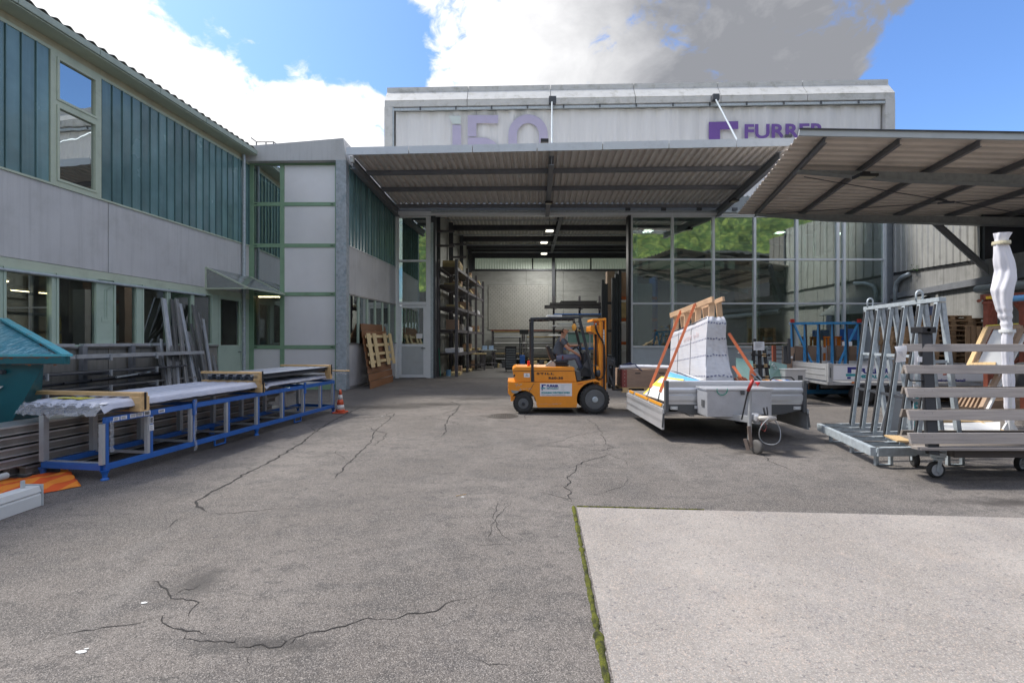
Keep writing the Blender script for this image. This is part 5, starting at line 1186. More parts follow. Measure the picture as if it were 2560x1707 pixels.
# side skin with wheel arches, both sides; body block between
side = [(160, 1012), (160, 1165), (190, 1200), (190, 1265), (222, 1262)] + arcp(357, 1295, 172, 205, 357, 10) + [(528, 1305), (542, 1345), (1052, 1345), (1062, 1300)] + arcp(1287, 1240, 232, 165, 292, 12) + [(1385, 1018), (1300, 975), (1205, 992), (1070, 1012), (490, 1016)]
fprism(side, 0, .05, 'side_panel', M_fo, bevel=.008); fprism(side, W - .05, W, 'side_panel', M_fo, bevel=.008)
core = [(165, 1015), (165, 1160), (215, 1200), (525, 1200), (560, 1320), (1040, 1320), (1080, 1080), (1250, 1020), (1080, 1014)]
fprism(core, .051, W - .051, 'chassis', M_fb)
fprism([(160, 1012), (160, 1165), (190, 1200), (190, 1262), (235, 1262), (260, 1180), (500, 1100), (500, 1016)], .051, W - .051, 'counterweight', M_fo)
hood = [(245, 1014), (215, 860), (222, 835), (262, 815), (1025, 822), (1032, 838), (1030, 866), (1058, 1006), (1058, 1014)]
fprism(hood, .05, W - .05, 'hood', M_fo, bevel=.012)
MB().bar(fm(218, 872, .045), fm(1034, 868, .045), .006, .008).bar(fm(492, 820, .045), fm(500, 1012, .045), .006, .008, (1, 0, 0)).bar(fm(430, 1148, -.004), fm(495, 1030, -.004), .006, .008).build('panel_gap', M_fb, fk)
fprism([(1040, 868), (1105, 875), (1118, 960), (1118, 996), (1064, 1004)], .04, W - .04, 'step_panel', mat('dark_grey_step', (.07, .075, .08), .55), bevel=.006)
fprism([(1118, 1000), (1300, 965), (1310, 975), (1118, 1010)], .06, W - .06, 'floor_plate', M_fb)
fprism([(190, 1118), (300, 1128), (290, 1150), (250, 1165), (215, 1155)], -.012, .0, 'tail_lamp', mat('smoky_lamp_glass', (.25, .27, .26), .25), bevel=.004)
fprism([(1066, 1026), (1134, 1020), (1132, 1044), (1070, 1050)], -.008, .0, 'side_marker', mat('marker_orange', (.6, .16, .02), .4))
fprism([(232, 915), (250, 918), (248, 945), (228, 948)], .04, .049, 'vent_hole', M_fb)
for k, (x0, y0, x1, y1) in enumerate(((155, 1010, 175, 1035), (155, 1075, 172, 1100), (155, 1140, 176, 1168))): fprism([(x0, y0), (x1, y0), (x1, y1), (x0, y1)], .1, W - .1, 'bumper_rib', M_fo)
# scuffs
mb = MB()
for k in range(16): 
    x = rnd.uniform(245, 330); y = rnd.uniform(1030, 1118); mb.add([fm(x, y, -.002), fm(x + rnd.uniform(6, 22), y - 3, -.002), fm(x + rnd.uniform(6, 20), y + rnd.uniform(6, 14), -.002), fm(x + 2, y + 8, -.002)], [(0, 1, 2, 3)])
for k in range(14): x = rnd.uniform(340, 445); y = 1098 + rnd.uniform(-5, 9); mb.add([fm(x, y, -.002), fm(x + rnd.uniform(8, 30), y - 2, -.002), fm(x + 14, y + 5, -.002)], [(0, 1, 2)])
for k in range(14): x = rnd.uniform(545, 870); y = 1298 + rnd.uniform(-6, 8); mb.add([fm(x, y, -.002), fm(x + rnd.uniform(15, 60), y - 2, -.002), fm(x + 20, y + 3, -.002)], [(0, 1, 2)])
sc_o = mb.build('scuffs', mat('worn_primer', (.50, .42, .36), .7, var=.3), fk); sc_o['kind'] = 'stuff'
# wheels
def wheel(cx, cy, r, d0, d1, rimr):
    c = fm(cx, cy, 0); rm = r * .1913 * FN / F; R2 = rimr * .1913 * FN / F; w = fk
    w_ = d1 - d0; c = Vector((c.x, 0, c.z)); y0 = FN + d0
    t = MB().lathe([(R2, y0 + .01), (R2 + .02, y0), (rm * .82, y0 - .005), (rm * .93, y0 + .012), (rm * .97, y0 + .04), (rm * .97, y0 + w_ - .04), (rm * .9, y0 + w_ - .01), (R2, y0 + w_ - .01)], c, 'Y', 48).build('wheel', M_rubber, fk, smooth=True)
    mb = MB(); n = 26 if r > 150 else 22
    for k in range(n):
        a = 2 * math.pi * k / n; ca, sa = math.cos(a), math.sin(a); M3 = Matrix(((ca, 0, -sa), (0, 1, 0), (sa, 0, ca)))
        for s_, dy in ((0, .26), (1, .74)):
            a2 = a + s_ * math.pi / n; M3 = Matrix(((math.cos(a2), 0, -math.sin(a2)), (0, 1, 0), (math.sin(a2), 0, math.cos(a2))))
            mb.cbox(c + Vector((math.cos(a2) * rm * .965, y0 + w_ * dy, math.sin(a2) * rm * .965)), (rm * .07, w_ * .46, 2 * math.pi * rm / n * .60), M3)
    lg = mb.build('tread', M_rubber, t); lg['kind'] = 'stuff'
    MB().lathe([(R2, y0 + .005), (R2 * .93, y0 + .0), (R2 * .90, y0 + .02), (R2 * .82, y0 + .045), (R2 * .40, y0 + .05), (R2 * .36, y0 + .02), (R2 * .30, y0 + .0), (R2 * .02, y0 - .004)], c, 'Y', 36).build('rim', M_rimg, t, smooth=False)
    MB().lathe([(R2 * .30, y0 - .01), (R2 * .30, y0 - .03), (R2 * .22, y0 - .04), (0, y0 - .04)], c, 'Y', 24).build('hub', M_galv if r > 150 else M_fb, t)
    MB().lathe([(R2 * .80, y0 + .043), (R2 * .44, y0 + .046)], c, 'Y', 36).build('rim_dish', M_fb if r < 150 else mat('dark_rim_dish', (.07, .075, .08), .5, grime=.3), t)
    mb = MB()
    for k in range(6 if r > 150 else 5):
        a = 2 * math.pi * k / (6 if r > 150 else 5); mb.lathe([(.014, -.012), (.014, .01), (0, .01)] if False else [(0, -.016), (.014, -.012), (.014, .012)], c + Vector((math.cos(a) * R2 * .62, y0 + .04, math.sin(a) * R2 * .62)), 'Y', 6)
    mb.build('wheel_nut', M_fb if r < 150 else M_dsteel, t)
    return t
wheel(1290, 1240, 193, -.03, .21, 128); wheel(1290, 1240, 193, W - .21, W + .03, 128)
wheel(357, 1297, 133, .03, .20, 68); wheel(357, 1297, 133, W - .20, W - .03, 68)
# overhead guard
for d in (.03, W - .09):
    MB().bar(fm(477, 1018, d + .03), fm(477, 205, d + .03), .055, .065, (1, 0, 0)).build('guard_post', M_fb, fk, bevel=.006)
    MB().bar(fm(1283, 968, d + .03), fm(1098, 190, d + .03), .055, .065, (1, 0, 0)).build('guard_post', M_fb, fk, bevel=.006)
    MB().bar(fm(452, 186, d + .03), fm(1108, 168, d + .03), .055, .055).build('guard_rail', M_fb, fk, bevel=.006)
for k in range(8):
    zx = 470 + k * 88; zy = 180 - k * 2.6; MB().bar(fm(zx, zy, .07), fm(zx, zy, W - .07), .03, .03).build('guard_bar', M_fb, fk)
MB().add([fm(455, 168, .04), fm(1085, 150, .04), fm(1085, 150, W - .04), fm(455, 168, W - .04)], [(0, 1, 2, 3)]).build('roof_pane', mat('roof_plastic', (.55, .56, .53), .3, alpha=.5), fk, solid=.006)
MB().cbox(fm(765, 152, .12), (.36, .22, .045)).build('roof_box', M_white, fk, bevel=.01); MB().cbox(fm(755, 178, .03), (.15, .06, .05)).build('roof_lamp', M_fb, fk, bevel=.01)
# seat
MB().prism([fm(x, y, .34) for x, y in [(672, 545), (700, 535), (735, 580), (765, 640), (790, 735), (740, 742), (712, 680)]], (0, .46, 0)).build('seat_back', M_seat, fk, bevel=.03)
MB().prism([fm(x, y, .33) for x, y in [(745, 748), (960, 740), (975, 760), (960, 778), (800, 778)]], (0, .48, 0)).build('seat_cushion', M_seat, fk, bevel=.025)
MB().prism([fm(x, y, .36) for x, y in [(790, 785), (965, 784), (985, 800), (960, 818), (790, 818)]], (0, .42, 0)).build('seat_base', M_fb, fk, bevel=.01)
MB().prism([fm(x, y, .22) for x, y in [(655, 826), (658, 800), (735, 738), (775, 762), (792, 790), (790, 828)]], (0, .08, 0)).build('battery_cover', mat('grey_plastic_box', (.33, .35, .34), .5), fk, bevel=.01)
# cowl and steering
MB().prism([fm(x, y, .25) for x, y in [(1130, 960), (1120, 880), (1170, 800), (1165, 640), (1195, 600), (1235, 640), (1275, 960)]], (0, .66, 0)).build('dash_cowl', M_fb, fk, bevel=.02)
sw_c = fm(1098, 556, .58); ax = Vector((-.55, 0, .83)); e1 = Vector((0, 1, 0)); e2 = ax.cross(e1)
MB().tube([sw_c + (e1 * math.cos(a) + e2 * math.sin(a)) * .17 for a in [2 * math.pi * k / 20 for k in range(21)]], .014, 6).bar(sw_c - e1 * .16, sw_c + e1 * .16, .02, .012).tube([sw_c, sw_c - ax * .35], .02, 6).build('steering_wheel', M_fb, fk)
mb = MB()
for k in range(4): a = fm(1200 + k * 10, 690, .2 + .05 * k); mb.tube([a, a + Vector((-.02, 0, .10))], .008, 5); mb.lathe([(0, -.02), (.018, 0), (0, .02)], a + Vector((-.02, 0, .11)), n=8)
mb.build('lever', M_fb, fk)
MB().prism([fm(x, y, .1) for x, y in [(1150, 800), (1215, 715), (1232, 730), (1228, 800), (1240, 860)]], (0, .05, 0)).build('pedal_guard', M_dsteel, fk)
# beacon, mirror
bq = fm(433, 795, .35); MB().lathe([(0, .10), (.03, .09), (.035, .0), (.035, -.03)], bq, n=14).build('beacon', mat('red_beacon', (.55, .03, .01), .3), fk); MB().lathe([(.045, -.03), (.05, -.06), (0, -.06)], bq, n=14).build('beacon_base', M_fo, fk)
mq = fm(1022, 297, .02); MB().lathe([(0, -.02), (.6, -.015), (1, .0), (.6, .03), (0, .04)], (0, 0, 0), 'Y', 20)
mb = MB().lathe([(0, -.02), (.05, -.018), (.056, .0), (.04, .02), (0, .025)], (0, 0, 0), 'Y', 20)
for v in mb.v: v.z *= 1.55
mb.v = [v + mq for v in mb.v]; mb.build('mirror', mat('amber_mirror', (.70, .33, .05), .3), fk, smooth=True)
MB().tube([mq + Vector((0, 0, .05)), fm(1050, 232, .05), fm(1100, 225, .05)], .008, 5).tube([mq, fm(1110, 315, .04)], .007, 5).tube([fm(945, 215, .1), fm(1000, 203, .1), fm(1030, 225, .1)], .008, 5).build('mirror_arm', M_fb, fk)
# mast
for d in (.22, W - .32):
    MB().box(fm(1368, 0).x, fm(1406, 0).x, FN + d, FN + d + .10, .10, fm(0, 205).z).build('mast_channel', M_fo, fk, bevel=.004)
    MB().box(fm(1409, 0).x, fm(1425, 0).x, FN + d + .01, FN + d + .07, .12, fm(0, 215).z).build('inner_channel', mat('mast_orange_dark', (.55, .18, .02), .45, grime=.3), fk)
    MB().box(fm(1450, 0).x, fm(1466, 0).x, FN + d, FN + d + .10, .10, fm(0, 180).z).build('mast_flange', M_fo, fk)
    MB().box(fm(1426, 0).x, fm(1449, 0).x, FN + d + .03, FN + d + .07, .12, fm(0, 450).z).build('mast_web', M_fb, fk)
MB().prism([fm(x, y, .20) for x, y in [(1275, 215), (1285, 182), (1380, 178), (1462, 172), (1462, 205), (1300, 212)]], (0, W - .42, 0)).build('mast_crosshead', M_fo, fk, bevel=.006)
MB().prism([fm(x, y, .24) for x, y in [(1258, 300), (1262, 275), (1300, 268), (1390, 270), (1390, 380), (1320, 385), (1262, 350)]], (0, W - .5, 0)).build('cylinder_bracket', M_fo, fk, bevel=.008)
MB().bar(fm(1348, 385, .45), fm(1348, 960, .45), .035, .05, (1, 0, 0)).build('chain', M_fb, fk)
mb = MB()
for k in range(44): mb.cbox(fm(1337, 395 + k * 12.5, .44), (.012, .05, .012))
ch = mb.build('chain_links', M_dsteel, fk); ch['kind'] = 'stuff'
mb = MB(); mb.tube([fm(x, y, .18) for x, y in [(1320, 240), (1315, 290), (1330, 350), (1370, 420), (1410, 480), (1440, 560), (1445, 700), (1448, 850), (1440, 920), (1400, 980), (1360, 990)]], .016, 7)
mb.tube([fm(x, y, .16) for x, y in [(1330, 240), (1328, 300), (1345, 360), (1385, 430), (1425, 500)]], .012, 6); mb.build('hydraulic_hose', M_black, fk, smooth=True)
mb = MB()
for k in range(9): mb.cbox(fm(1432, 340 + k * 22 + rnd.uniform(-3, 3), .205), (.03, .012, .03))
mb.build('sticker', M_white, fk)['kind'] = 'stuff'
MB().box(fm(1370, 0).x, fm(1460, 0).x, FN + .2, FN + W - .2, .10, .2).build('mast_foot', M_fo, fk)
# tilt cylinder lamp cluster
MB().lathe([(0, -.09), (.05, -.07), (.06, .0), (.05, .07), (0, .09)], fm(1345, 905, .1), 'Z', 12).build('work_lamp', M_fb, fk, smooth=True)
MB().cbox(fm(1337, 835, .12), (.05, .06, .09)).build('indicator', mat('indicator_orange', (.75, .3, .03), .3), fk, bevel=.01)
MB().bar(fm(1265, 805, .15), fm(1345, 800, .15), .02, .02).bar(fm(1270, 785, .15), fm(1270, 825, .15), .02, .02).build('lamp_bracket', M_dsteel, fk)
# carriage and forks
MB().box(fm(1475, 0).x, fm(1492, 0).x, FN + .18, FN + W - .18, fm(0, 1035).z, fm(0, 690).z).build('carriage', M_dsteel, fk)
for d in (.26, W - .40):
    MB().box(fm(1560, 0).x, fm(1592, 0).x, FN + d, FN + d + .12, fm(0, 1118).z, fm(0, 715).z).build('fork', M_fb, fk)
    MB().box(fm(1560, 0).x, fm(1590, 0).x + 1.1, FN + d, FN + d + .12, fm(0, 1140).z, fm(0, 1119).z).build('fork', M_fb, fk)
mb = MB()
for (x, y, r_) in [(1510, 735, .05), (1525, 770, .06), (1548, 745, .04), (1520, 830, .03)]: mb.lathe([(0, -.1), (r_, -.09), (r_, .4), (0, .42)], fm(x, y, .28), 'Y', 12)
mb.bar(fm(1500, 700, .3), fm(1590, 712, .3), .05, .05).bar(fm(1492, 800, .3), fm(1560, 800, .3), .1, .03).bar(fm(1492, 1000, .3), fm(1560, 1060, .3), .1, .06).tube([fm(x, y, .22) for x, y in [(1480, 850), (1500, 950), (1530, 1010), (1555, 1000)]], .015, 6)
mb.build('side_shift', M_fb, fk)
MB().bar(fm(1490, 870, .2), fm(1575, 1105, .2), .03, .05).build('carriage_brace', M_fb, fk)
# writing
X_, Z_ = (1, 0, 0), (0, 0, 1)
def ftext(body, zx, zy, hz, m, sx=1, off=.006, d=.044, sp=1, par=fk): 
    p = fm(zx, zy, d); text('lettering', body, hz * .1913 * FN / F / .70, m, p, X_, Z_, par, extrude=.002, offset=off, sx=sx, spacing=sp)
ftext('STILL', 532, 918, 25, M_ink, 2.35, .002, sp=1.2); ftext('R60-35', 688, 976, 27, M_ink, 1.6, .003, sp=1.08)
sg = fprism([(575, 1030), (992, 1030), (992, 1196), (575, 1196)], -.006, .0, 'side_sign', M_paper)
M_navy = mat('navy_print', (.025, .03, .20), .5, var=0); M_tq = mat('teal_print', (.02, .27, .30), .5, var=0); M_gp = mat('grey_print', (.30, .30, .34), .5, var=0)
def flogo(f, parent, t=.002):
    MB().prism([f(0, 0), f(6, 0), f(6, 1.5), f(2.4, 1.5), f(2.4, 4), f(0, 4)], (0, -t, 0)).build('logo', M_navy, parent)
    MB().prism([f(-1, 4.4), f(5.4, 4.4), f(5.4, 6), f(-1, 6)], (0, -t, 0)).build('logo', M_tq, parent); MB().prism([f(-.2, 6.4), f(2, 6.4), f(2, 7.8), f(-.2, 7.8)], (0, -t, 0)).build('logo', M_navy, parent)
flogo(lambda a, b: fm(596 + a * 9, 1045 + b * 9.4, -.007), sg)
ftext('FURRER', 662, 1078, 29, M_navy, 1.05, .004, -.008, par=sg); ftext('METALLBAU', 662, 1104, 16, M_tq, 1.22, .002, -.008, par=sg)
ftext('STAHLBAU WINTERGÄRTEN', 594, 1160, 19, M_tq, 1.06, .003, -.008, par=sg); ftext('4415 Lausen, furrermetallbau.ch', 596, 1186, 17, M_gp, .98, 0, -.008, par=sg)
mb = MB()
for k, w_ in enumerate((118, 50, 48, 42, 36, 60)): mb.add([fm(846, 1048 + k * 14, -.008), fm(846 + w_, 1048 + k * 14, -.008), fm(846 + w_, 1051 + k * 14, -.008), fm(846, 1051 + k * 14, -.008)], [(0, 1, 2, 3)])
mb.build('small_print', mat('pale_teal_print', (.38, .50, .54), .5, var=0), sg)['kind'] = 'stuff'
lb = fprism([(365, 898), (443, 900), (443, 955), (365, 952)], .042, .049, 'maker_label', M_paper); MB().lathe([(.012, -.002), (0, -.002)], fm(404, 917, .041), 'Y', 10).build('emblem', M_navy, lb)
MB().add([fm(384, 930, .0405), fm(424, 930, .0405), fm(424, 935, .0405), fm(384, 935, .0405)], [(0, 1, 2, 3)]).build('print', M_ink, lb)

# ================================================================ DRIVER
pr = thing('person', 'man with glasses in grey T-shirt and work trousers driving the forklift', 'person', tuple(fm(800, 740, .55)))
DY = .57
sk_ = mat('skin', (.50, .26, .17), .55, var=.06); M_shirt = mat('grey_tshirt', (.085, .10, .125), .85, var=.1, vs_=6, bump=.2, bscale=12); M_trs = mat('grey_work_trousers', (.12, .13, .19), .8, var=.15, vs_=6, bump=.3, bscale=10)
def J(zx, zy, d): # driver joint: pixel of the photo at the seat's depth
    Y = FN + d; return Vector(((1240 + zx * .1913 - CX) * Y / F, Y, H - ((760 + zy * .1913) - HY) * Y / F))
def skin(name, verts, edges, radii, m, parent, sub=2, root=0):
    me = bpy.data.meshes.new(name); pm = ROOT[parent.name].inverted(); me.from_pydata([tuple(pm @ v) for v in verts], edges, []); me.update()
    o = bpy.data.objects.new(name, me); sc.collection.objects.link(o); o.parent = parent; me.materials.append(m)
    md = o.modifiers.new('skin', 'SKIN'); md.use_smooth_shade = True; md.branch_smoothing = .6
    for i, r in enumerate(radii):
        sv_ = me.skin_vertices[0].data[i]; sv_.radius = r if isinstance(r, tuple) else (r, r); sv_.use_root = (i == root)
    md = o.modifiers.new('sub', 'SUBSURF'); md.levels = sub; md.render_levels = sub
    dg = bpy.context.evaluated_depsgraph_get(); dg.update(); me2 = bpy.data.meshes.new_from_object(o.evaluated_get(dg)); me2.name = name
    for p in me2.polygons: p.use_smooth = True
    o.modifiers.clear(); o.data = me2; return o
n_, f_ = DY - .19, DY + .19
V = {'hip': J(800, 700, DY), 'waist': J(805, 640, DY), 'chest': J(828, 540, DY), 'upch': J(850, 470, DY), 'neck': J(872, 432, DY), 'neck2': J(882, 405, DY),
     'shn': J(858, 468, n_), 'eln': J(930, 572, n_ - .05), 'wrn': J(1068, 655, n_ + .02), 'pmn': J(1100, 685, n_ + .03),
     'shf': J(870, 466, f_), 'elf': J(960, 550, f_ + .04), 'wrf': J(1070, 543, f_ - .02), 'pmf': J(1100, 533, f_ - .03),
     'hpn': J(812, 705, DY - .09), 'knn': J(1050, 690, DY - .14), 'ann': J(1125, 868, DY - .12), 'hpf': J(812, 702, DY + .09), 'knf': J(1075, 685, DY + .12), 'anf': J(1165, 850, DY + .10)}
names = list(V); ix = {k: i for i, k in enumerate(names)}
E = [('hip', 'waist'), ('waist', 'chest'), ('chest', 'upch'), ('upch', 'neck'), ('neck', 'neck2'), ('upch', 'shn'), ('shn', 'eln'), ('eln', 'wrn'), ('wrn', 'pmn'), ('upch', 'shf'), ('shf', 'elf'), ('elf', 'wrf'), ('wrf', 'pmf'),
     ('hip', 'hpn'), ('hpn', 'knn'), ('knn', 'ann'), ('hip', 'hpf'), ('hpf', 'knf'), ('knf', 'anf')]
rad = dict(hip=.10, waist=.095, chest=.115, upch=.080, neck=.060, neck2=.062, shn=.044, eln=.040, wrn=.027, pmn=.032, shf=.044, elf=.040, wrf=.027, pmf=.032, hpn=.085, knn=.052, ann=.035, hpf=.085, knf=.052, anf=.035)
verts = [V[k] for k in names]; edges = [(ix[a], ix[b]) for a, b in E]; radii = [rad[k] for k in names]
# head as a chain inside the same body: skull and jaw
h0 = len(verts); verts += [J(890, 390, DY), J(894, 354, DY), J(893, 324, DY), J(916, 392, DY), J(925, 368, DY)]; edges += [(ix['neck2'], h0), (h0, h0 + 1), (h0 + 1, h0 + 2), (h0, h0 + 3)]; radii += [(.078, .092), (.098, .118), (.080, .095), (.045, .05), (.02, .02)]
verts.pop(); radii.pop()
body = skin('body', verts, edges, radii, sk_, pr, root=0)
# fingers of both hands: short chains rooted in the palm
for base, dirs in (('pmn', Vector((.45, 0, -.9))), ('pmf', Vector((.85, 0, .15)))):
    b_ = V[base]; d = dirs.normalized(); s_ = Vector((0, 1, 0))
    for k, ln in enumerate((.075, .085, .08, .062)):
        r0 = b_ + s_ * (.024 - .016 * k); dn = Vector((d.z * .5, 0, -abs(d.x) * .8)) if base == 'pmf' else Vector((-.45, 0, -.5))
        skin('finger', [r0, r0 + d * ln * .6, r0 + d * ln * .85 + dn * ln * .35, r0 + d * ln * .85 + dn * ln * .65], [(0, 1), (1, 2), (2, 3)], [.011, .0095, .0085, .007], sk_, pr, sub=1)
    th = b_ + s_ * .03; skin('thumb', [th, th + d * .03 + s_ * .02, th + d * .055 + s_ * .02 + Vector((0, 0, -.015))], [(0, 1), (1, 2)], [.012, .011, .009], sk_, pr, sub=1)
# shirt and trousers follow the body, slightly larger
tv = [V['hip'] + Vector((-.01, 0, .03)), V['waist'], V['chest'], V['upch'], J(866, 445, DY), V['shn'], V['shn'].lerp(V['eln'], .72), V['shf'], V['shf'].lerp(V['elf'], .65)]
skin('shirt', tv, [(0, 1), (1, 2), (2, 3), (3, 4), (3, 5), (5, 6), (3, 7), (7, 8)], [.150, .150, .155, .160, .095, .074, .062, .074, .062], M_shirt, pr)
tv = [V['hip'], V['waist'] + Vector((0, 0, -.03)), V['hpn'], V['hpn'].lerp(V['knn'], .55), V['knn'], V['knn'].lerp(V['ann'], .5), V['ann'], V['hpf'], V['hpf'].lerp(V['knf'], .55), V['knf'], V['knf'].lerp(V['anf'], .5), V['anf']]
skin('trousers', tv, [(0, 1), (0, 2), (2, 3), (3, 4), (4, 5), (5, 6), (0, 7), (7, 8), (8, 9), (9, 10), (10, 11)], [.155, .14, .115, .085, .074, .063, .055, .10, .085, .074, .063, .055], M_trs, pr)
for a in ('ann', 'anf'):
    p = V[a] + Vector((0, 0, -.05)); skin('shoe', [p + Vector((-.04, 0, -.02)), p + Vector((.08, 0, -.035)), p + Vector((.19, 0, -.03))], [(0, 1), (1, 2)], [.05, .048, .04], M_black, pr)
# face, ears, glasses, hair
hc = J(886, 350, DY)
def ell(mb, c, r, n=12, m_=8):
    vs = [Vector(c) + Vector((r[0] * math.sin(math.pi * j / m_) * math.cos(2 * math.pi * i / n), r[1] * math.sin(math.pi * j / m_) * math.sin(2 * math.pi * i / n), r[2] * math.cos(math.pi * j / m_))) for j in range(m_ + 1) for i in range(n)]
    return mb.add(vs, [(j * n + i, j * n + (i + 1) % n, (j + 1) * n + (i + 1) % n, (j + 1) * n + i) for j in range(m_) for i in range(n)])
mb = MB(); mb.prism([hc + Vector((.088, -.012, .015)), hc + Vector((.122, -.008, -.028)), hc + Vector((.088, -.014, -.035))], (0, .026, 0)); mb.build('nose', sk_, pr, bevel=.004)
for sg_ in (-1, 1): ell(MB(), hc + Vector((-.008, sg_ * .078, -.012)), (.020, .010, .033)).build('ear', sk_, pr, smooth=True)
for sg_ in (-1, 1): ell(MB(), hc + Vector((.088, sg_ * .03, .012)), (.010, .012, .009)).build('eye', M_white, pr, smooth=True)
MB().cbox(hc + Vector((.092, 0, -.060)), (.012, .045, .008)).build('mouth', mat('lips', (.35, .12, .10), .5), pr, bevel=.003)
gl_ = MB()
for sg_ in (-1, 1): gl_.bar(hc + Vector((-.01, sg_ * .080, .012)), hc + Vector((.105, sg_ * .065, .014)), .004, .006); gl_.tube([hc + Vector((.107, sg_ * .034 + .026 * math.cos(a), .008 + .017 * math.sin(a))) for a in [2 * math.pi * k / 12 for k in range(13)]], .003, 5)
gl_.build('glasses', M_black, pr)
mb = MB().grid(lambda u, v: hc + Vector((-.004 - .074 * math.sin(math.pi * v) * 1.0 * math.cos((u - .5) * math.pi * .9) - .006, .080 * math.sin((u - .5) * math.pi * 1.05), .045 - .10 * v + .0)), 14, 8)
mb.build('hair', mat('short_dark_hair', (.06, .04, .03), .9, var=.3, vs_=40), pr, smooth=True, solid=.012)
MB().prism([J(866, 675, DY - .235), J(880, 675, DY - .235), J(878, 725, DY - .235), J(864, 725, DY - .235)], (0, .02, 0)).build('pocket_trim', mat('dark_red_trim', (.16, .02, .03), .7), pr)

# ================================================================ CRATE ON THE FORKS
cy = 11.0; cx0, cx1 = PX(1557, cy), PX(1557, cy) + 1.18
cp = thing('pallet', 'pallet lifted on the forks under the weathered wooden crate', 'pallet', ((cx0 + cx1) / 2, cy + .4, .47))
zp = PZ(981, cy)
for k in range(3):
    y = cy + k * .35
    MB().box(cx0 - .02, cx1 + .02, y, y + .1, zp, zp + .022).build('bottom_board', M_wood, cp)
    for x in (cx0, (cx0 + cx1) / 2 - .07, cx1 - .14): MB().box(x, x + .14, y, y + .1, zp + .023, zp + .10).build('block', M_wood, cp)
for k in range(5): MB().box(cx0 - .02, cx1 + .02, cy + k * .17, cy + .12 + k * .17, zp + .101, zp + .122).build('top_board', M_wood, cp)
ct = thing('wooden_crate', 'weathered plywood crate with red corner on the forklift pallet', 'crate', ((cx0 + cx1) / 2, cy + .4, zp + .123))
M_ply = mat('weathered_plywood', (.30, .21, .155), .75, var=.2, vs_=2, stretch=(1, 1, 5), grime=.45, grime_c=(.12, .08, .06), streak=.1)
zt = PZ(924, cy); z0 = zp + .124
MB().box(cx0, cx1, cy + .01, cy + .04, z0, zt).build('side_board', M_ply, ct); MB().box(cx0, cx1, cy + .77, cy + .80, z0, zt).build('side_board', M_ply, ct)
MB().box(cx0, cx0 + .03, cy + .041, cy + .769, z0, zt).build('end_board', M_ply, ct); MB().box(cx1 - .03, cx1, cy + .041, cy + .769, z0, zt).build('end_board', M_ply, ct)
MB().box(cx0 + .031, cx1 - .031, cy + .041, cy + .769, zt - .03, zt - .01).build('lid', M_ply, ct)
MB().box(cx0 - .012, cx0 + .10, cy - .002, cy + .009, z0, zt).box(cx0 - .012, cx0 - .001, cy + .01, cy + .2, z0, zt).build('corner_plate', mat('red_corner_plate', (.24, .06, .05), .6, var=.1, grime=.3), ct)
mb = MB()
for k in range(5): mb.cbox((cx0 + .045, cy - .004, z0 + .06 + k * .09), (.012, .004, .012))
mb.build('rivet', M_white, ct)['kind'] = 'stuff'
for x in (.30, .88): MB().box(cx0 + x, cx0 + x + .13, cy + .005, cy + .0095, zt - .10, zt - .075).build('hand_slot', M_black, ct)
def rollf(u, v):
    a = 2 * math.pi * v; x = cx0 - .03 + (cx1 - cx0 + .02) * u; r = .052 + .006 * nz2(u * 6, v * 2); return Vector((x, cy + .2 + r * 1.6 * math.cos(a), zt + .048 + r * math.sin(a) + .012 * math.sin(u * 4)))
o = MB().grid(rollf, 30, 12).build('foil_roll', M_film, smooth=True); tag(o, 'roll of white foil lying on the weathered wooden crate', 'roll')
mb = MB().tube([(cx0 + .02, cy + .15, zt + .12), (cx0 + .2, cy + .12, zt + .14), (cx0 + .34, cy + .14, zt + .12), (cx0 + .38, cy + .03, zt + .04), (cx0 + .46, cy - .01, zt - .02)], .014, 6)
mb.tube([(cx0 + .1, cy + .2, zt + .12), (cx0 + .25, cy + .2, zt + .15), (cx0 + .3, cy + .3, zt + .1)], .02, 6)
o = mb.build('lashing_strap', mat('navy_strap', (.02, .03, .09), .7), smooth=True); tag(o, 'navy lashing strap thrown over the white foil roll', 'strap')
# ================================================================ FLATBED TRAILER WITH LOAD
TYf = 7.9
tr = thing('flatbed_trailer', 'aluminium drop side trailer with toolbox and jockey wheel loaded with a wrapped crate', 'trailer', (3.9, 9.0, 0))
TX0, TX1 = PX(1662, TYf), PX(2014, TYf); TBk = 10.35
M_ta = mat('anodised_aluminium', (.60, .61, .63), .33, metal=.6, var=.06, vs_=3, grime=.15)
M_tg = mat('dull_galvanised', (.40, .41, .42), .5, metal=.5, var=.15, vs_=8, grime=.3)
M_tdark = mat('dark_anodised', (.10, .105, .11), .45, metal=.3, var=.1)
zt8 = lambda y: PZ(720 + y * .2743, TYf); xt8 = lambda x: PX(1540 + x * .2743, TYf)
# profiled headboard: ridged cross-section extruded in X
prof = [(0, 845), (-.012, 852), (-.012, 905), (-.03, 925), (-.03, 945), (-.008, 958), (-.008, 968), (-.028, 978), (-.028, 1018), (-.010, 1040), (-.010, 1056), (.03, 1056), (.03, 845)]
MB().prism([(TX0 + .06, TYf + a, zt8(b)) for a, b in prof], (TX1 - TX0 - .12, 0, 0)).build('headboard', M_ta, tr)
for x in (TX0, TX1 - .06): MB().box(x, x + .058, TYf - .04, TYf + .05, zt8(1130), zt8(842)).build('corner_post', M_tdark, tr, bevel=.006)
MB().prism([(xt8(460), TYf, zt8(1062)), (xt8(1725), TYf, zt8(1062)), (xt8(1725), TYf, zt8(1100)), (xt8(1500), TYf, zt8(1152)), (xt8(700), TYf, zt8(1155)), (xt8(465), TYf, zt8(1095))], (0, .05, 0)).build('front_valance', M_tdark, tr)
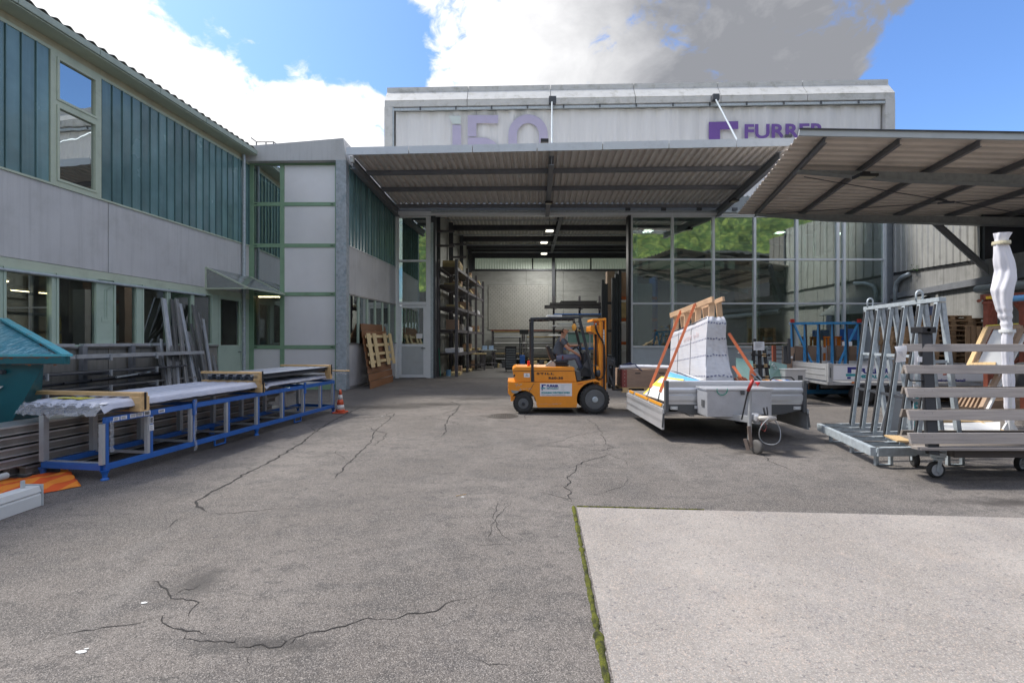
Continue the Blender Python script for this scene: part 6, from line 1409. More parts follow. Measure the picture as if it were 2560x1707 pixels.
for a in (495, 1617): 
    q = MB().box(xt8(a), xt8(a + 66), TYf - .008, TYf - .001, zt8(1106), zt8(1078)).build('front_marker', M_white, tr, bevel=.003)
    for dx in (8, 58): MB().lathe([(.006, -.003), (0, -.003)], (xt8(a + dx), TYf - .008, zt8(1092)), 'Y', 8).build('screw', M_ink, q)
MB().box(xt8(715), xt8(783), TYf - .008, TYf - .001, zt8(1098), zt8(1070)).build('type_plate', M_paper, tr)
# bed, frame, wheels
MB().box(TX0 + .02, TX1 - .02, TYf + .06, TBk, .56, .60).build('deck', mat('grey_deck', (.16, .15, .14), .7, var=.2), tr)
for x in (TX0 + .45, TX1 - .55): MB().box(x, x + .08, TYf + .05, TBk, .42, .555).build('chassis_rail', M_tg, tr)
for x in (TX0 + .22, TX1 - .40):
    w_ = MB().lathe([(.10, -.09), (.20, -.10), (.28, -.08), (.29, 0), (.28, .08), (.20, .10), (.10, .09)], (x + .09, 9.55, .29), 'X', 28).build('wheel', M_rubber, tr, smooth=True)
    MB().lathe([(.16, -.07), (.05, -.05), (0, -.05)], (x + .09, 9.55, .29), 'X', 20).lathe([(.16, .07), (.05, .05), (0, .05)], (x + .09, 9.55, .29), 'X', 20).build('rim', M_tg, w_)
MB().tube([(TX0 + .2, 9.55, .29), (TX1 - .3, 9.55, .29)], .04, 8).build('axle', M_tdark, tr)
# side rails and lowered side boards
for sgn, x in ((-1, TX0), (1, TX1)):
    MB().bar((x + .02 * -sgn, TYf + .05, .585), (x + .02 * -sgn, TBk, .585), .07, .06).build('side_rail', M_tg, tr)
    xo = x + sgn * .045
    pr_ = [(xo, .555), (xo + sgn * .006, .50), (xo - sgn * .006, .44), (xo + sgn * .008, .36), (xo - sgn * .004, .30), (xo + sgn * .012, .20), (xo - sgn * .028, .20), (xo - sgn * .03, .555)]
    MB().prism([(a, TYf - .02, b) for a, b in pr_], (0, TBk - TYf + .02, 0)).build('drop_side', M_ta if sgn < 0 else M_tg, tr, bevel=.003)
    MB().bar((x + sgn * .02, TYf - .01, .54), (x + sgn * .05, TYf - .03, .24), .03, .012, (0, 1, 0)).build('hinge_stay', M_tdark, tr)
M_ry = mat('reflective_amber', (.75, .33, .03), .35, var=.05)
for k, (a, b) in enumerate(((8.0, 8.75), (8.82, 9.7), (9.85, 10.2))): MB().box(TX0 - .028, TX0 + .002, a, b, .616, .63).box(TX0 - .030, TX0 - .019, a, b, .585, .615).build('amber_strip', M_ry, tr)
# drawbar
cx_ = PX(1915, 7.0)
for x in (TX0 + .55, TX1 - .62): MB().bar((x, TYf + .3, .48), (cx_ - (.06 if x < cx_ else -.02), 7.05, .50), .07, .10).build('drawbar', M_tg, tr)
MB().box(cx_ - .17, cx_ - .03, 6.98, 7.2, .50, .60).build('coupling_body', M_ta, tr, bevel=.02)
MB().lathe([(0, -.16), (.035, -.15), (.045, -.02), (.05, .0), (.03, .10), (0, .10)], (cx_ + .02, 6.95, .555), 'X', 14).build('coupling_head', mat('pale_cast_metal', (.45, .42, .38), .5, metal=.3, grime=.4), tr, smooth=True)
MB().lathe([(.03, -.06), (.055, -.05), (.06, .05), (.04, .06)], (cx_ - .06, 6.99, .56), 'X', 12).build('bellows', M_black, tr, smooth=True)
MB().bar((cx_ - .30, 7.15, .50), (cx_ - .24, 7.05, 1.02), .018, .026, (0, 1, 0)).build('handbrake_lever', M_black, tr, bevel=.006)
MB().tube([(cx_ - .245, 7.06, .96), (cx_ - .20, 7.0, 1.14)], .026, 10).build('brake_grip', mat('red_grip', (.35, .02, .015), .4), tr, smooth=True)
MB().bar((cx_ - .03, 6.97, .60), (cx_ - .07, 6.94, .72), .02, .02).bar((cx_ + .01, 6.97, .60), (cx_ - .02, 6.94, .73), .015, .02).build('coupling_lever', M_dsteel, tr)
# jockey wheel
jx = PX(1880, 7.05)
MB().tube([(jx - .02, 7.08, .20), (jx - .02, 7.08, .98)], .03, 10).build('jockey_tube', M_tg, tr)
MB().bar((jx - .05, 7.05, .42), (jx - .02, 7.03, .10), .05, .02, (0, 1, 0)).bar((jx - .11, 7.05, .22), (jx - .07, 7.03, .05), .02, .05).build('jockey_fork', mat('rusty_bracket', (.22, .17, .14), .7, metal=.3, var=.3, grime=.4), tr)
jw = MB().lathe([(.035, -.03), (.09, -.032), (.108, -.02), (.11, 0), (.108, .02), (.09, .032), (.035, .03)], (0, 0, 0), 'X', 24)
Mr = Matrix.Rotation(R(20), 3, 'Z'); jw.v = [Mr @ v + Vector((jx + .04, 6.99, .112)) for v in jw.v]; jw.build('jockey_wheel', mat('grey_rubber', (.09, .085, .08), .7, var=.2), tr, smooth=True)
MB().tube([(cx_ + .02 + .16 * math.cos(a) * (1 + .05 * math.sin(3 * a)), 6.93 + .05 * math.sin(a * 2), .36 + .20 * math.sin(a)) for a in [R(t) for t in range(95, 450, 12)]], .008, 6).build('cable', mat('grey_cable', (.28, .29, .30), .5), tr, smooth=True)
MB().tube([(cx_ - .09, 6.95, .50), (cx_ - .12, 6.93, .40), (cx_ - .06, 6.93, .36), (cx_ - .02, 6.95, .42), (cx_ - .05, 6.95, .50)], .005, 5).build('breakaway_cable', mat('dark_red_cable', (.25, .04, .03), .5), tr)
# clamp knob on the headboard
MB().lathe([(0, .05), (.035, .05), (.035, .03), (.01, .0), (.01, -.03), (0, -.03)], (xt8(1278), TYf - .05, zt8(880)), 'Z', 12).build('knob', mat('red_knob', (.5, .02, .02), .35), tr)
# toolbox
bx0, bx1 = PX(1763, 7.45), PX(1931, 7.4); bz0, bz1 = PZ(1042, 7.42), PZ(971, 7.42)
tb_ = MB().box(bx0 + .02, bx1, 7.42, 7.82, bz0, bz1 - .035).build('toolbox', mat('chequer_plate_aluminium', (.52, .53, .56), .38, metal=.55, var=.08, vs_=6, bump=.35, bscale=70, grime=.15), tr, bevel=.006)
MB().box(bx0, bx1 + .02, 7.405, 7.84, bz1 - .033, bz1).build('toolbox_lid', M_ta, tb_, bevel=.006)
MB().box(PX(1853, 7.4), PX(1862, 7.4), 7.40, 7.418, bz1 - .10, bz1 - .035).build('latch', M_tdark, tb_); MB().box(bx0 + .005, bx0 + .018, 7.52, 7.62, bz0 + .15, bz0 + .26).build('latch', M_tdark, tb_)
mc = Vector((PX(1806, 7.4), 7.412, bz1 - .02)); MB().tube([mc + Vector((.085 * math.cos(R(a)), -.004, .085 * math.sin(R(a)))) for a in range(165, 376, 10)], .006, 6).build('green_cord', mat('green_cord', (.0, .30, .20), .5), tb_, smooth=True)

# ---- wrapped load
ld_ = thing('wrapped_glass_load', 'film wrapped stack of panes tapering upwards on the trailer', 'wrapped load', (3.9, 9.2, .6))
NLt, NLb = Vector((PX(1768, 8.6), 8.6, PZ(791, 8.6))), Vector((PX(1762, 8.5), 8.5, .62)); NRt, NRb = Vector((PX(1813, 8.7), 8.75, PZ(792, 8.7))), Vector((PX(1838, 8.7), 8.75, .62))
FLt, FLb = Vector((PX(1678, 9.9), 9.9, PZ(829, 9.9))), Vector((PX(1672, 9.9), 9.9, .62)); FRt, FRb = Vector((4.0, 10.1, PZ(829, 9.9))), Vector((4.5, 10.1, .62))
TB_ = [FLt, NLt, NRt, FRt]; BB_ = [FLb, NLb, NRb, FRb]; seg = [.42, .2, .25, .13]
def loadf(u, v):
    u = u % 1.0; acc = 0
    for i, s_ in enumerate(seg):
        if u <= acc + s_ + 1e-9: t = (u - acc) / s_; break
        acc += s_
    else: i, t = 3, 1
    a = BB_[i].lerp(BB_[(i + 1) % 4], t); b = TB_[i].lerp(TB_[(i + 1) % 4], t); p = a.lerp(b, v); cen = sum(BB_, Vector()) / 4; n = Vector((p.x - cen.x, p.y - cen.y, 0)).normalized()
    amp = .004 if i == 0 else .018
    w = amp * nz2(u * 22, v * 5, 2) + .009 * nz2(u * 30 + v * 10, v * 26, 5) * (1 if i else .15) + (.05 * math.sin(math.pi * v * 2.6) if i == 1 else 0)
    if v < .12: w += .06 * (.12 - v) / .12 * (1 + nz2(u * 30, 1) * 1.6)
    if v > .95: w -= .05 * (v - .95) / .05
    return p + n * w + Vector((0, 0, (.03 * nz2(u * 20, 3) if v > .97 else 0) + (.03 * nz2(u * 26, 8) if v < .03 else 0)))
M_wrap = mat('glossy_wrap_film', (.60, .60, .63), .2, var=.04, vs_=3, bump=.2, bscale=5, stretch=(1, 1, 4), spec=.7)
MB().grid(loadf, 260, 70).build('wrap', M_wrap, ld_, smooth=True)
MB().add([TB_[0] + Vector((0, 0, -.01)), TB_[1] + Vector((0, 0, -.01)), TB_[2] + Vector((0, 0, -.01)), TB_[3] + Vector((0, 0, -.01))], [(0, 1, 2, 3)]).build('wrap_top', M_wrap, ld_)
# printed dots on the film
M_dot = mat('blue_grey_print', (.10, .11, .22), .5, var=0); mb = MB()
for v0, v1 in ((.90, .93), (.70, .74), (.50, .54), (.27, .29), (.05, .03)):
    for k in range(26):
        u = (k + .5) / 26 * seg[0]; v = v0 + (v1 - v0) * k / 26; c = loadf(u, v); a = loadf(u + .0035, v) - c; up = loadf(u, v + .006) - c; nn = a.cross(up).normalized() * -.006
        if nn.y > 0: nn = -nn
        mb.add([c + nn - a - up, c + nn + a - up, c + nn + a + up, c + nn - a + up], [(0, 1, 2, 3)])
    for k in range(7):
        u = seg[0] + (k + .5) / 7 * (seg[1]); v = v1 - .006 + rnd.uniform(-.01, .01); c = loadf(u, v); a = loadf(u + .008, v + rnd.uniform(-.006, .006)) - c; up = loadf(u, v + .007) - c; nn = Vector((0, -.008, 0))
        mb.add([c + nn - a - up, c + nn + a - up, c + nn + a + up, c + nn - a + up], [(0, 1, 2, 3)])
o = mb.build('tape_print', M_dot, ld_); o['kind'] = 'stuff'
# seam lines and faint red stencil
mb = MB()
for u in (.10, .25): mb.tube([loadf(u, v / 12) + Vector((-.006, -.008, 0)) for v in range(13)], .0035, 4)
mb.build('edge_strap', M_dsteel, ld_)
mb = MB()
for k in range(11):
    if k == 6: continue
    u = .17 + k * .016; c = loadf(u, .765 + .002 * k) + Vector((-.008, -.010, 0)); e = loadf(u + .004, .765 + .002 * k) + Vector((-.008, -.010, 0)); h = .07 + .03 * rnd.random(); mb.add([c, e, e + Vector((0, 0, h)), c + Vector((0, 0, h))], [(0, 1, 2, 3)])
mb.build('faint_stencil', mat('pale_red_print', (.62, .46, .46), .6, var=0), ld_)['kind'] = 'stuff'
# timber frame on which the panes lean
wf = thing('timber_stillage', 'raw timber A shape rising above the wrapped panes with two long head beams', 'timber frame', (3.8, 9.4, .6))
M_fr = mat('raw_sawn_timber', (.50, .33, .20), .7, var=.2, vs_=4, grime=.3, grime_c=(.25, .16, .10), rnd_v=.1)
b0a, b0b = P(1677, 789, 10.1), P(1783, 748, 8.9); off_ = Vector((.26, .12, .0))
MB().bar(b0a, b0b, .06, .11).build('head_beam', M_fr, wf, bevel=.005); MB().bar(b0a + off_ + Vector((0, 0, -.01)), b0b + off_ + Vector((0, 0, .02)), .06, .09).build('head_beam', M_fr, wf, bevel=.005)
for k, t in enumerate((.10, .37, .64, .93)):
    p = b0a.lerp(b0b, t); MB().bar(p + Vector((.05, .03, -.04)), Vector((p.x - .02, p.y - .0, .62)), .11, .035, (0, 1, 0)).build('slat', M_fr, wf); MB().bar(p + off_ + Vector((-.05, -.03, -.04)), Vector((p.x + .42, p.y + .15, .62)), .11, .035, (0, 1, 0)).build('slat', M_fr, wf)
MB().bar(Vector((3.35, 8.6, .62)), Vector((3.3, 10.1, .62)), .1, .05).bar(Vector((4.35, 8.7, .62)), Vector((4.45, 10.1, .62)), .1, .05).build('foot_beam', M_fr, wf)
# tensioning straps
M_ostr = mat('orange_strap', (.70, .18, .07), .65, var=.08)
def strap(pts, w, lab_, hook=None):
    t = thing('lashing_strap', lab_, 'strap', tuple(pts[-1]), group='orange lashing straps on the trailer load')
    mb = MB()
    for a, b in zip(pts, pts[1:]): mb.bar(a, b, w, .004, (0, 1, 0))
    mb.build('webbing', M_ostr, t)
    if hook:
        h = pts[-1]; mb = MB()
        for k in range(4):
            c = h + (hook - h) * (k + .5) / 4; s_ = .022; e = (hook - h).normalized(); sdv = (Vector((1, 0, 0)) if k % 2 else Vector((0, 1, 0))); mb.tube([c + e * s_ * 1.5 * math.cos(a) + sdv * s_ * .7 * math.sin(a) for a in [2 * math.pi * i / 10 for i in range(11)]], .006, 5)
        mb.build('hook', M_dsteel, t)
s1b = P(1625, 969, 8.95); s2b = P(1650, 980, 8.3)
strap([P(1704, 777, 9.8) + Vector((.1, .05, .03)), P(1703, 776, 9.75), s1b], .055, 'left orange strap from the timber head beam down to the trailer rail', Vector((TX0 - .0, 8.95, .63)))
strap([P(1738, 762, 9.35) + Vector((.1, .05, .03)), P(1737, 761, 9.3), s2b], .055, 'orange strap nearest the headboard on the left of the wrapped load', Vector((TX0 - .0, 8.3, .63)))
strap([P(1822, 833, 9.3), P(1890, 938, 9.0)], .06, 'upper orange strap coming down on the right of the wrapped load'); strap([P(1833, 915, 9.6), P(1858, 952, 9.2)], .07, 'lower short orange strap end right of the wrapped load'); strap([P(1880, 925, 9.0), P(1878, 952, 8.9)], .09, 'vertical folded orange strap near the trailer headboard')
mb = MB().bar(P(1885, 925, 8.95), P(1905, 950, 8.95), .03, .02, (0, 1, 0)).bar(P(1878, 935, 8.95), P(1898, 952, 8.95), .02, .05, (0, 1, 0)); o = mb.build('ratchet', M_galv); tag(o, 'steel ratchet of the orange strap behind the trailer headboard', 'ratchet')
mb = MB()
for k in range(5): mb.bar(P(1838 + k * 6, 945 - 3 * (k % 2), 9.1), P(1845 + k * 6, 952, 9.0), .03, .02)
o = mb.build('strap_bundle', mat('rusty_orange_strap', (.42, .12, .05), .7)); tag(o, 'heap of orange strap webbing right of the wrapped load', 'strap')
# white panels with yellow tape, blue sheet
wp = thing('foam_panel', 'white panel with yellow tape leaning on the left rail of the trailer', 'panel', (2.9, 8.6, .6))
q = [P(1611, 985, 9.15), P(1661, 1000, 8.1) , P(1664, 943, 8.6), P(1654, 942, 9.4)]
q = [P(1609, 986, 9.2), P(1664, 1004, 7.98), P(1712, 950, 8.15), P(1655, 942, 9.2)]
MB().add(q, [(0, 1, 2, 3)]).build('sheet', M_white, wp, solid=.03)
def wq(u, v, o_=.02): n = (q[1] - q[0]).cross(q[3] - q[0]).normalized(); n = n if n.z > 0 else -n; return q[0].lerp(q[1], u).lerp(q[3].lerp(q[2], u), v) + n * o_
M_yt = mat('yellow_tape', (.75, .55, .02), .45, var=.04)
for (u0, v0, u1, v1) in ((0, .0, .06, 1), (.05, .50, .98, .68), (0, .94, 1, 1)): MB().add([wq(u0, v0), wq(u1, v0), wq(u1, v1), wq(u0, v1)], [(0, 1, 2, 3)]).build('tape', M_yt, wp)
bs = thing('blue_foam_sheet', 'light blue insulation sheet on the trailer in front of the wrapped load', 'sheet', (3.4, 8.6, .7))
q2 = [P(1667, 930, 9.3), P(1742, 951, 8.15), P(1700, 960, 8.15), P(1655, 945, 9.2)]; q2 = [P(1670, 930, 9.4), P(1756, 955, 8.2), P(1700, 962, 8.1), P(1658, 947, 9.2)]
MB().add(q2, [(0, 1, 2, 3)]).build('sheet', mat('light_blue_foam', (.10, .36, .66), .55, var=.04), bs, solid=.03)
q3 = [P(1676, 930, 9.5), P(1700, 935, 9.0), P(1762, 953, 8.3), P(1750, 955, 8.25)]; MB().add([v + Vector((0, 0, .03)) for v in q3], [(0, 1, 2, 3)]).build('edge_strip', M_white, bs, solid=.01)
cl = thing('cable_reel', 'orange and white load with a black handle behind the trailer headboard', 'load', tuple(P(1950, 950, 8.6)))
for k in range(6): c = P(1925 + k * 9, 951, 8.4); MB().cbox(c + Vector((0, .1, -.02)), (.085, .2, .05)).build('segment', [mat('orange_plastic', (.7, .25, .02), .5), M_white, M_blue][k % 3], cl, bevel=.01)
MB().tube([P(1925, 950, 8.3), P(1935, 943, 8.3), P(1978, 943, 8.3), P(1986, 950, 8.3)], .014, 6).build('handle', M_black, cl)

# ================================================================ SECOND TRAILER
t2 = thing('flatbed_trailer', 'second drop side trailer with white lettered side board behind the steel frames', 'trailer', (10.7, 12.8, 0))
A2 = Vector((PX(2068, 12.2), 12.2, 0)); B2_ = Vector((PX(2473, 11.9), 11.9, 0)); d2 = (B2_ - A2).normalized(); n2 = Vector((-d2.y, d2.x, 0)); Lt = (B2_ - A2).length
T2 = lambda s, o=0, z=0: A2 + d2 * s + n2 * o + Vector((0, 0, z))
def tbox(s0, s1, o0, o1, z0, z1):
    vs = [T2(s0, o0, z0), T2(s1, o0, z0), T2(s1, o1, z0), T2(s0, o1, z0), T2(s0, o0, z1), T2(s1, o0, z1), T2(s1, o1, z1), T2(s0, o1, z1)]
    return MB().add(vs, [(0, 3, 2, 1), (4, 5, 6, 7), (0, 1, 5, 4), (1, 2, 6, 5), (2, 3, 7, 6), (3, 0, 4, 7)])
zb_, zt_ = .66, 1.11
tbox(.12, Lt - .12, -.03, .0, zb_, zt_).build('side_board', M_ta, t2, bevel=.004)
sg2 = tbox(.14, Lt - .14, -.036, -.031, zb_ + .03, zt_ - .04).build('side_sign', M_paper, t2)
tbox(.12, Lt - .12, 2.0, 2.03, zb_, zt_).build('side_board', M_ta, t2)
for s in (0, Lt - .11):
    tbox(s, s + .11, -.05, .03, zb_ - .04, zt_ + .02).build('corner_post', M_tg, t2, bevel=.006); tbox(s + .04, s + .07, -.054, -.051, zb_ + .08, zt_ - .1).build('latch', M_tdark, t2, bevel=.01)
    tbox(s, s + .11, 1.97, 2.05, zb_ - .04, zt_ + .02).build('corner_post', M_tg, t2)
tbox(-.0, .03, .035, 1.96, zb_, zt_ + .0).build('end_board', M_ta, t2); tbox(Lt - .03, Lt, .035, 1.96, zb_, zt_).build('end_board', M_ta, t2)
for k in range(2): tbox(-.012, -.002, .1, 1.9, zb_ + .14 + .17 * k, zb_ + .16 + .17 * k).build('end_rib', M_tg, t2)
tbox(0, Lt, -.02, 2.0, zb_ - .11, zb_ - .041).build('deck', M_tg, t2)
for o_ in (.4, 1.5): tbox(.1, Lt - .1, o_, o_ + .08, .42, .549).build('chassis_rail', M_tdark, t2)
for s in (.9, 1.62):
    for o_ in (.05, 1.85):
        w_ = MB().lathe([(.17, -.09), (.22, -.1), (.29, -.08), (.30, 0), (.29, .08), (.22, .1), (.17, .09)], (0, 0, 0), 'Y', 26); c = T2(s, o_, .30); w_.v = [v + c for v in w_.v]; ww = w_.build('wheel', M_rubber, t2, smooth=True)
        MB().lathe([(.17, -.06), (.06, -.05), (0, -.06)], c, 'Y', 18).build('rim', M_tg, ww)
    MB().lathe([(.34, -.12), (.36, -.12), (.36, .12), (.34, .12)], T2(s, .06, .32), 'Y', 28).build('mudguard', M_tdark, t2) if False else None
tbox(1.95, 2.3, -.02, .02, .36, .52).build('mud_flap', M_tdark, t2)
MB().bar(T2(-.0, .9, .55), T2(-1.3, .95, .55), .1, .1).build('drawbar', M_tg, t2); tbox(.60, .78, -.045, -.031, .60, .645).build('side_marker', mat('marker_orange', (.6, .16, .02), .4), t2)
bx_ = tbox(-.95, -.42, .25, .7, .45, .92).build('toolbox', M_ta, t2, bevel=.01); tbox(-.97, -.40, .23, .72, .921, .95).build('toolbox_lid', M_ta, bx_, bevel=.005); tbox(-.62, -.50, .238, .249, .66, .78).build('latch', M_tdark, bx_)
MB().tube([T2(-1.2, .9, .3), T2(-1.2, .9, 1.1)], .03, 8).build('jockey_tube', M_tg, t2)
for c_ in (T2(-1.1, .5, .98), T2(-1.15, .5, 1.05)): MB().tube([c_ + Vector((.04 * math.cos(a), 0, .04 * math.sin(a))) for a in [2 * math.pi * k / 10 for k in range(11)]], .01, 5).build('shackle', M_galv, t2)
def tpx(px, py, o=.038):    # point on the side sign for a photo pixel
    r = (px - CX) / F; a = T2(0, -o); s = (r * a.y - a.x) / (d2.x - r * d2.y); p = a + d2 * s; return Vector((p.x, p.y, H - (py - HY) * p.y / F))
c2 = lambda x, y: tpx(1860 + x * .15306, 740 + y * .15306)
flogo(lambda a, b: tpx(2118.7 + a * 4.0, 917.5 + b * 3.8), sg2)
def ttext(body, px, py, cap_px, m, sx=1, off=.004): p = tpx(px, py); text('lettering', body, cap_px * p.y / F / .70, m, p, d2, (0, 0, 1), sg2, extrude=.001, offset=off, sx=sx)
ttext('FURRER', 2148, 932.5, 11, M_navy, 1.28, .01); ttext('METALLBAU', 2147.5, 944.5, 7.6, M_tq, 1.35, .006); ttext('Passion f. Metall', 2331, 953, 6.2, M_navy, 1.35, .003)
MB().prism([tpx(2268, 938), tpx(2277, 938), tpx(2277, 945), tpx(2268, 945)], (0, -.002, 0)).build('print', M_tq, sg2)
# ================================================================ GALVANISED A-FRAME STILLAGE
af = thing('glass_transport_frame', 'galvanised A frame stillage with two lifting eyes on a sled base', 'transport frame', (5.9, 7.2, 0))
NE, FE = Vector((4.96, 6.25, .22)), Vector((5.43, 8.05, .22))
Lv = (FE - NE)
M_blkrub = mat('black_rubber_edge', (.02, .02, .022), .7)
MB().bar(NE, FE, .07, .12).build('end_beam', M_galv, af, bevel=.004)
nleg = 6
for k in range(nleg):
    t = k / (nleg - 1); e = NE + Lv * t; la = e + Vector((.60, .03, 0)); ra = e + Vector((1.27, .08, 0)); ap = Vector((5.94 + (6.30 - 5.94) * t, 6.32 + (8.05 - 6.32) * t, 2.27))
    MB().bar(e + Vector((.03, 0, .02)), ra + Vector((.7, .06, .02)), .05, .06).build('base_bar', M_galv, af)
    MB().bar(e + Vector((.04, -.0, .056)), la + Vector((0, 0, .036)), .035, .012).build('rubber_strip', M_blkrub, af)
    MB().bar(la, ap + Vector((-.03, 0, 0)), .055, .055, (0, 1, 0)).build('leg', M_galv, af); MB().bar(ra, ap + Vector((.03, 0, 0)), .055, .055, (0, 1, 0)).build('leg', M_galv, af)
    MB().bar(la + Vector((-.034, 0, .05)), ap + Vector((-.064, 0, -.02)), .03, .012, (1, 0, 0)).build('rubber_strip', M_blkrub, af); MB().bar(ra + Vector((.034, 0, .05)), ap + Vector((.064, 0, -.02)), .03, .012, (1, 0, 0)).build('rubber_strip', M_blkrub, af)
    if k in (0, 1, 3, 5): MB().bar(la.lerp(ap, .60) + Vector((.03, 0, 0)), ra.lerp(ap, .60) - Vector((.03, 0, 0)), .04, .04).build('cross_tie', M_galv, af)
MB().bar(Vector((5.92, 6.26, 2.31)), Vector((6.315, 8.12, 2.31)), .09, .06).build('top_beam', M_galv, af, bevel=.004)
for hfrac in (.33, .63):
    a = (NE + Vector((.60, .03, 0))).lerp(Vector((5.91, 6.32, 2.27)), hfrac); b = (FE + Vector((.60, .03, 0))).lerp(Vector((6.27, 8.05, 2.27)), hfrac); MB().bar(a + Vector((.03, 0, 0)), b + Vector((.03, 0, 0)), .04, .04).build('stringer', M_galv if hfrac > .5 else M_dsteel, af)
for t in (.03, .78) if False else (.25, .93):
    c = Vector((5.92, 6.26, 2.33)).lerp(Vector((6.315, 8.12, 2.33)), t); MB().tube([c + Vector((-.05, -.0, 0)), c + Vector((-.05, 0, .09))] + [c + Vector((.05 * math.cos(R(a)), 0, .09 + .06 * math.sin(R(a)))) for a in range(150, 0, -30)] + [c + Vector((.05, 0, .09)), c + Vector((.05, 0, 0))], .013, 7).build('lifting_eye', M_galv, af, smooth=True)
for t in (.06, .45, .86):
    e = NE + Lv * t
    for dx in (.1, 1.1): MB().bar(e + Vector((dx, 0, -.06)), e + Vector((dx, 0, -.215)), .04, .04).bar(e + Vector((dx + .2, 0, -.06)), e + Vector((dx + .2, 0, -.215)), .04, .04).bar(e + Vector((dx, 0, -.205)), e + Vector((dx + .2, 0, -.205)), .04, .012).build('fork_pocket', M_galv, af)
MB().bar(NE + Vector((.04, 0, 0)), NE + Vector((1.97, .08, 0)), .07, .12).build('end_beam', M_galv, af, bevel=.004)
MB().add([P(2226, 978, 7.6), P(2262, 978, 7.6), P(2255, 1086, 7.6), P(2198, 1082, 7.6)], [(0, 1, 2, 3)]).build('grey_sheet', mat('grey_backing_sheet', (.30, .31, .32), .6), af, solid=.01)

# ================================================================ PLANK TROLLEY
pt = thing('plank_trolley', 'wheeled trolley with weathered grey planks on black A posts at the right edge', 'trolley', (6.0, 5.8, 0))
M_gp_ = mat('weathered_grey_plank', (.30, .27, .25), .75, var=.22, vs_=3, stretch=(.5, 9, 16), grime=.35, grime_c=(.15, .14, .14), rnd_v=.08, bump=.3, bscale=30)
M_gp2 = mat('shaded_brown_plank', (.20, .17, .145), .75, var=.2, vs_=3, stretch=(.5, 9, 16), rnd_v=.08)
XE = 7.5
def fy(z): return 5.42 + (z - .45) * .30       # front face leans away
frontp = [(860, 879, 2263), (913, 934, 2266), (970, 993, 2269), (1026, 1050, 2273), (1083, 1109, 2276)]
for (a, b, xl) in frontp:
    Yt = 5.62
    for _ in range(3): zt2, zb2 = PZ(a, Yt), PZ(b, Yt); Yt = fy((zt2 + zb2) / 2)
    x0 = PX(xl, Yt); y0, y1 = fy(zb2), fy(zt2)
    MB().add([(x0, y0, zb2), (XE, y0, zb2), (XE, y1, zt2), (x0, y1, zt2), (x0, y0 + .035, zb2), (XE, y0 + .035, zb2), (XE, y1 + .035, zt2), (x0, y1 + .035, zt2)], [(0, 1, 2, 3), (4, 5, 6, 7), (0, 1, 5, 4), (3, 2, 6, 7), (0, 3, 7, 4), (1, 2, 6, 5)]).build('plank', M_gp_, pt, bevel=.004)
    mb = MB()
    for px in (2311, 2330): 
        for dz in (.02, -.02): mb.lathe([(.004, -.003), (0, -.003)], Vector((PX(px, Yt), (y0 + y1) / 2 - .001, (zt2 + zb2) / 2 + dz * 1.3)), 'Y', 6)
    mb.build('screw', M_dsteel, pt)['kind'] = 'stuff'
backp = [(912, 934, 2254), (966, 984, 2252), (1021, 1042, 2250), (1074, 1094, 2249)]
def byy(z): return 6.36 - (z - .45) * .30
for (a, b, xl) in backp:
    Yt = 6.2
    for _ in range(3): zt2, zb2 = PZ(a, Yt), PZ(b, Yt); Yt = byy((zt2 + zb2) / 2)
    x0 = PX(xl, Yt); y0, y1 = byy(zb2), byy(zt2)
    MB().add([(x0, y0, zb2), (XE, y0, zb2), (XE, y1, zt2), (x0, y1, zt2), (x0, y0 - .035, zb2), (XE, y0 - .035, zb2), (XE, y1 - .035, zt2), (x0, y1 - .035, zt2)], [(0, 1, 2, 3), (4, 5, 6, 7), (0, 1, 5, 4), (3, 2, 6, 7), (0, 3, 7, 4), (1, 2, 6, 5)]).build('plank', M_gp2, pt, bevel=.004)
M_post = mat('worn_black_post', (.022, .022, .024), .55, var=.2, c2=(.25, .18, .12), c2s=9, c2lo=.66, c2hi=.70)
for x in (PX(2322, 5.8), PX(2322, 5.8) + 2.05):
    MB().bar((x - .26, fy(.4) + .06, .38), (x - .0, 5.86, 1.84), .13, .05, (0, 1, 0)).build('post', M_post, pt); MB().bar((x + .50, byy(.4) - .06, .38), (x + .13, 5.95, 1.84), .07, .05, (0, 1, 0)).build('post', M_post, pt)
    MB().box(x - .08, x + .10, 5.80, 5.98, 1.84, 1.92).build('head_plate', M_black, pt, bevel=.008)
    MB().lathe([(.022, -.004), (0, -.004)], (x + .0, 5.80, 1.88), 'Y', 12).build('bolt_head', M_galv, pt)
MB().box(PX(2300, 5.7), PX(2312, 5.7), 5.735, 5.74, PZ(905, 5.7), PZ(892, 5.7)).build('sticker', M_paper, pt)
MB().box(PX(2288, 5.75), PX(2297, 5.75), 5.76, 5.765, PZ(912, 5.7), PZ(878, 5.7)).build('paper_slip', M_paper, pt)
MB().tube([P(2272, 933, 5.68), P(2272, 946, 5.68), P(2276, 951, 5.68), P(2315, 953, 5.7)], .010, 6).build('hook_bar', M_black, pt)
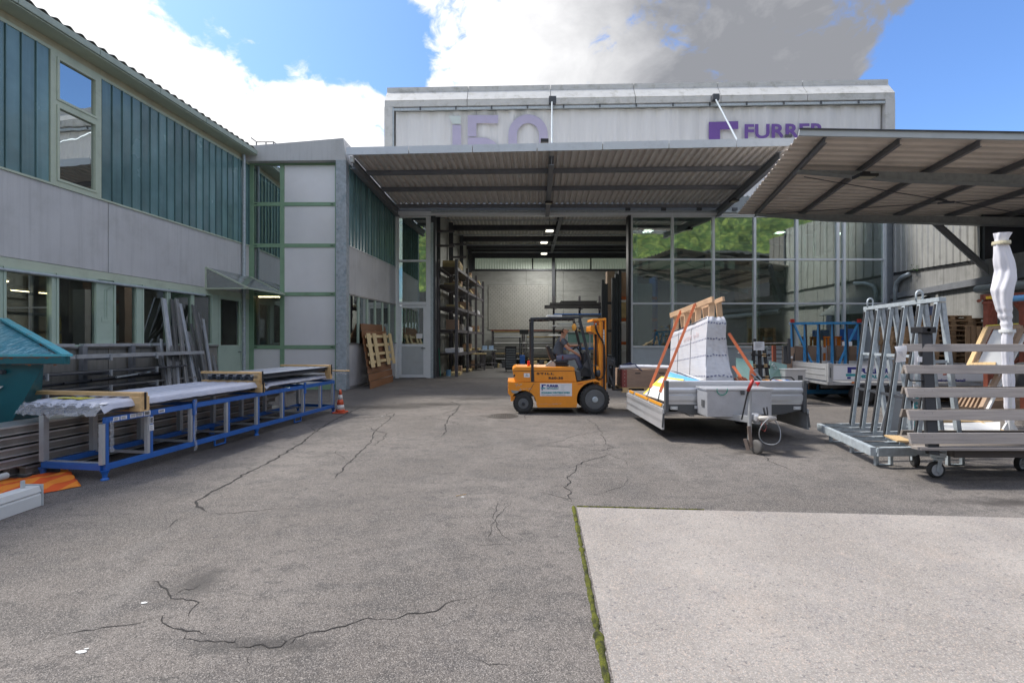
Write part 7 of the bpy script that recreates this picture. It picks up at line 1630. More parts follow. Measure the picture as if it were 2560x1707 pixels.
# bed
z = .47
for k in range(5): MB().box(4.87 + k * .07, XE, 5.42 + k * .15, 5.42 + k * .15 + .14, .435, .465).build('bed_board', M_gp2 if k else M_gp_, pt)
mb = MB().box(5.35, XE, 5.50, 5.60, .33, .425).box(5.35, XE, 6.1, 6.2, .33, .425); mb.build('bed_beam', mat('worn_black_timber', (.05, .042, .038), .75, var=.3, vs_=14, stretch=(.6, 5, 6), c2=(.16, .13, .12), c2s=12, c2lo=.66, c2hi=.70), pt)
MB().bar((PX(2232, 6.0), 6.02, .485), (PX(2277, 5.6), 5.68, .485), .16, .02).build('board_end', M_wood, pt)
def castor(x, y, ang, r=.105):
    t = MB().lathe([(.075, -.022), (.10, -.024), (r, -.014), (r, .014), (.10, .024), (.075, .022)], (0, 0, 0), 'Y', 28); Mr = Matrix.Rotation(ang, 3, 'Z'); c = Vector((x, y, r)); t.v = [Mr @ v + c for v in t.v]; w = t.build('castor_wheel', M_rubber, pt, smooth=True)
    q_ = MB().lathe([(.078, -.016), (.07, -.02), (.066, -.008), (.03, -.008), (.03, -.028), (0, -.03)], (0, 0, 0), 'Y', 24).lathe([(.078, .016), (.066, .008), (0, .008)], (0, 0, 0), 'Y', 24).lathe([(.074, -.0245), (.068, -.0255), (.045, -.0225), (0, -.0225)], (0, 0, 0), 'Y', 24)
    for k in range(5): a = 2 * math.pi * k / 5; q_.bar((.03 * math.cos(a), -.027, .03 * math.sin(a)), (.07 * math.cos(a), -.016, .07 * math.sin(a)), .014, .016, (0, 1, 0))
    q_.v = [Mr @ v + c for v in q_.v]; q_.build('rim', M_wpost, w)
    f_ = MB().bar((0, -.034, -.02), (.03, -.034, .13), .05, .006, (0, 1, 0)).bar((0, .034, -.02), (.03, .034, .13), .05, .006, (0, 1, 0)).cbox((.03, 0, .14), (.10, .09, .02)).cbox((.03, 0, .19), (.12, .10, .06)); f_.v = [Mr @ v + c for v in f_.v]; f_.build('castor_fork', M_galv, w)
castor(5.39, 5.79, 0); castor(5.58, 6.31, R(70)); castor(PX(2552, 6.1), 6.1, R(15)); castor(7.2, 5.6, 0)
# hanging paper note
o = MB().grid(lambda u, v: P(2236 + 27 * u + 5 * v + 4 * math.sin(u * 3) * v, 866 + 40 * v - 3 * u, 5.60) + Vector((0, -.02 * math.sin(v * 4 + u), 0)), 8, 10).build('paper_note', M_paper, smooth=True); tag(o, 'curled sheet of paper hanging from the left end of the top grey plank', 'paper')
mb = MB()
for k in range(5): mb.add([P(2245 + k * 3, 880 + k * 3, 5.575), P(2256 + k, 879 + k * 3, 5.575), P(2256 + k, 880 + k * 3, 5.575), P(2245 + k * 3, 881 + k * 3, 5.575)], [(0, 1, 2, 3)])
x_ = mb.build('handwriting', M_gp, None); x_['kind'] = 'stuff'; x_.parent = o; x_.matrix_parent_inverse = Matrix.Translation(-Vector(o.location))
# teal lettered sign standing upright behind the trolley
sg3 = thing('sign_panel', 'narrow white sign with teal lettering standing on end behind the grey planks', 'sign', tuple(P(2292, 1085, 6.5)))
q = MB().add([P(2283, 1086, 6.55), P(2299, 1086, 6.55), P(2297, 960, 6.55), P(2283, 960, 6.55)], [(0, 1, 2, 3)]).build('sheet', M_paper, sg3, solid=.006)
text('lettering', 'STAHLBAU WINTERGÄRTEN', .085, M_tq, P(2286.5, 976, 6.54), (0, 0, -1), (1, 0, 0), sg3, offset=.002, sx=.90)

# ================================================================ WRAPPED POST
wpz = thing('wrapped_parasol', 'tall folded parasol in white translucent wrap at the right', 'parasol', tuple(P(2525, 1070, 8.0)))
cen = [(2507, 583, 20), (2504, 598, 15), (2503, 612, 15), (2506, 625, 17), (2510, 650, 19), (2514, 675, 20), (2511, 700, 23), (2505, 725, 23), (2506, 750, 20), (2511, 775, 18), (2516, 805, 14), (2518, 830, 13.5), (2517, 870, 13), (2519, 920, 12.5), (2522, 970, 12), (2523, 1020, 10.5), (2524, 1055, 9)]
def wf_(u, v):
    k = v * (len(cen) - 1); i = min(int(k), len(cen) - 2); t = k - i; a, b = cen[i], cen[i + 1]; px, py, w = [a[j] + (b[j] - a[j]) * t for j in range(3)]
    c = P(px, py, 8.0); r = w / F * 8.0; an = 2 * math.pi * u; rr_ = r * (.95 + .13 * math.sin(an * 2 + v * 9) * min(1, v * 4) + .07 * math.sin(an * 7 + v * 6 + 2 * nz2(v * 5, 1)) + .13 * nz2(math.cos(an) * 1.6, v * 11, math.sin(an) * 1.6) + (.09 * math.sin(v * 150) * (.5 + nz2(v * 9, 4)) if v > .55 else 0)); return c + Vector((rr_ * math.cos(an), rr_ * .7 * math.sin(an), 0))
MB().grid(wf_, 48, 90).build('wrap', mat('white_mesh_wrap', (.72, .71, .75), .6, var=.06, vs_=3, stretch=(3, 3, .6)), wpz, smooth=True)
MB().tube([P(2507, 585, 8.0), P(2524, 1080, 8.0)], .05, 8).build('pole', M_white, wpz)
MB().lathe([(.118, 0), (.122, .02), (.118, .06)], P(2503, 612, 8.0), 'Z', 20).build('tape', mat('beige_tape', (.55, .50, .35), .5), wpz); MB().lathe([(.105, 0), (.108, .02), (.105, .06)], P(2518, 832, 8.0), 'Z', 20).build('tape', M_white, wpz)
for sgx in (-1, 1): MB().bar(P(2524, 1055, 8.0), P(2524 + sgx * 26, 1098, 8.0), .09, .03, (0, 1, 0)).build('foot', M_white, wpz)

# ================================================================ EURO PALLETS
M_epal = mat('used_pallet_wood', (.34, .215, .12), .75, var=.2, vs_=3, grime=.35, grime_c=(.13, .08, .05), rnd_v=.25)
def make_pallet(lab_, loc, rz=0, m=M_epal, L=1.2, Wd=.8):
    t = thing('pallet', lab_, 'pallet', loc, rz, group='wooden pallets stacked by the concrete wall')
    def b(n, *a): MB().box(*a).build(n, m, t, world=False)
    for k in range(3):
        y = (0, .36, .70)[k] * Wd / .8; b('bottom_board', 0, L, y, y + .1, 0, .022)
        for x in (0, L / 2 - .07, L - .145): b('block', x, x + .145, y, y + .1, .023, .10)
    for x in (0, L / 2 - .07, L - .145): b('stringer', x, x + .145, 0, Wd, .101, .122)
    for k in range(5): w = .145 if k % 2 == 0 else .1; y = (Wd - .145) * k / 4; b('top_board', 0, L, y, y + w, .123, .144)
    return t
pal0 = make_pallet('lowest pallet of the tall brown stack in the middle', (0, 0, 0)); first = [True]
ordn = ['lowest', 'second', 'third', 'fourth', 'fifth', 'sixth', 'seventh', 'eighth', 'ninth', 'tenth', 'eleventh', 'twelfth', 'thirteenth', 'fourteenth', 'fifteenth', 'sixteenth', 'seventeenth']
def stack(px, Y, n, where, rz, jit=.02):
    x = PX(px, Y)
    for k in range(n):
        loc = (x + rnd.uniform(-jit, jit), Y + rnd.uniform(-jit, jit), k * .1445); r = (0, 0, rz + rnd.uniform(-.02, .02)); lb_ = f'{ordn[k]} pallet from the ground in the {where}'
        if first[0]: pal0.location = loc; pal0.rotation_euler = r; pal0['label'] = lb_; first[0] = False
        else: copy_tree(pal0, loc, r, lb_)
stack(2336, 13.0, 17, 'tall pallet stack left of the leaning frames', R(4))
stack(2262, 13.6, 15, 'pallet stack seen through the galvanised frame', R(8))
stack(2385, 14.6, 17, 'pallet stack behind the tall one, against the wall', R(-3))
# upright pallet-like crate
uc = thing('upright_pallet', 'brown pallet standing on its side right of the pallet stack', 'pallet', tuple(P(2430, 990, 12.6)))
for k, x in enumerate((2419, 2432, 2446)): MB().bar(P(x, 815, 12.6), P(x, 1008, 12.6), .11, .03, (0, 1, 0)).build('board', M_epal, uc)
for y in (818, 870, 930): MB().bar(P(2416, y, 12.7), P(2462, y, 12.7), .03, .1, (0, 1, 0)).build('board', M_epal, uc)

# ================================================================ RED STEEL STAND with blue tube
rs = thing('red_steel_stand', 'rusty red steel stand carrying a blue tube behind the wrapped parasol', 'stand', tuple(P(2500, 1040, 10.5)))
def rb(x0, y0, x1, y1, Y0_, Y1_, w=.07, n='brace', m=M_rust): MB().bar(P(x0, y0, Y0_), P(x1, y1, Y1_), w, w, (0, 1, 0)).build(n, m, rs)
rb(2469, 740, 2469, 1030, 10.5, 10.5, .10, 'upright'); rb(2485, 745, 2486, 1010, 11.3, 11.3, .08, 'upright'); rb(2558, 735, 2562, 1040, 10.2, 10.2, .10, 'upright'); rb(2455, 743, 2600, 735, 10.5, 10.2, .12, 'top_beam'); rb(2456, 757, 2600, 752, 10.5, 10.2, .05, 'top_beam')
rb(2469, 800, 2490, 760, 10.5, 10.4); rb(2540, 757, 2565, 790, 10.3, 10.2); rb(2460, 905, 2360, 935, 10.6, 11.6, .06); rb(2475, 900, 2560, 830, 10.5, 10.3, .06); rb(2530, 912, 2570, 880, 10.5, 10.3, .07); rb(2450, 750, 2445, 754, 10.5, 10.5, .05)
MB().tube([P(2530, 747, 9.9), P(2600, 741, 9.9)], .07, 10).build('blue_tube', mat('sky_blue_tube', (.10, .28, .50), .4), rs, smooth=True)
for x in (2476, 2545): MB().cbox(P(x, 744, 10.0), (.12, .08, .06)).build('yellow_clamp', mat('yellow_clamp', (.65, .42, .03), .5), rs)
# leaning timber frames with white panel
lf = thing('glazing_frame_crate', 'leaning timber crate frame around a white panel in front of the red stand', 'timber crate', tuple(P(2480, 1010, 9.5)))
def lb2(x0, y0, x1, y1, Y0_, Y1_, w, h, n, m): MB().bar(P(x0, y0, Y0_), P(x1, y1, Y1_), w, h, (0, 1, 0)).build(n, m, lf)
M_old = mat('old_brown_timber', (.33, .23, .155), .7, var=.2, grime=.3, rnd_v=.15); M_pan = mat('off_white_panel', (.60, .60, .58), .5, var=.05)
MB().add([P(2440, 915, 9.3), P(2505, 915, 9.3), P(2540, 822, 10.0), P(2484, 824, 10.0)], [(0, 1, 2, 3)]).build('white_panel', M_pan, lf, solid=.03)
lb2(2422, 925, 2472, 818, 9.2, 10.0, .10, .08, 'frame_member', M_old); lb2(2417, 925, 2465, 818, 9.15, 9.9, .03, .08, 'frame_member', M_wood); lb2(2470, 818, 2545, 816, 10.0, 10.0, .09, .09, 'frame_member', M_old); lb2(2466, 814, 2545, 809, 9.95, 9.95, .02, .02, 'yellow_edge', mat('yellow_edging', (.62, .55, .06), .5))
lb2(2455, 1022, 2555, 818, 9.0, 10.2, .10, .07, 'frame_member', M_old); lb2(2468, 1024, 2562, 835, 8.95, 10.1, .04, .06, 'frame_member', M_pan); lb2(2478, 1000, 2535, 880, 9.3, 9.9, .05, .05, 'frame_member', M_wood)
MB().add([P(2475, 950, 9.5), P(2500, 935, 9.4), P(2470, 1018, 9.3), P(2452, 1018, 9.3)], [(0, 1, 2, 3)]).build('white_panel', M_pan, lf, solid=.02)
bl = thing('batten_bundle', 'stack of pale rounded battens lying behind the second grey plank', 'battens', tuple(P(2455, 912, 9.6)))
for k in range(6): MB().bar(P(2428 + k * 11, 915, 8.8), P(2437 + k * 10, 903, 10.2), .07, .08).build('batten', M_wood, bl, bevel=.015)
sl = thing('slatted_crate', 'brown slatted crate side lying under the white panel', 'crate', tuple(P(2420, 1010, 10.6)))
for k in range(8): MB().bar(P(2382 + k * 11, 1017 + k, 10.4), P(2402 + k * 11, 985 - k, 11.0), .07, .03, (0, 1, 0)).build('slat', M_old, sl)
MB().bar(P(2380, 1018, 10.3), P(2470, 1026, 10.3), .05, .08).build('base_rail', M_old, sl)
wb_ = thing('white_board', 'white boards and a pale lath lying behind the lowest grey planks', 'board', tuple(P(2420, 1070, 7.6)))
MB().add([P(2345, 1060, 7.6), P(2500, 1056, 7.6), P(2500, 1082, 7.2), P(2345, 1080, 7.2)], [(0, 1, 2, 3)]).build('board', M_pan, wb_, solid=.03)
MB().bar(P(2345, 1052, 7.8), P(2480, 1055, 7.8), .06, .03).build('lath', M_wood, wb_); MB().bar(P(2435, 1050, 7.7), P(2530, 1085, 7.2), .04, .03).build('lath', M_wood, wb_)
ct2 = thing('timber_box', 'low brown timber box behind the wrapped parasol', 'box', tuple(P(2540, 1015, 10.4)))
MB().box(PX(2480, 10.6), PX(2600, 10.6), 10.6, 11.3, .0, .35).build('side', M_old, ct2, bevel=.01)
ty = MB().lathe([(.16, -.1), (.25, -.11), (.32, -.09), (.33, 0), (.32, .09), (.25, .11), (.16, .1)], (PX(2566, 9.3), 9.3, PZ(945, 9.3)), 'Y', 28).build('spare_tyre', M_rubber, smooth=True); tag(ty, 'black tyre at the right edge above the grey planks', 'tyre')

# ================================================================ BLUE A-FRAME RACK and neighbours
ba = thing('blue_glass_rack', 'blue A frame rack with red corner plates in front of the glazing', 'rack', tuple(P(2065, 990, 14.2)))
M_lb = mat('sky_blue_steel', (.05, .27, .55), .42, var=.12, grime=.2)
q4 = lambda x, y, Y=14.2: P(1860 + x * .15306, 740 + y * .15306, Y)
MB().bar(q4(760, 450, 14.3), q4(1900, 440, 14.3), .10, .08).build('top_beam', M_lb, ba)
for k, x in enumerate((785, 1000, 1220, 1450, 1665, 1880)):
    for dy, dx in ((-.45, -22), (.45, 28)):
        MB().bar(q4(x, 460, 14.3), q4(x + dx, 1560, 14.3 + dy), .06, .06, (0, 1, 0)).build('leg', M_lb, ba)
    MB().bar(q4(x + 10, 460, 14.2), q4(x + 44, 1300, 13.8), .03, .03, (0, 1, 0)).build('rubber_strip', M_blkrub, ba)
    MB().bar(q4(x - 20, 940, 14.0), q4(x + 30, 940, 14.6), .04, .04).build('cross_tie', M_lb, ba)
MB().bar(q4(820, 470, 14.25), q4(1110, 1100, 14.0), .05, .05, (0, 1, 0)).build('brace', M_lb, ba); MB().bar(q4(1850, 470, 14.25), q4(1550, 1100, 14.0), .05, .05, (0, 1, 0)).build('brace', M_lb, ba)
MB().bar(q4(740, 1560, 13.8), q4(1950, 1560, 13.8), .10, .12).build('base_beam', M_lb, ba); MB().bar(q4(740, 1560, 14.8), q4(1950, 1560, 14.8), .10, .12).build('base_beam', M_lb, ba)
for x in (790, 1880): MB().cbox(q4(x, 405, 14.2), (.11, .05, .11)).build('corner_plate', mat('red_corner', (.42, .03, .02), .5), ba)
for x in (745, 1930): MB().tube([q4(x, 470, 14.2), q4(x - 12, 440, 14.2), q4(x, 425, 14.2), q4(x + 12, 440, 14.2)], .014, 5).build('hook', M_galv, ba)
for x in (1130, 1575, 1790): MB().tube([q4(x - 20, 435, 14.2), q4(x - 20, 415, 14.2), q4(x + 20, 415, 14.2), q4(x + 20, 435, 14.2)], .01, 5).build('eye', M_galv, ba)
MB().cbox(q4(778, 1000, 13.9), (.07, .01, .07)).build('label', M_paper, ba)
M_card = mat('brown_cardboard', (.30, .20, .14), .8, var=.06)
cd = [((830, 825), (965, 1560)), ((1050, 818), (1180, 1560)), ((1370, 820), (1490, 1560)), ((1500, 820), (1640, 1560)), ((1715, 815), (1830, 1560))]
for k, (a, b) in enumerate(cd):
    o = MB().bar(q4((a[0] + b[0]) / 2, a[1], 14.5), q4((a[0] + b[0]) / 2, b[1], 14.15), (b[0] - a[0]) * .15306 / F * 14.3, .05, (0, 1, 0)).build('cardboard_package', M_card); tag(o, ['first', 'second', 'third', 'fourth', 'fifth'][k] + ' brown cardboard package from the left leaning in the blue rack', 'package', 'cardboard packages in the blue rack')
o = MB().bar(q4(722, 830, 14.0), q4(722, 1560, 13.9), .06, .35, (1, 0, 0)).build('cardboard_package', M_card); tag(o, 'brown board standing at the left end of the blue A frame rack', 'package')
o = MB().bar(q4(1315, 838, 14.6), q4(1315, 930, 14.6), .13 * 14.6 / 14.2, .01, (0, 1, 0)).build('label_sheet', M_paper); tag(o, 'pale sheet between the cardboard packages of the blue rack', 'sheet')
for k, x in enumerate((1625, 1740)): o = MB().cbox(q4(x, 778, 14.0), (.10 if k else .07, .005, .13)).build('paper_note', M_paper); tag(o, ['left', 'right'][k] + ' white paper note stuck on the blue rack', 'paper', 'paper notes on the blue rack')
# grey plank stand with note
gs = thing('plank_stand', 'dark stand with grey planks and a pinned paper note behind the trailer', 'stand', tuple(P(1885, 960, 12.5)))
q5 = lambda x, y, Y=12.5: P(1860 + x * .15306, 740 + y * .15306, Y)
for (x0, y0, x1, y1) in ((-125, 780, 740, 765), (-110, 840, 160, 850), (-90, 925, 195, 935), (-80, 1050, 190, 1060)): MB().bar(q5(x0, y0), q5(x1 if y0 == 780 else x1, y1), .03, .075, (0, 1, 0)).build('plank', M_gp_, gs)
for a, b in (((170, 700), (130, 1560)), ((330, 870), (420, 1560)), ((250, 880), (280, 1560)), ((730, 700), (735, 1100)), ((690, 820), (695, 1100)), ((660, 820), (655, 1090))): MB().bar(q5(*a), q5(*b, 12.3), .07, .06, (0, 1, 0)).build('post', M_black, gs)
for y in (960, 1130, 1320, 1160): MB().bar(q5(120, y, 12.4), q5(420, y + 10, 12.4), .05, .05, (0, 1, 0)).build('cross_bar', M_black, gs)
for x, y in ((330, 945), (330, 980), (165, 1120), (165, 1155), (355, 1120), (355, 1150), (375, 1310), (375, 1345)): MB().cbox(q5(x, y, 12.33), (.09, .02, .022)).build('wood_chock', M_wood, gs)
o = MB().bar(q5(245, 745, 12.35), q5(245, 885, 12.35), .29, .004, (0, 1, 0)).build('paper_note', M_paper); tag(o, 'white paper note pinned on the grey planks behind the trailer headboard', 'paper')
mb = MB()
for k in range(4): mb.bar(q5(190, 772 + k * 22, 12.34), q5(300 - 30 * (k % 2), 772 + k * 22, 12.34), .004, .008, (0, 1, 0))
pnt = mb.build('print', M_ink, None); pnt['kind'] = 'stuff'; pnt.parent = o; pnt.matrix_parent_inverse = Matrix.Translation(-Vector(o.location))
MB().bar(q5(480, 810, 13.0), q5(485, 1100, 13.0), .07, .07, (0, 1, 0)).bar(q5(505, 810, 13.0), q5(510, 1100, 13.0), .03, .07, (0, 1, 0)).build('red_upright', M_rust, gs)
for y in (825, 880, 950, 1020): MB().bar(q5(390, y, 13.2), q5(690, y, 13.2), .03, .03, (0, 1, 0)).build('grey_bar', M_dsteel, gs)
M_glg = mat('green_glass_edge', (.15, .27, .24), .15, var=.1, spec=.8)
o = MB().bar(q5(555, 1090, 12.9), q5(555, 1560, 12.6), .50, .03, (0, 1, 0)).build('glass_sheet', M_glg); tag(o, 'greenish glass pane stack standing between the dark stand and the blue rack', 'glass')
for k in range(3): o = MB().add([q5(-130, 1010 + k * 50, 12.1 - k * .1), q5(140, 1060 + k * 50, 12.0 - k * .1), q5(170, 1400, 11.8 - k * .1), q5(-110, 1400, 11.8 - k * .1)], [(0, 1, 2, 3)]).build('glass_sheet', M_glg, solid=.02); tag(o, ['rear', 'middle', 'front'][k] + ' green tinted pane leaning right behind the wrapped load', 'glass', 'green tinted panes behind the wrapped load')
o = MB().tube([P(1672, 870, 14), P(1676, 852, 14), P(1690, 845, 14), P(1700, 852, 14)], .03, 8).build('pipe_bend', M_dsteel, smooth=True); tag(o, 'dark pipe bend left of the wrapped load by the glazing', 'pipe')
o = MB().box(PX(1668, 14.3), PX(1700, 14.3), 14.3, 14.8, 0, .95).build('compressor', M_dsteel, bevel=.03); tag(o, 'dark machine standing half hidden behind the wrapped load', 'machine')
# ================================================================ INSIDE THE HALL
M_rackd = mat('dark_grey_rack', (.085, .08, .09), .5, var=.15)
hr = thing('storage_rack', 'tall dark storage rack along the left wall inside the hall', 'rack', (-2.9, 26, 0))
wl = lambda y: -3.85 + (y - 21.1) * .087
lv_ = [1.12, 2.25, 3.35, 4.40, 5.25]
YR = [21.7, 24.5, 27.3, 30.1]
for y in YR:
    for dx in (.25, 1.15): MB().box(wl(y) + dx - .07, wl(y) + dx + .07, y - .07, y + .07, 0, 5.6).build('upright', M_rackd, hr)
for i in range(3):
    for z in lv_:
        for dx in (.25, 1.15): MB().bar((wl(YR[i]) + dx, YR[i] + .08, z - .07), (wl(YR[i + 1]) + dx, YR[i + 1] - .08, z - .07), .06, .14).build('beam', M_rackd, hr)
        MB().add([(wl(YR[i]) + .3, YR[i] + .1, z), (wl(YR[i]) + 1.1, YR[i] + .1, z), (wl(YR[i + 1]) + 1.1, YR[i + 1] - .1, z), (wl(YR[i + 1]) + .3, YR[i + 1] - .1, z)], [(0, 1, 2, 3)]).build('shelf_board', M_rackd, hr, solid=.01)
for i in range(2): 
    for z in (6.3, 7.0): MB().bar((wl(22 + 3 * i) + .1, 22 + 3 * i, z), (wl(22 + 3 * i) + 1.0, 22.0 + 3 * i, z), .1, .1).build('bracket_arm', M_rackd, hr)
bay = ['nearest', 'middle', 'far']; lvn = ['lowest', 'second', 'third', 'fourth', 'top']
M_iw = mat('stored_timber', (.42, .33, .17), .7, var=.2, rnd_v=.25, grime=.25)
def stored(x, y, z, w, d, h, nm, m, lab_, cat, parts=1):
    t = thing(nm, lab_, cat, (x, y, z), group='goods stored on the racks inside the hall')
    for k in range(parts):
        MB().box(x - w / 2 + .02 * rnd.random(), x + w / 2 - .02 * rnd.random(), y - d / 2, y + d / 2, z + h * k / parts + .004, z + h * (k + 1) / parts - .004).build('board' if parts > 1 else 'body', m, t)
    return t
for i in range(3):
    y = (YR[i] + YR[i + 1]) / 2; x = wl(y) + .72
    for l, z in enumerate([.0] + lv_):
        ln = 'floor' if l == 0 else lvn[l - 1] + ' shelf'
        k = (i * 3 + l) % 4; z += .012
        if l == 5 and i == 0: stored(x, y - .3, z, .85, 1.5, .34, 'timber_stack', M_iw, 'stack of pale boards on the top shelf of the nearest rack bay', 'timber', 5)
        elif k == 0: stored(x, y - .2, z, .8, 1.2, .14, 'pallet', M_iw, f'pallet on the {ln} of the {bay[i]} rack bay', 'pallet', 3); stored(x + .1, y + .7, z, .5, .5, .4, 'carton', M_card, f'carton on the {ln} of the {bay[i]} rack bay', 'carton')
        elif k == 1: stored(x + .05, y, z, .7, 1.8, .22, 'wrapped_goods', M_film, f'film covered goods on the {ln} of the {bay[i]} rack bay', 'goods', 2)
        elif k == 2: stored(x, y - .5, z, .6, .6, .5, 'carton', M_card, f'brown carton at the front of the {ln} in the {bay[i]} rack bay', 'carton'); stored(x + .2, y + .4, z, .5, .9, .3, 'metal_parts', M_aludark, f'metal parts on the {ln} of the {bay[i]} rack bay', 'parts', 3)
        else: stored(x + .1, y, z, .7, 2.0, .12, 'board_stack', M_iw, f'flat boards on the {ln} of the {bay[i]} rack bay', 'boards', 3)
o = MB().lathe([(.12, 0), (.12, .30), (0, .30)], (PX(1121, 22.2), 22.2, .0), n=16).build('paint_bucket', mat('pale_blue_bucket', (.12, .25, .38), .5)); tag(o, 'pale blue bucket on the floor at the foot of the storage rack', 'bucket')
o = MB().tube([P(1097, 870, 21.6), P(1101, 940, 21.5)], .02, 6).build('green_pole', mat('green_pole', (.02, .20, .12), .5)); tag(o, 'thin green pole leaning in the doorway by the left rack', 'pole')
# low rear rack with pale sheets
rr_ = thing('sheet_rack', 'low rack of long pale sheets along the rear wall of the hall', 'rack', (PX(1320, 30.8), 30.8, 0))
for px in (1232, 1310, 1400, 1500): MB().box(PX(px, 30.8) - .05, PX(px, 30.8) + .05, 30.2, 31.4, 0, 2.35).build('upright', M_rackd, rr_)
for k, z in enumerate((.45, .8, 1.15, 1.5, 1.9, 2.25)): MB().box(PX(1228, 30.8), PX(1405 if k > 2 else 1520, 30.8), 30.2, 31.4, z, z + .03).build('shelf', M_rackd, rr_)
for k, z in enumerate((.48, .83, 1.18, 1.53, 1.93, 2.28)):
    for j in range(2): x0_ = PX(1236 + 82 * j, 30.8); o = MB().box(x0_, x0_ + 2.0 + rnd.uniform(-.3, .2), 30.15, 31.2, z + .002, z + .05 + .03 * rnd.random()).build('sheet_bundle', [M_alu, M_iw, M_aludark, M_white][(k + j) % 4]); tag(o, f'{["lowest","second","third","fourth","fifth","topmost"][k]} bundle on the {["left","right"][j]} half of the low rear rack', 'sheet bundle', 'sheet bundles on the low rear rack')
o = MB().box(PX(1228, 30.6), PX(1400, 30.6), 30.1, 30.2, 2.36, 2.42).build('red_bar', M_rust); tag(o, 'long rusty red bar on top of the low rear rack', 'bar')
# black profile bundles on wall arms
ar = thing('wall_arm_rack', 'wall arms with black profiles right of the brick infill', 'rack', (PX(1440, 29), 29, 0))
for px in (1385, 1450, 1500):
    MB().box(PX(px, 29.3) - .06, PX(px, 29.3) + .06, 29.4, 29.6, 0, 4.6).build('post', M_rackd, ar)
    for z in (2.0, 2.6, 3.2, 3.75): MB().box(PX(px, 29.3) - .04, PX(px, 29.3) + .04, 28.4, 29.4, z - .08, z).build('arm', M_rackd, ar)
for k, (a, b, z, h, m) in enumerate(((1362, 1508, 3.76, .18, M_black), (1375, 1505, 3.96, .14, M_black), (1402, 1490, 4.11, .10, M_black), (1378, 1512, 3.21, .12, M_dsteel), (1385, 1512, 3.35, .05, M_blue), (1380, 1512, 2.61, .08, M_alu), (1395, 1515, 2.75, .06, M_galv), (1370, 1510, 2.01, .10, M_white))):
    o = MB().box(PX(a, 28.8), PX(b, 28.8), 28.5, 29.2, z, z + h).build('profile_bundle', m); tag(o, ['long black profile bundle on the top wall arms', 'second black bundle lying on the top wall arms', 'short black bundle on top of the pile on the wall arms', 'dark profiles on the wall arms just above the forklift', 'thin blue profile under the black bundles', 'bright bar pack on the wall arms behind the forklift roof', 'galvanised tube pack above the bright bars', 'white sheet pack on the lowest wall arms'][k], 'profile bundle')
gc = thing('grey_glass_rack', 'rack with pale green glass sheets behind the driver', 'rack', (PX(1470, 27), 27, 0))
for px in (1418, 1445, 1475, 1500): MB().box(PX(px, 27) - .03, PX(px, 27) + .03, 27, 27.1, 0, 2.35).build('post', M_galv, gc)
MB().box(PX(1416, 27), PX(1508, 27), 27.05, 27.1, 1.6, 2.2).build('pane', M_glg, gc); MB().box(PX(1410, 27), PX(1510, 27), 26.9, 27.3, 2.3, 2.36).build('top_board', M_iw, gc); MB().box(PX(1410, 27), PX(1508, 27), 26.9, 27.2, 1.2, 1.3).build('blue_rail', M_blue, gc)
# tool cabinet, tables, bags
tc_ = thing('tool_cabinet', 'black tool cabinet with many drawers left of the forklift inside the hall', 'cabinet', (PX(1279, 25), 25, 0))
xa, xb = PX(1263, 25), PX(1291, 25); MB().box(xa, xb, 25, 25.5, .12, PZ(865, 25)).build('body', M_black, tc_, bevel=.01)
for k in range(8): z = .2 + k * .135; MB().box(xa + .03, xb - .03, 24.97, 24.999, z, z + .115).build('drawer', M_dsteel, tc_); 
for k in range(8): z = .2 + k * .135; MB().box(xa + .05, xb - .05, 24.955, 24.969, z + .095, z + .11).build('drawer_handle', M_galv, tc_)
for x in (xa + .05, xb - .05): MB().lathe([(0, -.02), (.05, -.02), (.05, .02), (0, .02)], (x, 25.1, .055), 'X', 12).build('castor', M_black, tc_)
def table(px0, px1, Y, z, lab_, top):
    t = thing('work_table', lab_, 'table', (PX((px0 + px1) / 2, Y), Y, 0)); a, b = PX(px0, Y), PX(px1, Y)
    MB().box(a, b, Y, Y + 1.0, z - .05, z).build('table_top', top, t)
    for x in (a + .06, b - .12):
        for y in (Y + .05, Y + .9): MB().box(x, x + .06, y, y + .06, 0, z - .051).build('leg', M_rackd, t)
    MB().box(a + .1, b - .1, Y + .1, Y + .9, .3, .33).build('lower_shelf', M_rackd, t)
table(1168, 1214, 26.0, .98, 'low work table with pale top in the hall left of the tool cabinet', M_iw); table(1196, 1240, 28.0, 1.15, 'grey work bench behind the low table in the hall', M_galv)
for k, px in enumerate((1206, 1222)): o = MB().box(PX(px, 28.2), PX(px + 11, 28.2), 28.2, 28.6, 1.151, 1.40).build('storage_bin', mat('light_blue_bin', (.30, .42, .60), .5)); tag(o, ['left', 'right'][k] + ' light blue bin on the grey work bench in the hall', 'bin', 'blue bins on the work bench')
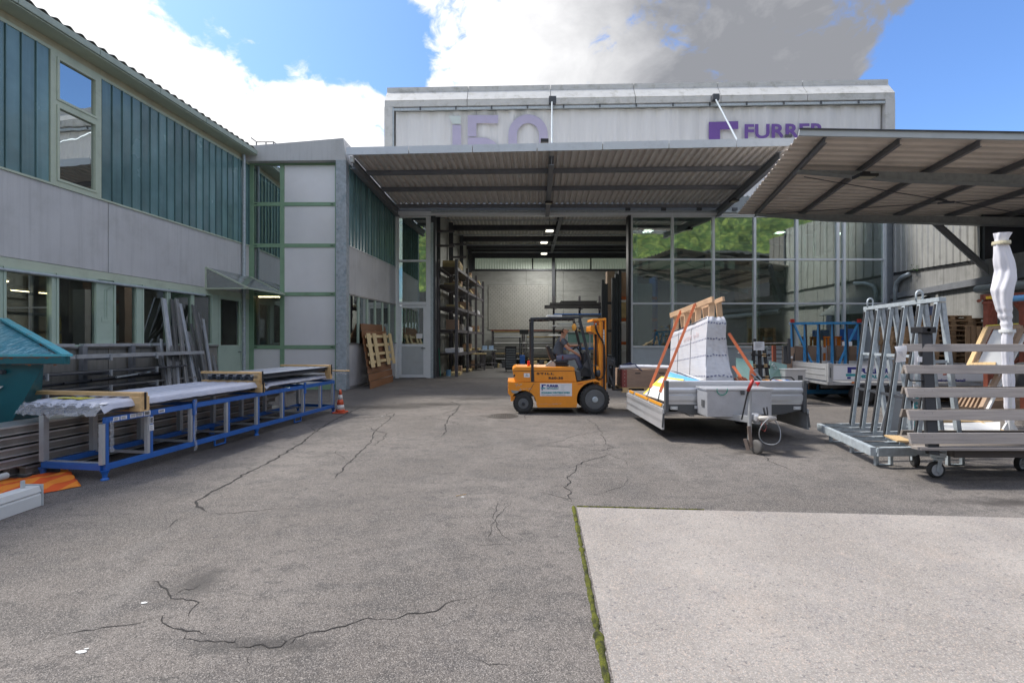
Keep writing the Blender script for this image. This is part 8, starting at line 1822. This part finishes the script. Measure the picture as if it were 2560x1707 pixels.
# blue and dark machine near cabinet
mc_ = thing('welding_cart', 'dark welding cart with a blue body beside the tool cabinet', 'cart', (PX(1306, 25.6), 25.6, 0))
MB().box(PX(1299, 25.6), PX(1312, 25.6), 25.4, 26.0, .15, .9).build('body', M_blue, mc_, bevel=.02); MB().tube([(PX(1300, 25.6), 25.7, .9), (PX(1300, 25.6), 25.7, 1.9)], .04, 8).build('gas_bottle', M_dsteel, mc_); MB().cbox((PX(1310, 25.6), 25.6, 2.2), (.5, .3, .25)).tube([(PX(1304, 25.6), 25.7, .9), (PX(1306, 25.6), 25.7, 2.2)], .03, 6).build('boom', M_black, mc_)
for y in (25.45, 25.9): MB().lathe([(0, -.03), (.12, -.03), (.12, .03), (0, .03)], (PX(1313, 25.6), y, .12), 'Y', 16).build('wheel', M_rubber, mc_)
for k in range(10):
    px = 1236 + k * 6 if k < 4 else 1330 + (k - 4) * 9; Y = 28.6; s_ = .18 + .2 * rnd.random(); o = MB().box(PX(px, Y), PX(px, Y) + s_, Y, Y + .3, 0, s_ * 1.4).build('scrap_box', [M_dsteel, M_iw, M_aludark][k % 3], bevel=.02); tag(o, f'{["first","second","third","fourth","fifth","sixth","seventh","eighth","ninth","tenth"][k]} small box from the left on the floor before the rear rack', 'box', 'small boxes before the low rear rack')
gb = MB().grid(lambda u, v: Vector((PX(1480, 15.5) + .5 * math.sin(math.pi * min(1, v + .12)) ** .5 * math.cos(u * 2 * math.pi) * (1 + .06 * nz2(u * 6, v * 6)), 19.5 + .45 * math.sin(math.pi * min(1, v + .12)) ** .5 * math.sin(u * 2 * math.pi), 1.55 * v + .03 * nz2(u * 9, v * 9))), 28, 16).build('big_bag', mat('grey_woven_bag', (.30, .32, .31), .8, var=.15, vs_=5), smooth=True); tag(gb, 'grey woven big bag standing in the doorway behind the mast', 'bag')
# stacker with black uprights, tall carton, orange pallet rack on the right
st = thing('reach_stacker', 'tall black stacker mast just inside the right side of the open bay', 'stacker', (PX(1535, 22.4), 22.4, 0))
for px, zt_ in ((1507, 700), (1515, 710), (1533, 695), (1541, 685), (1549, 678)): MB().box(PX(px, 22.4) - .07, PX(px, 22.4) + .07, 22.3, 22.5, 0, PZ(zt_, 22.4)).build('mast_rail', M_fb, st)
for py in (760, 830, 900): MB().box(PX(1505, 22.4), PX(1552, 22.4), 22.51, 22.6, PZ(py, 22.4), PZ(py, 22.4) + .12).build('cross_bar', M_fb, st)
MB().box(PX(1508, 22.4), PX(1550, 22.4), 22.6, 23.6, .1, 1.0).build('body', M_dsteel, st, bevel=.03)
cb = MB().box(PX(1518, 23.8), PX(1537, 23.8), 23.8, 24.2, .02, PZ(678, 23.8)).build('tall_carton', mat('brown_tall_carton', (.26, .19, .14), .8, var=.08)); tag(cb, 'very tall brown carton standing behind the black stacker mast', 'carton')
pr2 = thing('pallet_rack', 'orange beamed pallet rack at the right side of the open bay', 'rack', (PX(1560, 24.5), 24.5, 0))
M_orb = mat('orange_rack_beam', (.55, .12, .02), .45, var=.08)
for px in (1545, 1640): MB().box(PX(px, 24.5) - .06, PX(px, 24.5) + .06, 24.4, 25.5, 0, 5.2).build('upright', M_blue if px > 1600 else M_dsteel, pr2)
for z in (1.5, 2.75, 3.9): MB().box(PX(1540, 24.5), PX(1640, 24.5), 24.3, 24.42, z, z + .16).build('beam', M_orb, pr2)
for k, (px, z, h) in enumerate(((1560, 4.08, 1.3), (1562, 2.93, .85), (1560, 1.68, .95), (1600, 1.68, .7), (1608, 2.93, .8), (1560, .02, 1.2))):
    o = MB().box(PX(px - 13, 24.6), PX(px + 14, 24.6), 24.45, 25.3, z, z + h).build('carton', [M_card, M_iw, M_paper][k % 3], bevel=.01); tag(o, ['carton on the highest orange beam by the bay edge', 'carton on the middle orange beam by the bay edge', 'white box on the lowest orange beam by the bay edge', 'carton on the lowest orange beam behind the first glass bay', 'timber box on the middle orange beam behind the glass', 'pale box standing on the floor under the orange beams'][k], 'carton')
# behind the glazing
def gl(px0, px1, py0, py1, Y, nm, m, lab_, cat, d=.5): o = MB().box(PX(px0, Y), PX(px1, Y), Y, Y + d, PZ(py1, Y), PZ(py0, Y)).build(nm, m, bevel=.01); tag(o, lab_, cat); return o
gl(1590, 1631, 709, 930, 22.6, 'white_cabinet', M_white, 'tall white cabinet behind the first glazed bay', 'cabinet'); gl(1846, 1890, 640, 760, 30, 'beige_carton', M_card, 'beige tall carton deep inside behind the middle glazing', 'carton')
bm = thing('yellow_bench', 'yellow steel bench behind the lower left glazing', 'bench', (PX(1640, 23.5), 23.5, 0))
M_yb = mat('dull_yellow_steel', (.40, .36, .12), .5); MB().box(PX(1602, 23.5), PX(1670, 23.5), 23.5, 24.2, PZ(830, 23.5), PZ(824, 23.5)).build('top', M_yb, bm)
for px in (1604, 1665): MB().box(PX(px, 23.5), PX(px + 4, 23.5), 23.5, 23.6, 0, PZ(831, 23.5)).build('leg', M_yb, bm)
M_otr = mat('orange_trestle', (.60, .16, .01), .45)
for k, px in enumerate((2066, 2090, 2103)):
    t = thing('trestle', ['left', 'middle', 'right'][k] + ' orange trestle behind the glazing above the blue rack', 'trestle', (PX(px, 20.2), 20.2, 0), group='orange trestles behind the blue rack')
    for a, b in ((-4, -6), (4, 6)): MB().bar(P(px + a, 842, 20.2), P(px + b, 940, 20.2), .07, .07, (0, 1, 0)).build('leg', M_otr, t)
    MB().bar(P(px - 7, 843, 20.2), P(px + 8, 843, 20.2), .08, .08, (0, 1, 0)).build('top_bar', M_otr, t)
gl(2120, 2148, 822, 850, 19.8, 'blue_crate', M_blue, 'blue crate behind the right end of the blue rack', 'crate'); gl(1912, 1932, 843, 851, 22, 'blue_folder', mat('pale_blue_plastic', (.30, .55, .65), .5), 'small pale blue box behind the glass above the grey planks', 'box', .2)
gl(2020, 2040, 832, 870, 22.5, 'yellow_crate', M_yb, 'yellow crate inside, between the blue rack legs', 'crate'); gl(1700, 1770, 830, 930, 23.5, 'dark_cabinet', M_dsteel, 'dark cabinet inside, directly behind the wrapped load', 'cabinet'); gl(1900, 1975, 790, 930, 26, 'timber_pile', M_iw, 'stack of timber deep behind the middle glazing', 'timber', 1.5); gl(2180, 2205, 815, 930, 19.7, 'grey_locker', M_lgrey, 'grey locker standing at the right corner of the hall front', 'locker')
o = MB().grid(lambda u, v: P(1926 + 40 * u + 10 * v * (1 - u), 708 + 50 * v, 23.0) + Vector((0, .1 * nz2(u * 4, v * 4), 0)), 8, 8).build('plastic_cover', mat('pale_green_plastic', (.38, .44, .40), .4)); tag(o, 'pale plastic sheet hanging inside behind the fifth glazed bay', 'plastic sheet')
